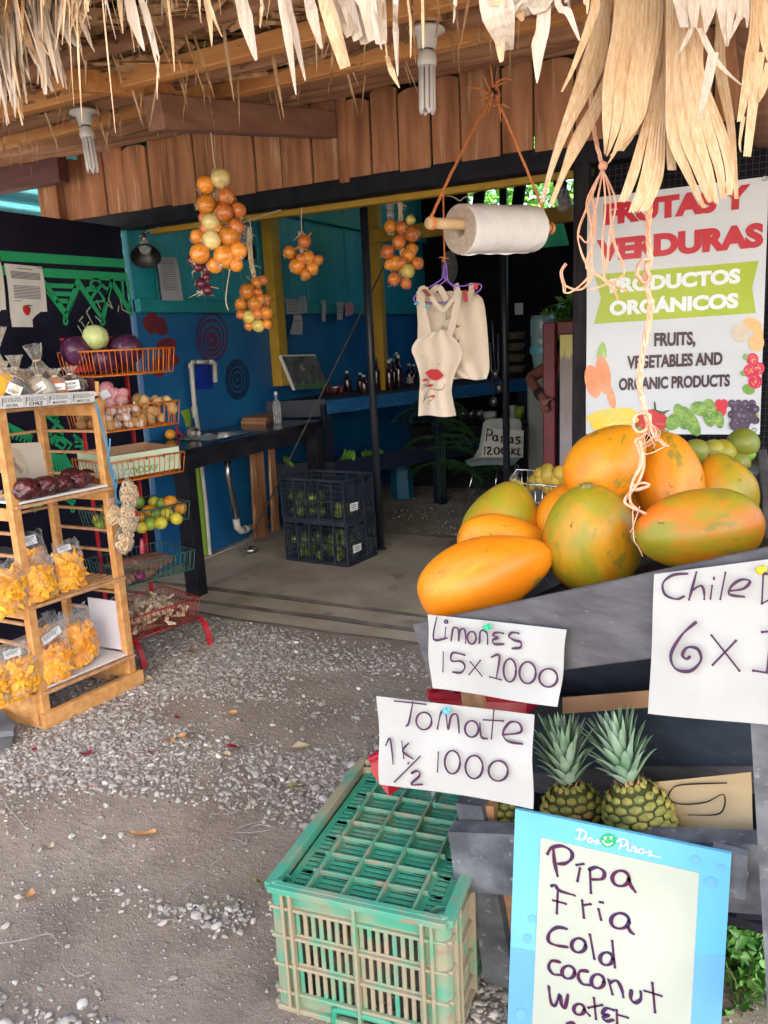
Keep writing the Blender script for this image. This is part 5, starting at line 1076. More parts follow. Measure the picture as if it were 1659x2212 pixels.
# ---- blue jug, palm, chair with sign, dispenser, door, person
m_jug = M('blue_jug_plastic', (.01, .10, .20), (.012, .14, .24), rough=.4, scale=6)
jg = thing('blue_jug', 'translucent blue plastic jug on the dark floor', 'jug', Zp(868, 1078)); p = Zp(870, 1078); g = MB(); sc2 = .115
g.lathe([(0, .0), (.09, 0), (.11, .02), (.11, .30), (.09, .345), (.03, .36), (.03, .39), (0, .39)], p, 6, Matrix.Rotation(.5, 3, 'Z'), smooth=False); g.build('body', m_jug, jg); g = MB(); g.tube([p+V((-.06, 0, .34)), p+V((-.08, 0, .42)), p+V((-.02, 0, .42)), p+V((0, 0, .36))], .012, 8); g.build('handle', m_jug, jg)
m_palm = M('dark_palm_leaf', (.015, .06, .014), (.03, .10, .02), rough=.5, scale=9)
def palm(label, base, h, n, seed, mat=m_palm, L=.42):
    t = thing('palm_plant', label, 'plant', base); q = random.Random(seed); g = MB(); gs = MB(); base = V(base)
    for k in range(n):
        a = q.uniform(0, 6.3); z = h*q.uniform(.25, 1); c = base+V((q.gauss(0, .03), q.gauss(0, .03), z)); dr_ = V((cos(a), sin(a), .35)); LL = L*q.uniform(.6, 1.1); pts = [c+dr_*LL*s-V((0, 0, LL*.75*s*s)) for s in (0, .2, .4, .6, .8, 1)]; gs.tube(pts, .003, 4)
        for i in range(1, 6):
            for sdd in (-1, 1):
                for e in (0, .5):
                    c2 = pts[i-1].lerp(pts[i], e+.25) if i else pts[0]; sd2 = V((-dr_.y, dr_.x, 0)).normalized()*sdd; tip = c2+sd2*.13*(1-abs(i-2.5)/5)+dr_*.06-V((0, 0, .05)); m2 = c2.lerp(tip, .5)+V((0, 0, .012)); wv = dr_.normalized()*.012
                    g.add([c2, m2-wv, tip, m2+wv], [(0, 1, 2, 3)])
    for k in range(4): gs.tube([base+V((.02*k-.03, 0, 0)), base+V((.03*k-.05, .01, h*.6))], .004, 6)
    g.build('leaves', mat, t); gs.build('stem', m_palm, t)
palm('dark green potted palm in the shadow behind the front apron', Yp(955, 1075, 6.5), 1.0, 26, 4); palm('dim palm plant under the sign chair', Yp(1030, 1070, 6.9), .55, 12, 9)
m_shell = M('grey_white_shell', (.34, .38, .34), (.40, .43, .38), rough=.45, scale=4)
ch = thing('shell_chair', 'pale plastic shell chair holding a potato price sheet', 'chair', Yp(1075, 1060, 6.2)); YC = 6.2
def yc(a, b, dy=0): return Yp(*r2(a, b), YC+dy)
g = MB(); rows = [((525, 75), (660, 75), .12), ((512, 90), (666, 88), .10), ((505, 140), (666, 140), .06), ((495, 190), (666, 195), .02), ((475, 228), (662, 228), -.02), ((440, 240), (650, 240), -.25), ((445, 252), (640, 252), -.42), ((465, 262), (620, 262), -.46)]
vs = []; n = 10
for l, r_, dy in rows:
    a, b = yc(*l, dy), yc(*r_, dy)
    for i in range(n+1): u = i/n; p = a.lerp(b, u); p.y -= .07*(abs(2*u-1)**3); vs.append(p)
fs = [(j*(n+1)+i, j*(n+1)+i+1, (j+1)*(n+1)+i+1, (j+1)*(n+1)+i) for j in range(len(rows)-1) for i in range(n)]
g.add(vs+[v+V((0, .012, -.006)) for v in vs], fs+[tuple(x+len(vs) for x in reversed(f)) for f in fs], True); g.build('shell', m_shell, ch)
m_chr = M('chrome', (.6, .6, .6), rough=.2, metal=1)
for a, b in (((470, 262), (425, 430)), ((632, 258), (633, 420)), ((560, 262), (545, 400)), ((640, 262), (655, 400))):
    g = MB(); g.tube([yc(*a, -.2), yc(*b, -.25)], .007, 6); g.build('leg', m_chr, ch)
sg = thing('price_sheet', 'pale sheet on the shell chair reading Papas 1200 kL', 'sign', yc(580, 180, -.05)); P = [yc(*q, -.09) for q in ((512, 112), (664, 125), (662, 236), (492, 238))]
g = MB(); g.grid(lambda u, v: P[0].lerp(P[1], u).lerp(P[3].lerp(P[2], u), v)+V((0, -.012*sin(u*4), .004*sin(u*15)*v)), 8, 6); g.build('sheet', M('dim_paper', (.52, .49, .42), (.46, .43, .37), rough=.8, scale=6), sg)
def inkstrokes(strokes, fn, w, mat, parent, up, name='writing'):
    g = MB()
    for s in strokes:
        if s[0] == 'o': _, x, y, rx, ry = s[:5]; a0 = s[5] if len(s) > 5 else 0; pts = [(x+rx*cos(a0+2*pi*i/22), y+ry*sin(a0+2*pi*i/22)) for i in range(23)]; P_ = [fn(*p) for p in pts]
        else: P_ = smooth_path([fn(*p) for p in s], 5)
        k = len(P_); g.ribbon(P_, [w*(.60+.5*abs(sin(i*.31+k*1.7)))*(.72+.28*min(1, (k-1-i)/3)) for i in range(k)], up)
        for e in (P_[0], P_[-1]): 
            u = V(up); a = u.orthogonal().normalized(); b = u.cross(a); g.add([e+(a*cos(j*pi/4)+b*sin(j*pi/4))*w*.42+u*.0003 for j in range(8)], [tuple(range(8))])
    return g.build(name, mat, parent)
fn = lambda a, b: yc(a, b, -.115)
inkstrokes([[(518, 118), (513, 165)], [(518, 118), (537, 125), (533, 142), ((516), 142)], ('o', 549, 155, 9, 11), [(558, 145), (560, 168)], [(575, 148), (574, 175)], [(575, 150), (587, 153), (586, 164), (575, 166)], ('o', 612, 163, 8, 10), [(620, 153), (622, 176)], [(650, 152), (638, 152), (636, 160), (648, 167), (645, 178), (634, 176)],
            [(508, 190), (506, 222)], [(518, 195), (530, 192), (530, 203), (518, 220), (538, 220)], ('o', 556, 207, 10, 14), ('o', 585, 207, 10, 14), [(618, 195), (616, 222)], [(632, 200), (619, 210), (634, 222)], [(645, 195), (642, 222), (652, 222)]], fn, .014, m_black, sg, (0, -1, 0))
# dispenser bottle
def yd(a, b, Y): return Yp(*r7(a, b), Y)
wd = thing('water_dispenser', 'big pale blue water bottle on a white dispenser in the dark', 'water dispenser', (yd(520, 700, 6.6).x, 6.6, 0)); p = yd(525, 720, 6.6); top = yd(525, 40, 6.6); hz = top.z-p.z; rW = abs(yd(700, 300, 6.6).x-yd(415, 300, 6.6).x)/2
m_wat = M('bluish_bottle', (.22, .40, .46), (.30, .48, .50), rough=.25, scale=5, coat=.3); c = V((yd(560, 300, 6.6).x, 6.6, p.z))
g = MB(); g.lathe([(rW*.7, 0), (rW*.85, hz*.25), (rW*.9, hz*.30), (rW*1.0, hz*.34), (rW*1.02, hz*.44), (rW*.95, hz*.47), (rW*.97, hz*.64), (rW*1.02, hz*.66), (rW*1.0, hz*.92), (rW*.9, hz), (0, hz)], c, 24); g.build('bottle', m_wat, wd)
g = MB(); g.lathe([(rW*1.03, hz*.33), (rW*1.06, hz*.35), (rW*1.06, hz*.43), (rW*1.03, hz*.45)], c, 24); g.build('band', M('bright_blue_band', (.08, .45, .62), (.3, .65, .7), rough=.2, scale=14), wd)
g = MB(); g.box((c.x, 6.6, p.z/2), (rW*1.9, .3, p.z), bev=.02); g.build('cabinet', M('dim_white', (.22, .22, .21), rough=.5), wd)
YD = 5.15
dr_ = thing('red_door', 'red framed door with frosted glass beside the banner post', 'door', (yd(760, 1800, YD).x, YD, 0)); m_rdf = M('dark_red_paint', (.17, .008, .02), (.24, .012, .03), rough=.4, scale=6)
a, b = yd(690, 120, YD), yd(650, 1000, YD); a.y = b.y = YD; g = MB(); g.beam(V((b.x, YD, .25)), V((b.x+.0, YD, a.z)), .085, .05, up=(0, 1, 0), bev=.008); g.build('stile', m_rdf, dr_)
g = MB(); q = yd(1240, 120, YD); g.beam(V((b.x+.05, YD, a.z-.04)), V((q.x, YD, a.z-.04)), .05, .085, bev=.008); g.build('top_rail', m_rdf, dr_)
g = MB(); zb_ = yd(700, 1850, YD).z; g.beam(V((b.x+.05, YD, zb_-.06)), V((q.x, YD, zb_-.06)), .05, .12, bev=.008); g.build('bottom_rail', m_rdf, dr_)
mf = bpy.data.materials.new('frosted_glass'); mf.use_nodes = True; nn = mf.node_tree.nodes; LL = mf.node_tree.links; bs = nn['Principled BSDF']; bs.inputs['Roughness'].default_value = .28; bs.inputs['Specular IOR Level'].default_value = .8
tc = nn.new('ShaderNodeTexCoord'); mp = nn.new('ShaderNodeMapping'); mp.inputs['Scale'].default_value = (18, 18, 4); no = nn.new('ShaderNodeTexNoise'); no.inputs['Scale'].default_value = 2.2; no.inputs['Detail'].default_value = 6; LL.new(tc.outputs['Object'], mp.inputs[0]); LL.new(mp.outputs[0], no.inputs[0])
sx = nn.new('ShaderNodeSeparateXYZ'); LL.new(tc.outputs['Object'], sx.inputs[0]); mr = nn.new('ShaderNodeMath'); mr.operation = 'ADD'; ms_ = nn.new('ShaderNodeMath'); ms_.operation = 'MULTIPLY'; ms_.inputs[1].default_value = .22; LL.new(no.outputs['Fac'], ms_.inputs[0]); LL.new(sx.outputs['Z'], mr.inputs[0]); LL.new(ms_.outputs[0], mr.inputs[1])
zt, zb2 = yd(760, 210, YD).z, yd(760, 1850, YD).z; rg = nn.new('ShaderNodeMapRange'); rg.inputs['From Min'].default_value = zb2; rg.inputs['From Max'].default_value = zt+.1; LL.new(mr.outputs[0], rg.inputs[0]); cr = nn.new('ShaderNodeValToRGB'); LL.new(rg.outputs[0], cr.inputs[0])
# pane colour: yellow head band, with grey and dusty pink reflection painted in below
e = cr.color_ramp.elements; e[0].position = 0; e[0].color = (.38, .34, .36, 1); e[1].position = 1; e[1].color = (.85, .76, .16, 1)
for ps, c_ in ((.3, (.42, .34, .38, 1)), (.5, (.24, .15, .16, 1)), (.68, (.26, .17, .16, 1)), (.82, (.30, .25, .18, 1)), (.86, (.80, .70, .18, 1))): k = e.new(ps); k.color = c_
LL.new(cr.outputs[0], bs.inputs['Base Color']); bp = nn.new('ShaderNodeBump'); bp.inputs['Strength'].default_value = .6; LL.new(no.outputs['Fac'], bp.inputs['Height']); LL.new(bp.outputs[0], bs.inputs['Normal'])
g = MB(); g.box(((b.x+q.x)/2+.04, YD+.005, (zt+zb2)/2), (q.x-b.x-.05, .012, zt-zb2)); g.build('glass', mf, dr_)
# person reaching round the door
m_skin = M('brown_skin', (.22, .085, .055), (.28, .11, .07), rough=.5, scale=8); m_dkcl = M('dark_clothes', (.012, .012, .018), (.02, .02, .03), rough=.9, scale=8)
pe = thing('person', 'person in dark clothes reaching one bare arm round the red door', 'person', (yd(900, 1800, 5.5).x, 5.5, 0))
def skin_body(name, joints, edges, mat, parent, sub=2):
    me = bpy.data.meshes.new(name); me.from_pydata([tuple(p) for p, r in joints], edges, []); o = bpy.data.objects.new(name, me); COL.objects.link(o)
    md_ = o.modifiers.new('skin', 'SKIN'); md_.use_smooth_shade = True
    for i, (p, r) in enumerate(joints): me.skin_vertices[0].data[i].radius = (r, r)
    me.skin_vertices[0].data[0].use_root = True; u = o.modifiers.new('sub', 'SUBSURF'); u.levels = sub; u.render_levels = sub; me.materials.append(mat); adopt(o, parent); return o
ps = yd(640, 640, 5.36); pe_ = yd(400, 800, 5.28); pw = yd(565, 1040, 5.10); cx = ps.x+.20; by = 5.5; hip = V((cx, by, .92)); ch_ = V((cx, by, 1.30)); nk = V((cx, by, 1.47)); hd = V((cx, by-.02, 1.62)); sl = V((ps.x+.03, by-.05, ps.z+.02)); sr = V((cx+.19, by, 1.38))
J = [(hip, .13), (V((cx, by, 1.1)), .12), (ch_, .135), (nk, .05), (V((cx, by-.01, 1.54)), .065), (hd, .085), (V((cx, by, 1.71)), .07), (sl, .055), (sr, .055), (pe_, .042), (pw, .027), (V((cx+.24, by, 1.1)), .04), (V((cx+.22, by-.1, .9)), .028), (V((cx-.1, by, .88)), .085), (V((cx-.1, by, .48)), .06), (V((cx-.1, by, .08)), .04), (V((cx-.1, by-.12, .04)), .03), (V((cx+.1, by, .88)), .085), (V((cx+.1, by, .48)), .06), (V((cx+.1, by, .08)), .04), (V((cx+.1, by-.12, .04)), .03)]
hdv = (yd(620, 1160, 5.10)-pw); h0 = len(J); J.append((pw+hdv*.35, .032))
ed = [(0, 1), (1, 2), (2, 3), (3, 4), (4, 5), (5, 6), (2, 7), (2, 8), (7, 9), (9, 10), (8, 11), (11, 12), (0, 13), (13, 14), (14, 15), (15, 16), (0, 17), (17, 18), (18, 19), (19, 20), (10, h0)]
for k, (tx, ty, L) in enumerate(((545, 1175, .9), (575, 1210, 1), (615, 1215, 1), (645, 1185, .9), (705, 1040, .8))):
    tip = yd(tx, ty, 5.085); b0 = pw+hdv*.4 if k < 4 else pw+hdv*.15; i = len(J); J += [(b0.lerp(tip, .5)+V((0, -.012, 0)), .011), (tip, .008)]; ed += [(h0, i), (i, i+1)]
skin_body('body', J, ed, m_skin, pe)
g = MB(); g.lathe([(.10, -.42), (.165, -.38), (.155, -.2), (.17, 0), (.175, .12), (.13, .19), (.06, .215)], (cx, by, 1.28), 24, Matrix.Diagonal(V((1.05, .78, 1)))); g.build('shirt', m_dkcl, pe)
g = MB()
for s in (-1, 1): g.tube([(cx+s*.09, by, .95), (cx+s*.1, by, .5), (cx+s*.1, by, .1)], [.115, .09, .075], 16)
g.build('trousers', m_dkcl, pe); g = MB(); g.ball((cx, by+.015, 1.67), (.098, .105, .10), 18, 12); g.build('hair', M('black_hair', (.012, .009, .008), rough=.5), pe)
g = MB(); wv = pw.lerp(pe_, .12); g.tube([wv, pw.lerp(pe_, .3)], .038, 14); g.build('wristband', m_dkcl, pe)
# dim clutter at the back
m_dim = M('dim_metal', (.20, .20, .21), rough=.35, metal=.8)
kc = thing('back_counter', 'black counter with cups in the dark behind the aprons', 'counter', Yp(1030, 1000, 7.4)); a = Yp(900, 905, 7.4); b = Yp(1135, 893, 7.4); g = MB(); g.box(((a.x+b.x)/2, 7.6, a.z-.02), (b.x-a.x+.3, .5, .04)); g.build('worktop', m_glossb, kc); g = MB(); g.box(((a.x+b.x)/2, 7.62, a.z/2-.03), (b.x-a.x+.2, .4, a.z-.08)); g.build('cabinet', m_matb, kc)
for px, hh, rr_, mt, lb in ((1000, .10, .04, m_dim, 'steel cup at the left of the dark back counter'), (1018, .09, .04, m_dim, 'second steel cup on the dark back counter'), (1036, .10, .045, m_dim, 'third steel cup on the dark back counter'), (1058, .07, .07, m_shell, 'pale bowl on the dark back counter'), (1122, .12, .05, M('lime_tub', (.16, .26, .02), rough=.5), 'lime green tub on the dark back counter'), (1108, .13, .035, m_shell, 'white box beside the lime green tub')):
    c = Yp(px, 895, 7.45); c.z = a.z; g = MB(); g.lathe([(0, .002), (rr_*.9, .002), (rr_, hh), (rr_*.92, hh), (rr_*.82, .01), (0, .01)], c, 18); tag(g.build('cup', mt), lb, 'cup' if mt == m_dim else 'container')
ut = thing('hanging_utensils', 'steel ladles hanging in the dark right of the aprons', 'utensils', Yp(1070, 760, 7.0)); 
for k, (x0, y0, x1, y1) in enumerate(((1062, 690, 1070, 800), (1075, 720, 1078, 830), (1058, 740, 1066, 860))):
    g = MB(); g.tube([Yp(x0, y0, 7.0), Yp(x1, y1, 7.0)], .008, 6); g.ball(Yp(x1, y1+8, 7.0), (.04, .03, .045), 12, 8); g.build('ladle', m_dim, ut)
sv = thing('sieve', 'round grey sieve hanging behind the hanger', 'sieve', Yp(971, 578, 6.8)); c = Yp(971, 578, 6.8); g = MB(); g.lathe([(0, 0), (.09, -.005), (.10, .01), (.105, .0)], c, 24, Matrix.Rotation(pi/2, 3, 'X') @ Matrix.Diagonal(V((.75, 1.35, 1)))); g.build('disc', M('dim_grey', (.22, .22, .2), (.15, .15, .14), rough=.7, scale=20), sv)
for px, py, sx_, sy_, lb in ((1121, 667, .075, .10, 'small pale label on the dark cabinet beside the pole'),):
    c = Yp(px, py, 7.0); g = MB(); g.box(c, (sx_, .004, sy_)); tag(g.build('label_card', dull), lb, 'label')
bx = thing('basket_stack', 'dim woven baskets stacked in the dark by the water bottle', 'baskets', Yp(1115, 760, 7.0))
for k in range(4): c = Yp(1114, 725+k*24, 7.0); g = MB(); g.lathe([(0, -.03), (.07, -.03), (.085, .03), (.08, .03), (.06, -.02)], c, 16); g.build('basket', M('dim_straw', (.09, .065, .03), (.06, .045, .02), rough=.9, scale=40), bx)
# fruit basket in front of the door
fb = thing('fruit_basket', 'steel wire basket of mangoes below the frosted door', 'basket', Dp(1170, 1065, 3.0)); YB = 3.35
q = [Yp(*r7(*p), YB+dy) for p, dy in (((150, 2010), 0), ((900, 2030), -.1), ((880, 1960), .3), ((240, 1950), .3))]; zt_ = sum(p.z for p in q)/4
for p in q: p.z = zt_
g = MB(); g.tube(q+[q[0]], .006, 6); lo_ = [p-V((0, 0, .16)) for p in q]; g.tube(lo_+[lo_[0]], .005, 6)
for i in range(4):
    for k in range(9): u = k/9; g.tube([q[i].lerp(q[(i+1) % 4], u), lo_[i].lerp(lo_[(i+1) % 4], u)], .0025, 5)
for k in range(9): u = k/8; g.tube([lo_[0].lerp(lo_[1], u), lo_[3].lerp(lo_[2], u)], .0025, 4)
g.build('wires', m_chr, fb)
for px, py, s in ((540, 1990, 1), (610, 1960, 1.1), (700, 2000, .95), (790, 1975, 1.05), (850, 1990, 1), (560, 2040, 1), (640, 2090, .95), (720, 2060, 1), (450, 2050, .9), (820, 2070, 1), (900, 2000, 1)):
    mango(Yp(*r7(px, py), YB+.1), rot(), s, 'yellow mango in the steel wire basket below the frosted door', 'mangoes in the steel basket')
for p in (q[0], q[1], q[2], q[3]):
    g = MB(); g.tube([V((p.x, p.y, 0)), p], .008, 6); g.build('leg', m_chr, fb)
# bright foliage outside the open gable and the back
m_leafy = M('bright_leaf', (.07, .25, .02), (.20, .42, .05), rough=.5, scale=3)
def bush(label, c, R, n, seed, mats, L=.16, name='shrub', cat='shrub'):
    t = thing(name, label, cat, (c[0], c[1], 0)); q = random.Random(seed); g = MB(); c = V(c)
    for k in range(n):
        d = V((q.gauss(0, 1), q.gauss(0, 1), q.gauss(0, 1))).normalized()*q.uniform(.35, 1)**.6; p = c+V((d.x*R[0], d.y*R[1], d.z*R[2])); a = V((q.gauss(0, 1), q.gauss(0, 1)-.5, q.gauss(0, .6)-.2)).normalized(); b_ = a.cross(V((q.gauss(0, 1), q.gauss(0, 1), 1))).normalized(); l = L*q.uniform(.6, 1.2); g.cur = k % len(mats)
        g.add([p, p+a*l*.45+b_*l*.2, p+a*l, p+a*l*.45-b_*l*.2], [(0, 1, 2, 3)])
    g.build('leaves', mats, t); g = MB()
    for k in range(5): a = q.uniform(0, 6.3); g.tube([V((c.x, c.y, 0)), V((c.x+R[0]*.4*cos(a), c.y+R[1]*.4*sin(a), c.z))], [.03, .01], 6)
    g.build('stem', m_bark, t)
m_leafy2 = M('mid_leaf', (.03, .14, .02), (.06, .22, .03), rough=.5, scale=3)
bush('sunlit shrub seen through the gap above the back wall', (-2.3, 10.6, 3.2), (2.0, .9, 1.2), 2600, 5, [m_leafy, m_leafy2]); bush('bright shrub seen through the gap at the right rear', (.5, 10.4, 3.2), (1.5, .9, 1.5), 1800, 6, [m_leafy, m_leafy2])
bush('wide bank of trees in the distance behind the shop', (-2.5, 13.0, 3.4), (5.0, 1.4, 3.4), 5200, 15, [m_leafy2, m_leafy], .42, 'distant_foliage', 'foliage')
bpy.data.objects['distant_foliage']['kind'] = 'stuff'
bush('pale green potted fern above the frosted door', (yd(800, 60, 7.8).x, 7.8, yd(800, 60, 7.8).z), (.22, .12, .16), 120, 7, [m_leafy], .14, 'fern', 'plant')
gs = thing('green_sheet', 'green translucent sheet filling the gable behind the bag roll', 'sheet', Yp(1200, 500, 8.4)); g = MB(); g.grid(lambda u, v: (-3.3+3.6*u, 9.3+.03*sin(u*40), 2.3+.52*v), 60, 3); g.build('sheet', M('green_sheeting', (.02, .28, .09), (.05, .36, .14), rough=.5, scale=4), gs)
# ================================================================== HANGING THINGS
rr = random.Random(44)
def onion_mesh(seed, mat, red=False):
    q = random.Random(seed); g = MB(); e = q.uniform(.92, 1.06)
    g.lathe([(0, -.034*e), (.012, -.034*e), (.026, -.026*e), (.036, -.010*e), (.038, .004), (.033, .020*e), (.022, .031*e), (.010, .038*e), (.005, .046*e), (.006, .060*e), (.003, .066*e)], n=28, fn=lambda a, z: 1+.02*sin(3*a+seed)+.012*sin(7*a+seed*2))
    g.cur = 1
    for k in range(9):
        a = q.uniform(0, 6.3); g.tube([(.004*cos(a), .004*sin(a), -.033*e), (.010*cos(a), .010*sin(a), -.040*e), (.016*cos(a+.4), .016*sin(a+.4), -.042*e)], .0009, 4)
    return g.mesh('onion', [mat, m_string])
def onion_mat(name, c1, c2, c3):
    m = bpy.data.materials.new(name); m.use_nodes = True; n = m.node_tree.nodes; L = m.node_tree.links; b = n['Principled BSDF']; b.inputs['Roughness'].default_value = .28; b.inputs['Coat Weight'].default_value = .15
    tc = n.new('ShaderNodeTexCoord'); sp_ = n.new('ShaderNodeSeparateXYZ'); L.new(tc.outputs['Object'], sp_.inputs[0]); at = n.new('ShaderNodeMath'); at.operation = 'ARCTAN2'; L.new(sp_.outputs[1], at.inputs[0]); L.new(sp_.outputs[0], at.inputs[1])
    cb = n.new('ShaderNodeCombineXYZ'); L.new(at.outputs[0], cb.inputs[0]); mu = n.new('ShaderNodeMath'); mu.operation = 'MULTIPLY'; mu.inputs[1].default_value = 7; L.new(sp_.outputs[2], mu.inputs[0]); L.new(mu.outputs[0], cb.inputs[1]); oi = n.new('ShaderNodeObjectInfo'); m10 = n.new('ShaderNodeMath'); m10.operation = 'MULTIPLY'; m10.inputs[1].default_value = 40; L.new(oi.outputs['Random'], m10.inputs[0]); L.new(m10.outputs[0], cb.inputs[2])
    no = n.new('ShaderNodeTexNoise'); no.inputs['Scale'].default_value = 5; no.inputs['Detail'].default_value = 5; L.new(cb.outputs[0], no.inputs[0]); cr = n.new('ShaderNodeValToRGB'); L.new(no.outputs['Fac'], cr.inputs[0]); e = cr.color_ramp.elements
    e[0].position = .3; e[0].color = (*c1, 1); e[1].position = .7; e[1].color = (*c3, 1); k = e.new(.5); k.color = (*c2, 1)
    hs = n.new('ShaderNodeHueSaturation'); mr = n.new('ShaderNodeMapRange'); mr.inputs['To Min'].default_value = .8; mr.inputs['To Max'].default_value = 1.2; L.new(oi.outputs['Random'], mr.inputs[0]); L.new(mr.outputs[0], hs.inputs['Value']); L.new(cr.outputs[0], hs.inputs['Color']); L.new(hs.outputs[0], b.inputs['Base Color']); return m
mo_or = onion_mat('orange_onion_skin', (.56, .165, .014), (.66, .225, .025), (.74, .33, .06)); mo_pl = onion_mat('pale_onion_skin', (.60, .44, .14), (.72, .56, .24), (.62, .50, .16)); mo_gr = onion_mat('greenish_onion_skin', (.50, .40, .08), (.58, .48, .12), (.62, .42, .10)); mo_rd = onion_mat('red_onion_skin', (.05, .006, .016), (.10, .012, .03), (.15, .03, .05)); mo_rs = onion_mat('rusty_onion_skin', (.48, .11, .018), (.58, .165, .035), (.66, .26, .085))
oms = {k: [onion_mesh(i*7+j, m) for j in range(3)] for i, (k, m) in enumerate((('o', mo_or), ('p', mo_pl), ('g', mo_gr), ('d', mo_rd), ('r', mo_rs)))}
def braid(g, pts, r):
    P = smooth_path(pts, 8); n = len(P)
    for s in range(3): g.tube([p+V((cos(i*.9+s*2.1), .5*sin(i*1.8+s*2.1), 0))*r for i, p in enumerate(P)], r*.75, 6)
def bunch(label, f, k, depth, lst, core, string):
    t = thing('onion_bunch', label, 'onions', Dp(*f(*core[0]), depth)); q = random.Random(len(lst)*3+1)
    cx_ = sum(a[0] for a in lst)/len(lst)
    for i, (x, y, r, kind) in enumerate(lst):
        dd = q.uniform(-.015, .015)-(.02 if r > 60 else 0); p = Dp(*f(x, y), depth+dd); s = r*k*depth/1700/.038
        o = bpy.data.objects.new('onion', oms[kind][i % 3]); COL.objects.link(o); adopt(o, t); o.location = p; o.scale = (s,)*3
        ax = V(((cx_-x)*.006+q.gauss(0, .35), .75+q.gauss(0, .25), .75+q.gauss(0, .4))); o.rotation_euler = ax.to_track_quat('Z', 'Y').to_euler()
    g = MB(); braid(g, [Dp(*f(*p), depth+.03) for p in core], .009); 
    for j in range(14):
        c = Dp(*f(*core[q.randrange(len(core))]), depth+.02); g.tube([c, c+V((q.gauss(0, .02), q.gauss(0, .02), -.02)), c+V((q.gauss(0, .04), q.gauss(0, .03), -.045))], [.004, .003, .001], 5)
    g.build('braid', m_string, t)
    g = MB(); g.tube(smooth_path([Dp(*p, depth+.01) for p in string], 4), .0028, 5); g.build('string', m_string, t)
    return t
K5 = .2917; K6 = .3125
bunch('large bunch of orange and pale onions hanging in front of the fascia', r5, K5, 3.3, [(745, 200, 74, 'p'), (632, 245, 68, 'o'), (635, 390, 70, 'o'), (790, 332, 66, 'r'), (770, 450, 68, 'r'), (875, 435, 60, 'r'), (670, 525, 68, 'p'), (570, 630, 54, 'o'), (675, 655, 72, 'p'), (810, 632, 78, 'o'), (860, 560, 60, 'r'), (590, 755, 74, 'o'), (880, 735, 64, 'o'), (775, 780, 88, 'o'), (700, 840, 60, 'o'), (860, 835, 52, 'o'), (625, 490, 46, 'r'), (720, 580, 60, 'o'), (840, 690, 56, 'o'), (640, 570, 52, 'r')], [(705, 130), (710, 300), (720, 480), (735, 640), (760, 800)], [(450, 246), (457, 300), (462, 345), (467, 372)])
t = bunch('dark red onion bunch hanging low behind the large orange one', r5, K5, 3.75, [(525, 800, 32, 'd'), (580, 855, 38, 'd'), (640, 870, 42, 'd'), (600, 975, 46, 'd'), (650, 1025, 40, 'd'), (560, 830, 30, 'd'), (640, 930, 34, 'd')], [(560, 780), (610, 860), (620, 950), (615, 1000)], [(500, 560), (488, 640), (493, 670)])
bunch('long braided bunch of orange onions hanging lower right of the large one', r5, K5, 4.3, [(1015, 968, 44, 'o'), (1062, 950, 38, 'r'), (940, 1035, 58, 'o'), (1045, 1090, 40, 'o'), (895, 1130, 50, 'o'), (1000, 1125, 58, 'o'), (1080, 1095, 46, 'r'), (1080, 1195, 54, 'o'), (955, 1225, 50, 'g'), (1025, 1290, 48, 'g'), (895, 1205, 36, 'r'), (1090, 1275, 36, 'o'), (955, 1290, 36, 'o'), (1025, 1200, 44, 'r'), (1025, 1040, 32, 'r')], [(960, 560), (955, 680), (970, 800), (990, 900), (1020, 1040), (1010, 1200)], [(540, 470), (543, 520), (546, 560)])
bunch('small bunch of onions with dry tops between the braid and the pole', r5, K5, 4.3, [(1365, 665, 52, 'r'), (1255, 745, 50, 'o'), (1395, 785, 50, 'o'), (1310, 845, 60, 'o'), (1425, 865, 50, 'o'), (1375, 905, 44, 'o'), (1470, 800, 38, 'o'), (1340, 790, 40, 'r')], [(1340, 590), (1340, 680), (1350, 800)], [(652, 447), (651, 480), (652, 500), (652, 530), (652, 552)])
bunch('bunch of rosy onions hanging beside the pole left of the bag roll', r6, K6, 4.3, [(320, 350, 45, 'o'), (400, 360, 44, 'r'), (460, 305, 34, 'g'), (475, 405, 54, 'r'), (380, 460, 50, 'r'), (300, 525, 50, 'r'), (470, 510, 44, 'o'), (445, 550, 52, 'o'), (355, 605, 52, 'o'), (510, 605, 44, 'r'), (440, 660, 50, 'g'), (345, 715, 46, 'r'), (430, 745, 40, 'r'), (310, 615, 36, 'o'), (400, 600, 40, 'r')], [(388, 180), (392, 280), (400, 400), (400, 560), (390, 700)], [(863, 400), (863, 420), (864, 440), (865, 470)])
# ---- roll of plastic bags on its rope
m_rope = M('orange_twine', (.72, .20, .05), (.80, .34, .14), rough=.75, scale=60); m_rope2 = M('peach_twine', (.76, .36, .2), (.82, .52, .36), rough=.75, scale=60)
ro = thing('bag_roll', 'white roll of plastic bags on a stick hung by orange twine', 'roll', Dp(*r6(1050, 540), 3.35))
a = Dp(*r6(800, 368), 3.24); b = Dp(*r6(1300, 368), 3.50); ax = (b-a).normalized(); R3 = ax.to_track_quat('Z', 'Y').to_matrix(); Lr = (b-a).length; Rr = 52/1700*3.24
m_film_w = M('milky_film', (.82, .80, .79), (.74, .72, .71), rough=.24, scale=8, bump=.9, bscale=11, spec=.6)
g = MB(); q = random.Random(5); n_ = 48
g.lathe([(Rr*.985, 0), (Rr, .004)]+[(Rr*(1+.012*sin(i*2.3)), Lr*i/14) for i in range(1, 14)]+[(Rr*.99, Lr)], a, n_, R3, fn=lambda an, z: 1+.008*sin(an*3+z*22)+.006*sin(an*7-z*31)); g.build('film', m_film_w, ro)
m_rollend = M('layered_film_edge', (.50, .40, .32), (.40, .31, .24), rough=.6, scale=60)
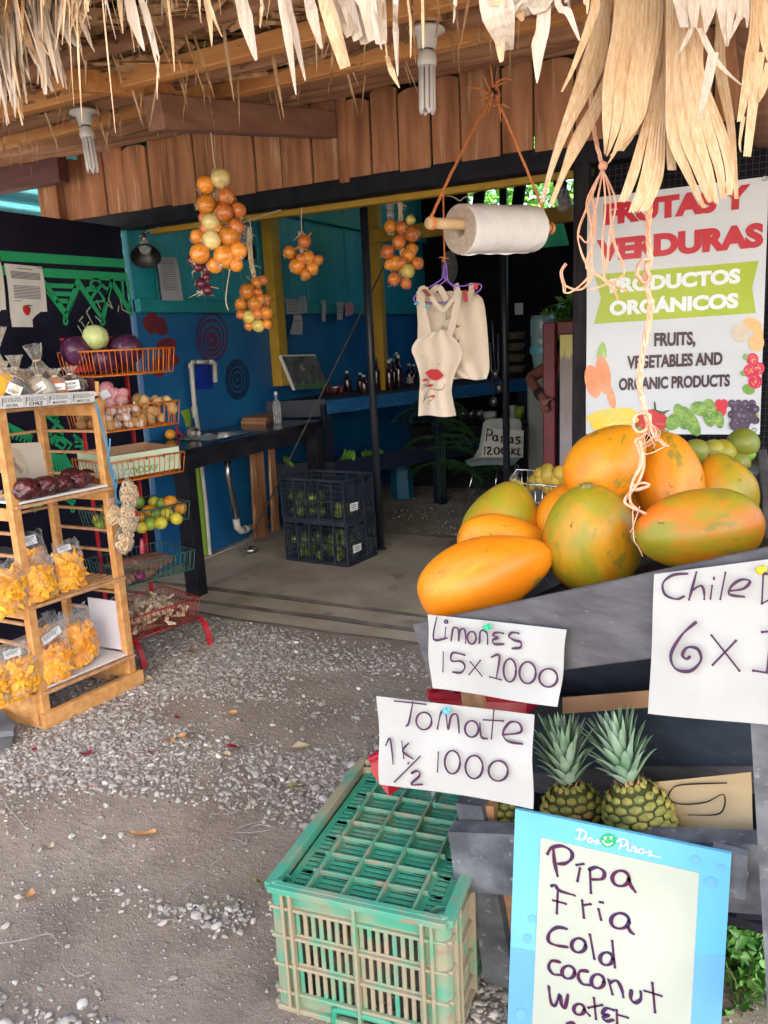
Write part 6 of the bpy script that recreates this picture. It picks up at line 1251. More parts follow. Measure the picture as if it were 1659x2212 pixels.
g = MB(); g.lathe([(Rr*.99, .001), (Rr*.8, -.003), (Rr*.6, .001), (Rr*.42, -.002), (Rr*.26, .0), (Rr*.25, .06)], a, 40, R3); g.build('roll_end', m_rollend, ro); g = MB(); g.lathe([(Rr*.98, Lr), (Rr*.2, Lr+.002)], a, 40, R3); g.build('roll_end', m_rollend, ro)
g = MB(); sag = R3 @ V((0, 0, 0)); g.grid(lambda u, v: a+ax*(.01+(Lr-.03)*u)+V((0, -.01+.004*sin(u*20), -Rr*.97-.007*v*(1+.5*sin(u*7)*sin(u*17)))) , 40, 3); g.build('loose_edge', m_film_w, ro)
s0, s1 = Dp(*r6(578, 325), 3.12), Dp(*r6(1440, 362), 3.54); m_stick = M('peeled_stick', (.58, .36, .17), (.68, .47, .26), rough=.7, scale=6, stretch=(8, 1, 1))
g = MB(); g.tube([s0, s0.lerp(s1, .2), s0.lerp(s1, .9), s1], [.021, .022, .02, .019], 12); g.build('stick', m_stick, ro)
ap = Dp(*rb(472, 405), 3.45); g = MB()
def twine(g, P, r, n=3, tw=3.0):
    P = smooth_path(P, 8)
    for s in range(n): g.tube([p+V((cos(i*tw/4+s*2.1), sin(i*tw/4+s*2.1)*.6, sin(i*tw/4+s)*.3))*r*.9 for i, p in enumerate(P)], r*.62, 5)
twine(g, [ap, Dp(*rb(400, 530), 3.38), Dp(*rb(285, 760), 3.25), Dp(*rb(205, 935), 3.12)], .0048); twine(g, [ap, Dp(*rb(520, 500), 3.46), Dp(*rb(640, 790), 3.51), Dp(*rb(712, 968), 3.54)], .0044)
for e in (s0+ax*.02, s1-ax*.015):
    for j in range(3): g.tube([e+ax*(j*.006-.006)+(R3 @ V((cos(2*pi*i/12), sin(2*pi*i/12), 0)))*.0235 for i in range(13)], .003, 5)
q = random.Random(9)
for j in range(26):
    c = ap+V((q.gauss(0, .012), 0, q.gauss(0, .02))); d = V((q.gauss(.0, .05), q.gauss(0, .02), q.gauss(0, .05))); g.tube([c, c+d*.6, c+d+V((0, 0, -.02))], [.004, .0035, .002], 5)
g.build('twine', m_rope, ro); g = MB(); g.tube([ap, ap+V((.0, 0, .03)), Dp(*rb(487, 265), 3.5), Dp(*rb(485, 190), 3.52)], .004, 6); g.tube([ap+V((0, -.005, .02)), ap+V((.012, -.01, -.02)), ap+V((.018, -.01, .005))], .008, 6); g.build('cord', m_cord, ro)
# ---- aprons
m_canvas = M('unbleached_canvas', (.58, .47, .36), (.64, .53, .42), rough=.9, scale=4, bump=.2, bscale=120)
m_lip = M('print_lip_red', (.46, .008, .015), (.40, .006, .012), rough=.6, scale=20); m_thin = M('print_line', (.10, .06, .05), rough=.7)
def y6(a, b, Y): return Yp(*r6(a, b), Y)
def outline_cloth(rows, Y, fold, amp, nu=26, nv=6, back=False):
    """cloth given by left and right sightings at several heights"""
    C_ = smooth_path([V((l, r_, y)) for l, r_, y in rows], nv); vs = []; k = len(C_)
    for i, c in enumerate(C_):
        for j in range(nu+1):
            u = j/nu; t = i/(k-1); dy = amp*(.4+.6*t)*sin(u*fold+t*1.3)+amp*.5*sin(u*fold*2.3+1-t*2); vs.append(y6(c.x+(c.y-c.x)*u, c.z+6*sin(u*7+t*3), Y+dy))
    fs = [(i*(nu+1)+j, i*(nu+1)+j+1, (i+1)*(nu+1)+j+1, (i+1)*(nu+1)+j) for i in range(k-1) for j in range(nu)]; return vs, fs
YA = 3.82
ab = thing('apron', 'plain natural canvas apron hanging behind, with small handwriting', 'apron', y6(880, 1400, YA+.06))
g = MB(); vs, fs = outline_cloth([(500, 900, 800), (500, 960, 850), (510, 985, 1000), (520, 1000, 1200), (640, 1005, 1330), (765, 985, 1405)], YA+.07, 9, .012); g.add(vs, fs, True); g.build('cloth', m_canvas, ab)
for q_ in (((600, 810), (655, 770), (710, 860)), ((770, 745), (785, 800), (790, 860)), ((885, 740), (880, 800), (850, 870))):
    g = MB(); P = smooth_path([y6(*p, YA+.03) for p in q_]); g.ribbon(P, .032, (0, -1, .1)); g.build('strap', m_canvas, ab)
inkstrokes([[(712, 960), (708, 990), (718, 985)], [(735, 965), (725, 985)], [(670, 1040), (672, 1055)], [(682, 1035), (690, 1045), (680, 1058)], [(775, 1035), (785, 1030), (780, 1045), (795, 1040), (805, 1028)], [(765, 1095), (768, 1110)], [(775, 1140), (780, 1160), (792, 1130), (790, 1160)]], lambda a_, b_: y6(a_, b_, YA+.045), .004, m_thin, ab, (0, -1, 0), 'writing')
af = thing('apron', 'canvas apron printed with big red lips and painted nails', 'apron', y6(640, 1650, YA))
g = MB(); vs, fs = outline_cloth([(588, 725, 1072), (560, 735, 1095), (500, 775, 1130), (468, 815, 1195), (490, 812, 1260), (515, 775, 1340), (525, 752, 1420), (520, 745, 1500), (514, 770, 1630), (513, 776, 1660)], YA, 8, .008); g.add(vs, fs, True); g.build('cloth', m_canvas, af)
for q_ in (((575, 1090), (545, 950), (520, 830), (530, 780), (560, 772)), ((590, 1085), (570, 1000), (548, 900), (545, 830), (562, 778)), ((560, 772), (595, 820), (640, 890), (690, 925), (730, 880), (780, 820), (800, 790)), ((735, 1105), (765, 1010), (790, 880), (803, 792)), ((720, 1095), (745, 1010), (775, 880), (795, 800))):
    g = MB(); P = smooth_path([y6(*p, YA-.012) for p in q_]); g.ribbon(P, .022, (0, -1, .15)); g.build('strap', m_canvas, af)
fnA = lambda a_, b_: y6(a_, b_, YA-.022)
g = MB(); lip = smooth_path([fnA(*p) for p in ((560, 1358), (590, 1340), (612, 1333), (626, 1340), (640, 1335), (665, 1352), (687, 1378), (665, 1400), (635, 1413), (600, 1405), (580, 1385))], 3); c = fnA(622, 1372); k = len(lip); g.add(lip+[c], [(i, (i+1) % k, k) for i in range(k)]); g.build('lips_print', m_lip, af)
for x, y, w_, h_, an in ((562, 1410, 22, 9, -.15), (596, 1447, 22, 9, -.2), (612, 1522, 18, 8, -.05)):
    g = MB(); g.add([fnA(x+w_*cos(t_*pi/7)*cos(an)-h_*sin(t_*pi/7)*sin(an), y+w_*cos(t_*pi/7)*sin(an)+h_*sin(t_*pi/7)*cos(an)) for t_ in range(14)], [tuple(range(14))]); g.build('nail_print', m_lip, af)
inkstrokes([[(605, 1297), (613, 1302)], [(645, 1306), (660, 1300)], [(530, 1240), (545, 1256)], [(575, 1405), (582, 1425), (570, 1440), (545, 1445), (535, 1460)], [(535, 1475), (560, 1455), (580, 1450), (600, 1458)], [(695, 1440), (685, 1470), (650, 1480), (610, 1470), (590, 1475), (565, 1510), (548, 1560)], [(548, 1560), (570, 1530), (600, 1525)], [(625, 1525), (605, 1550), (590, 1555), (578, 1585)]], fnA, .0035, m_thin, af, (0, -1, 0), 'line_drawing')
m_purp = M('purple_hanger', (.22, .10, .55), (.28, .14, .62), rough=.35, scale=9)
hg = thing('clothes_hanger', 'purple wire hanger on orange twine holding the aprons', 'hanger', y6(700, 600, YA+.02)); g = MB()
H_ = lambda *p: smooth_path([y6(x, y, YA+.025) for x, y in p])
for pts in (((690, 590), (700, 620), (680, 680), (672, 715), (580, 775), (490, 830), (495, 870), (590, 876), (755, 876)), ((700, 592), (690, 640), (712, 720), (790, 760), (930, 745), (945, 780), (900, 815)), ((705, 600), (712, 680), (725, 735), (775, 780)), ((680, 690), (700, 720), (650, 760))): g.tube(H_(*pts), .0035, 6)
g.build('wire', m_purp, hg); g = MB(); twine(g, [y6(686, 100, YA+.05), y6(688, 250, YA+.03), y6(692, 450, YA+.02), y6(695, 600, YA+.02)], .003); 
for j in range(8): c = y6(690, 560, YA+.01); g.tube([c, c+V((rr.gauss(0, .02), -.01, rr.gauss(-.01, .012)))], .003, 4)
g.build('twine', m_rope, hg)
for pts, m, lb in ((((548, 785), (590, 830)), M('rust_peg', (.24, .05, .02), rough=.6), 'rust brown clothes peg on the left apron strap'), (((830, 790), (845, 870)), m_red, 'red clothes peg on the right strap of the front apron'), (((915, 742), (905, 785)), M('pink_peg', (.62, .03, .09), rough=.5), 'pink red clothes peg at the far right of the hanger'), (((490, 885), (512, 880)), M('blue_peg', (.06, .42, .60), rough=.5), 'small blue clip at the left edge of the aprons'), (((558, 905), (580, 900)), M('cyan_peg', (.08, .46, .62), rough=.5), 'small cyan clip below the rust brown peg')):
    g = MB(); a_, b_ = y6(*pts[0], YA-.03), y6(*pts[1], YA-.03); g.beam(a_+V((-.004, 0, 0)), b_+V((-.006, 0, 0)), .010, .008, up=(0, 1, 0)); g.beam(a_+V((.008, 0, 0)), b_+V((.006, 0, 0)), .010, .008, up=(0, 1, 0)); tag(g.build('clothes_peg', m), lb, 'clothes peg')
# ---- bare bulbs with black shades and their wires
m_bulb = clear_film('bulb_glass', amount=.7, rough=.03, bump=0, bscale=1)
def bulb(label, c, s, shade, brass=m_steel, n='hanging_bulb'):
    t = thing(n, label, 'lamp', c); c = V(c); g = MB(); g.lathe([(0, -.055*s), (.018*s, -.05*s), (.03*s, -.03*s), (.03*s, -.012*s), (.016*s, .012*s), (.012*s, .022*s)], c, 20); g.build('bulb', m_bulb, t)
    g = MB(); g.lathe([(.013*s, .018*s), (.014*s, .045*s), (0, .05*s)], c, 14); g.tube([c+V((0, 0, .02*s)), c+V((0, 0, -.015*s)), c+V((.006*s, 0, -.02*s))], .0025*s, 5); g.build('base', brass, t)
    if shade:
        d = V(shade).normalized(); R3 = d.to_track_quat('Z', 'Y').to_matrix(); g = MB(); g.lathe([(.02*s, -.02*s), (.03*s, -.015*s), (.075*s, .06*s), (.072*s, .06*s), (.026*s, -.01*s)], c+V((-.028*s, .03*s, -.02*s)), 24, R3); g.build('shade', M('black_shade', (.012, .012, .014), rough=.35), t)
    return t
def bx_(a, b): return Xp(*r3(a, b), -3.60)
bulb('clear bulb with a tilted black shade at the left on the teal boards', bx_(1070, 320), 1.25, (.45, -.5, -.75)); bulb('clear bulb with a black shade behind the large onion bunch', Dp(*r5(932, 590), 4.4), 1.3, (-.6, .2, -.7)); bulb('clear round bulb under the lintel right of the bag roll', Dp(*rb(775, 845), 4.2), 1.5, None)
wi = thing('lamp_wire', 'thin white lamp wire strung along under the lintel', 'wire', bx_(1030, 250)); g = MB()
g.tube(smooth_path([bx_(1035, 270), bx_(1110, 225), bx_(1250, 195), bx_(1430, 210), Dp(*r5(580, 555), 4.4), Dp(*r5(700, 560), 4.4), Dp(*r5(930, 515), 4.35), Dp(*r5(1060, 470), 4.2), Dp(*r5(1190, 430), 4.05)]), .0035, 5); g.tube(smooth_path([Dp(*r6(*p), 4.3) for p in ((500, 125), (620, 135), (740, 140), (800, 170), (830, 150), (960, 90), (1075, 55))]), .0035, 5); g.build('cable', m_pvc, wi)
# ---- peach twine hanging in front of the banner
q = random.Random(12); rT = RG(1400, 420, 520, 1598)
kn = thing('twine_tassel', 'frayed peach twine tassel knotted below the palm leaf', 'twine', Dp(*rT(330, 20), 1.72)); g = MB(); D1 = 1.72
twine(g, [Dp(*rx(590, -760), 1.64), Dp(*rx(575, 0), 1.66), Dp(*rx(540, 300), 1.68), Dp(*rx(475, 600), 1.70), Dp(*rx(500, 900), 1.71), Dp(*rx(550, 1100), D1)], .0035)
g.ball(Dp(*rx(555, 1110), D1), .010, 10, 8)
for pts in (((325, 10), (230, 250), (140, 470), (150, 600), (215, 750), (350, 870), (430, 970), (440, 1015)), ((330, 10), (245, 200), (270, 380), (250, 560), (200, 760), (330, 850), (510, 945)), ((330, 20), (380, 200), (390, 400), (420, 600), (480, 740), (480, 830), (350, 890), (230, 940)), ((325, 20), (210, 260), (240, 450), (240, 700), (230, 820), (120, 930), (45, 960), (30, 900), (10, 800), (40, 735)), ((335, 10), (430, 260), (385, 500), (370, 700), (345, 850), (440, 940)), ((330, 10), (280, 300), (220, 560), (150, 520)), ((330, 20), (350, 280), (330, 600), (345, 800)), ((30, 900), (150, 935), (240, 850), (215, 780))):
    for j in range(6): o_ = q.uniform(-8, 8); g.tube(smooth_path([Dp(*rT(x+o_+q.uniform(-6, 6), y+q.uniform(-6, 6)), D1+q.uniform(-.01, .01)) for x, y in pts], 5), q.uniform(.0005, .0012), 5)
g.build('strands', m_rope2, kn)
pr = thing('papaya_twine', 'long knotted peach twine hanging down onto the papayas', 'twine', Dp(*rT(690, 300), 1.80)); g = MB(); D2 = 1.78
for off in (0, 1):
    twine(g, [Dp(*rx(900, -700), 1.72), Dp(*rx(890-off*9, 600), 1.71), Dp(*rx(875-off*20, 1250), 1.72), Dp(*rT(680+off*12, 300), D2), Dp(*rT(675, 500), D2), Dp(*rT(685+off*10, 700), D2), Dp(*rT(650, 860), D2), Dp(*rT(690, 1000), D2), Dp(*rT(690-off*8, 1150), D2), Dp(*rT(640, 1400), D2), Dp(*rT(605+off*10, 1650), D2), Dp(*rT(660, 1890), D2), Dp(*rT(680, 1960), D2)], .0046)
def tw2(pts, r=.003, n=2):
    for j in range(n): g.tube(smooth_path([Dp(*rT(x+q.uniform(-7, 7), y+q.uniform(-7, 7)), D2-.01+q.uniform(-.012, .012)) for x, y in pts], 6), r*q.uniform(.55, .85), 5)
tw2(((690, 700), (620, 720), (590, 820), (640, 880), (690, 840), (660, 760), (690, 700)), .0045, 3)
tw2(((650, 1880), (580, 1900), (560, 1980), (600, 2030), (680, 1990), (690, 1900), (640, 1890)), .004, 3); tw2(((680, 1960), (640, 2060), (580, 2090), (600, 2160), (620, 2260), (560, 2400)), .004, 3); tw2(((690, 1960), (720, 2050), (800, 2120), (825, 2140)), .004, 3)
for k in range(12): tw2(((680+q.uniform(-20, 20), 1950), (700+q.uniform(-60, 80), 2040), (690+q.uniform(-90, 120), 2110+q.uniform(-30, 60))), .0012, 1)
f2 = lambda a, b: r2(a, b)
for pts in (((1135, 165), (1150, 250), (1110, 330), (1100, 420), (1170, 470)), ((1140, 170), (1155, 260), (1130, 340), (1080, 400), (1090, 430), (1165, 465)), ((1100, 350), (1150, 335), (1175, 350), (1120, 365), (1100, 350)), ((1130, 200), (1170, 220), (1250, 185)), ((1110, 430), (1115, 560), (1135, 600), (1150, 640)), ((1140, 430), (1110, 520), (1100, 540))):
    for j in range(2 if pts[0][0] < 1141 and len(pts) > 4 else 1): g.tube(smooth_path([Dp(*f2(x+q.uniform(-3, 3), y+q.uniform(-3, 3)), 1.70+q.uniform(-.005, .005)) for x, y in pts], 6), .0028 if len(pts) > 4 else .0014, 5)
g.build('strands', m_rope2, pr)
# ================================================================== BANNER
ba = thing('fruit_banner', 'white fruit banner reading FRUTAS Y VERDURAS, PRODUCTOS ORGÁNICOS', 'banner', Yp(1450, 940, 3.89))
YBN = 3.885
def yb2(a, b, o=0): return Yp(*rT(a, b), YBN-o)
def bn(u, v, o=0):
    """point on the sagging banner: u across, v down"""
    T = yb2(212, 235).lerp(yb2(1605, 62), u); Bm = yb2(200, 2045).lerp(yb2(1535, 2047), u); p = T.lerp(Bm, v); p.y -= o+.006*sin(u*5+v*3)+.004*sin(v*9-u*4); return p
m_ban_w = M('banner_vinyl', (.52, .54, .57), (.57, .58, .60), rough=.32, scale=3, bump=.12, bscale=5)
g = MB(); g.grid(lambda u, v: bn(u, v), 24, 36); g.build('sheet', m_ban_w, ba)
g = MB()
for v in (.11, .19, .285, .36, .56, .66, .72, .80, .87): g.ribbon([bn(u/12, v, .0012) for u in range(13)], .003, (0, -1, 0))
g.build('printed_boards', M('banner_line', (.50, .53, .57), rough=.4), ba)
def inv(a, b):
    """banner coordinates of a sighting"""
    p = yb2(a, b); bu, bv = .5, .5
    for _ in range(30):
        q = bn(bu, bv); e = p-q; dU = (bn(bu+.01, bv)-q)/.01; dV = (bn(bu, bv+.01)-q)/.01; bu += e.dot(dU)/dU.length_squared*.9; bv += e.dot(dV)/dV.length_squared*.9
    return bu, bv
def bline(txt, x0, y0, x1, y1, hL, hR, mat, bold=.02, sp_=1.0):
    """lettering whose baseline runs between two sightings, with cap heights at both ends"""
    vs, fs = text_mesh(txt, 1, bold, 0, sp_); a0 = min(v.x for v in vs); a1 = max(v.x for v in vs); h = .73+bold; A, Bq = inv(x0, y0), inv(x1, y1); TA, TB = inv(x0, y0-hL), inv(x1, y1-hR); pts = []
    for v in vs:
        t = (v.x-a0)/(a1-a0); s = (v.y+bold)/h; u = A[0]+(Bq[0]-A[0])*t; w0 = A[1]+(Bq[1]-A[1])*t; w1 = TA[1]+(TB[1]-TA[1])*t; pts.append(bn(u, w0+(w1-w0)*s, .003))
    g = MB(); g.add(pts, fs); g.build('lettering', mat, ba)
m_bred = M('banner_red', (.50, .004, .02), (.44, .004, .018), rough=.3, scale=6); m_blime = M('banner_lime', (.32, .40, .006), (.36, .44, .012), rough=.3, scale=6); m_bwht = M('banner_white', (.68, .72, .72), rough=.32); m_bdk = M('banner_dark', (.035, .008, .02), (.05, .014, .028), rough=.35, scale=5)
bline('FRUTAS Y', 335, 445, 1460, 305, 160, 180, m_bred, .062); bline('VERDURAS', 285, 725, 1560, 605, 165, 185, m_bred, .062)
g = MB()
def ribn(u, v):
    l = (270+48*2*v, 820+180*2*v) if v < .5 else (318-56*(2*v-1), 1000+198*(2*v-1)); r_ = (1525-50*2*v, 712+208*2*v) if v < .5 else (1475+30*(2*v-1), 920+195*(2*v-1))
    return bn(*inv(l[0]+(r_[0]-l[0])*u, l[1]+(r_[1]-l[1])*u), .0016)
g.grid(ribn, 24, 12); g.build('green_ribbon', m_blime, ba)
bline('PRODUCTOS', 385, 962, 1385, 885, 110, 115, m_bwht, .055); bline('ORGANICOS', 382, 1135, 1370, 1075, 110, 115, m_bwht, .055)
g = MB(); g.add([bn(*inv(*p), .0034) for p in ((765, 1005), (795, 980), (812, 988), (785, 1012))], [(0, 1, 2, 3)]); g.build('accent', m_bwht, ba)
bline('FRUITS,', 722, 1372, 1040, 1360, 105, 105, m_bdk, .045); bline('VEGETABLES AND', 515, 1545, 1248, 1512, 100, 100, m_bdk, .045); bline('ORGANIC PRODUCTS', 452, 1710, 1305, 1678, 95, 95, m_bdk, .045)
def pic(shapes, mat, name, spots=None):
    g = MB()
    for n_, (x, y, rx_, ry_, an) in enumerate(shapes):
        pts = [];
        for i in range(18): t = 2*pi*i/18; dx, dy = rx_*cos(t), ry_*sin(t); pts.append(bn(*inv(x+dx*cos(an)-dy*sin(an), y+dx*sin(an)+dy*cos(an)), .0024+.0003*n_))
        g.add(pts, [tuple(range(18))])
    g.build(name, mat, ba)
    if spots:
        g = MB(); q = random.Random(len(shapes)*7)
        for (x, y, rx_, ry_, an) in shapes:
            for _ in range(spots[1]):
                a, r_ = q.uniform(0, 6.28), q.uniform(0, .75); dx, dy = rx_*r_*cos(a), ry_*r_*sin(a); cx0, cy0 = x+dx*cos(an)-dy*sin(an), y+dx*sin(an)+dy*cos(an); s_ = spots[2]*q.uniform(.6, 1.3)
                g.add([bn(*inv(cx0+s_*cos(t), cy0+s_*spots[3]*sin(t)), .0024+.0003*len(shapes)+.0004) for t in [pi*i/4 for i in range(8)]], [tuple(range(8))])
        g.build(name.replace('picture', 'spots'), spots[0], ba)
def pm(n, a, b, s=8): return M(n, a, b, rough=.34, scale=s)
pic([(255, 1640, 60, 130, -.2), (335, 1590, 55, 150, -.15), (395, 1760, 30, 90, -.25)], pm('pic_carrot', (.70, .20, .07), (.72, .32, .16)), 'carrot_picture', (pm('pic_carrot_line', (.56, .16, .06), (.78, .40, .22)), 14, 16, .18)); pic([(320, 1400, 14, 65, .1), (345, 1400, 12, 60, -.15), (300, 1405, 10, 55, .3)], pm('pic_stalk', (.25, .42, .06), (.36, .5, .14)), 'carrot_top_picture')
pic([(400, 1905, 200, 60, -.12), (420, 1960, 190, 45, -.15)], pm('pic_banana', (.72, .52, .04), (.66, .56, .14)), 'banana_picture', (pm('pic_banana_light', (.80, .68, .22), (.45, .42, .05)), 14, 26, .2)); pic([(700, 1950, 130, 95, 0)], pm('pic_tomato', (.42, .01, .01), (.55, .02, .02)), 'tomato_picture', (pm('pic_tomato_light', (.72, .14, .10), (.30, .005, .008)), 8, 22, .6))
pic([(930, 1910, 50, 105, -.35), (1000, 1945, 55, 130, -.55), (870, 1950, 55, 70, .6), (1080, 1850, 80, 55, .3), (1150, 1880, 55, 110, -.1), (1225, 1935, 35, 65, -.1)], pm('pic_cucumber', (.07, .20, .025), (.22, .36, .06), 30), 'cucumber_picture', (pm('pic_cuke_light', (.34, .48, .12), (.22, .36, .08)), 26, 9, .5))
pic([(730, 1840, 8, 50, -.1), (760, 1870, 60, 7, .3), (800, 1875, 45, 7, -.3)], pm('pic_stem', (.02, .05, .02), (.03, .07, .03)), 'tomato_stem_picture'); pic([(1220, 1810, 30, 34, 0), (1262, 1815, 30, 40, 0), (1240, 1860, 40, 50, 0), (1205, 1880, 18, 35, 0)], pm('pic_berry', (.5, .01, .03), (.6, .03, .05)), 'cherry_picture')
pic([(1320+52*(i % 4)+26*((i//4) % 2), 1810+42*(i//4), 32, 32, 0) for i in range(16)]+[(1380, 1970, 80, 55, 0)], pm('pic_grape', (.02, .012, .03), (.10, .06, .10), 30), 'grape_picture', (pm('pic_grape_bloom', (.20, .16, .24), (.10, .09, .16)), 1, 11, .9)); pic([(1500, 1900, 28, 30, 0)], pm('pic_lime', (.25, .38, .05), (.3, .45, .1)), 'lime_picture')
pic([(1480, 1470, 48, 50, 0), (1530, 1540, 42, 50, .2), (1470, 1560, 60, 55, .2), (1500, 1640, 55, 55, 0)], pm('pic_strawberry', (.52, .01, .05), (.6, .04, .1), 30), 'strawberry_picture', (pm('pic_seed', (.74, .40, .14), (.75, .3, .2)), 16, 4, 1.4)); pic([(1450, 1700, 50, 40, .3), (1420, 1575, 35, 25, 0), (1425, 1450, 20, 25, 0)], pm('pic_leaf', (.14, .30, .05), (.22, .40, .1)), 'strawberry_leaf_picture')
pic([(1390, 1265, 70, 75, 0)], pm('pic_melon_rind', (.52, .44, .32), (.60, .52, .40), 30), 'melon_picture'); pic([(1480, 1200, 75, 48, .4), (1525, 1260, 35, 80, -.2), (1510, 1340, 60, 70, 0)], pm('pic_melon', (.66, .38, .12), (.72, .46, .2)), 'melon_slice_picture', (pm('pic_melon_light', (.76, .56, .3), (.62, .30, .08)), 10, 12, .6))
for p in ((1575, 80), (1497, 2010), (240, 250)):
    g = MB(); c = bn(*inv(*p), .003); g.tube([c+V((.009*cos(t*pi/8), 0, .009*sin(t*pi/8))) for t in range(17)], .0025, 5); g.build('eyelet', m_steel, ba)
# ================================================================== PRODUCE STAND
rr = random.Random(55)
m_gw = M('grey_painted_board', (.070, .062, .066), (.115, .105, .108), rough=.7, scale=3.5, detail=8, stretch=(3, 3, 12), bump=.25, c3=(.24, .21, .19), s3=18, t3=.69, w3=.06)
m_gw2 = M('weathered_grey_board', (.06, .062, .07), (.16, .16, .17), rough=.8, scale=14, detail=9, bump=.3, c3=(.30, .28, .26), s3=40, t3=.62, w3=.1)
m_navy = M('navy_board', (.012, .018, .028), (.022, .031, .048), rough=.55, scale=4, stretch=(3, 3, 10), c3=(.09, .10, .12), s3=20, t3=.68)
dS = V((-.884, .287, -.369)).normalized(); nS = V((.309, .951, 0)).normalized(); uS = nS.cross(dS); uS = uS if uS.z > 0 else -uS
L0 = V((-.735, 1.546, .905)); st = thing('produce_stand', 'grey slatted produce stand with a slanted papaya bin and lower shelf', 'stand', (-.3, 1.7, 0))
def plank(c0, c1, h, th, name, mat=m_gw, up=uS, drop=0): # c0,c1 top edge line; hangs down by h
    g = MB(); o = -up*(h/2); g.beam(V(c0)+o, V(c1)+o, th, h, up=up, bev=.003); return g.build(name, mat, st)
E0 = -dS*.98
plank(L0+dS*.0, L0+E0, .148, .022, 'side_board'); W = .88
plank(L0+nS*.012+dS*.011-uS*.012, L0+nS*W+dS*.011-uS*.012, .14, .022, 'end_board', m_gw2)
plank(L0+nS*W+dS*0, L0+nS*W+E0*.9+nS*.25, .14, .022, 'side_board')
ha, hb = Dp(1655, 1190, 1.70), Dp(1636, 968, 2.45); hd_ = (hb-ha).normalized(); g = MB(); hu = V((0, 0, 1)); o = V((.013, 0, -.11)); g.beam(ha+o-hd_*.3, hb+o, .026, .22, up=hu, bev=.003); g.build('end_board', m_gw, st)
fp = [L0-uS*.055+nS*.012, L0-uS*.055+nS*W, L0-uS*.055+nS*(W+.2)+E0*.95, L0-uS*.055+nS*.012+E0*.95]; g = MB(); g.add(fp+[p-uS*.012 for p in fp], [(0, 1, 2, 3), (7, 6, 5, 4), (0, 4, 5, 1), (1, 5, 6, 2), (2, 6, 7, 3), (3, 7, 4, 0)]); g.build('bin_floor', m_matb, st)
# tiers below, seen under the bin: boards given by sightings at true distance
def faceboard(pts, p0, n, th, name, mat):
    P = [Pp(*q, p0, n) for q in pts]; g = MB(); b = V(n).normalized()*th; b = b if b.dot(fw) > 0 else -b
    k = len(P); g.add(P+[p+b for p in P], [tuple(range(k)), tuple(range(2*k-1, k-1, -1))]+[(i, k+i, k+(i+1) % k, (i+1) % k) for i in range(k)]); return g.build(name, mat, st)
pb0 = L0+nS*.44
faceboard([(1180, 1435), (1720, 1370), (1720, 1500), (1180, 1510)], pb0, nS, .02, 'lower_back_board', m_navy)
g = MB()
faceboard([(1215, 1507), (1720, 1465), (1720, 1505), (1215, 1542)], L0+nS*.33, nS, .004, 'carton_strip', m_cartin)
faceboard([(940, 1490), (1700, 1540), (1700, 1655), (1330, 1655), (1160, 1670), (940, 1640)], L0+nS*.345, nS, .02, 'lower_side_board', m_navy); faceboard([(1100, 1650), (1700, 1622), (1700, 1710), (1100, 1745)], L0+nS*.37, nS, .02, 'lower_side_board', m_gw)
faceboard([(1100, 1735), (1700, 1705), (1700, 1960), (1100, 1960)], L0+nS*.40, nS, .02, 'lower_side_board', m_matb)
YS = 1.50
def ys_(x, y, Y=YS): return Yp(x, y, Y)
# front rail, legs
def pboard(pts, Y, th, name, mat):
    P = [Yp(*q, Y) for q in pts]; b = V((0, th, 0)); k = len(P); g = MB(); g.add(P+[p+b for p in P], [tuple(range(k)), tuple(range(2*k-1, k-1, -1))]+[(i, k+i, k+(i+1) % k, (i+1) % k) for i in range(k)]); return g.build(name, mat, st)
pboard([(968, 1797), (1760, 1830), (1760, 1985), (985, 1925)], 1.475, .05, 'front_rail', m_gw2); pboard([(1540, 1830), (1615, 1850), (1610, 1945), (1535, 1930)], 1.44, .02, 'rail_end', m_gw2)
pboard([(985, 1735), (1040, 1742), (1130, 2230), (1130, 2330), (1078, 2320)], 1.53, .05, 'leg', m_gw2); pboard([(1040, 1740), (1066, 1742), (1068, 1800), (1042, 1800)], 1.55, .03, 'leg', m_wood2); pboard([(1070, 1925), (1112, 1930), (1135, 2300), (1110, 2300)], 1.56, .04, 'leg', m_wood2)
pboard([(995, 1490), (1035, 1495), (1042, 1535), (1000, 1535)], 1.60, .03, 'leg', m_wood2); pboard([(1620, 1540), (1720, 1540), (1720, 2300), (1665, 2300)], 1.30, .06, 'leg', m_gw2); pboard([(1590, 1900), (1720, 1900), (1720, 1990), (1590, 1985)], 1.49, .05, 'back_rail', m_matb)
g = MB(); q4 = [Yp(1000, 1840, 1.50), Yp(1720, 1868, 1.50)]; zf = .375; g.prism([(-.60, 1.52), (.15, 1.52), (.15, 1.80), (-.56, 1.80)], zf-.02, zf); g.build('shelf', m_matb, st)
for x in (-.40, -.05, .2):
    g = MB(); b = L0+nS*(W+.02); g.beam((x, 2.12, 0), (x, 2.12, .95 if x < -.3 else 1.05), .06, .05, up=(0, 1, 0)); g.build('leg', m_gw2, st)
g = MB(); g.beam((-.2, 2.05, 0), (-.2, 2.05, .98), .06, .05, up=(0, 1, 0)); g.build('leg', m_gw2, st)
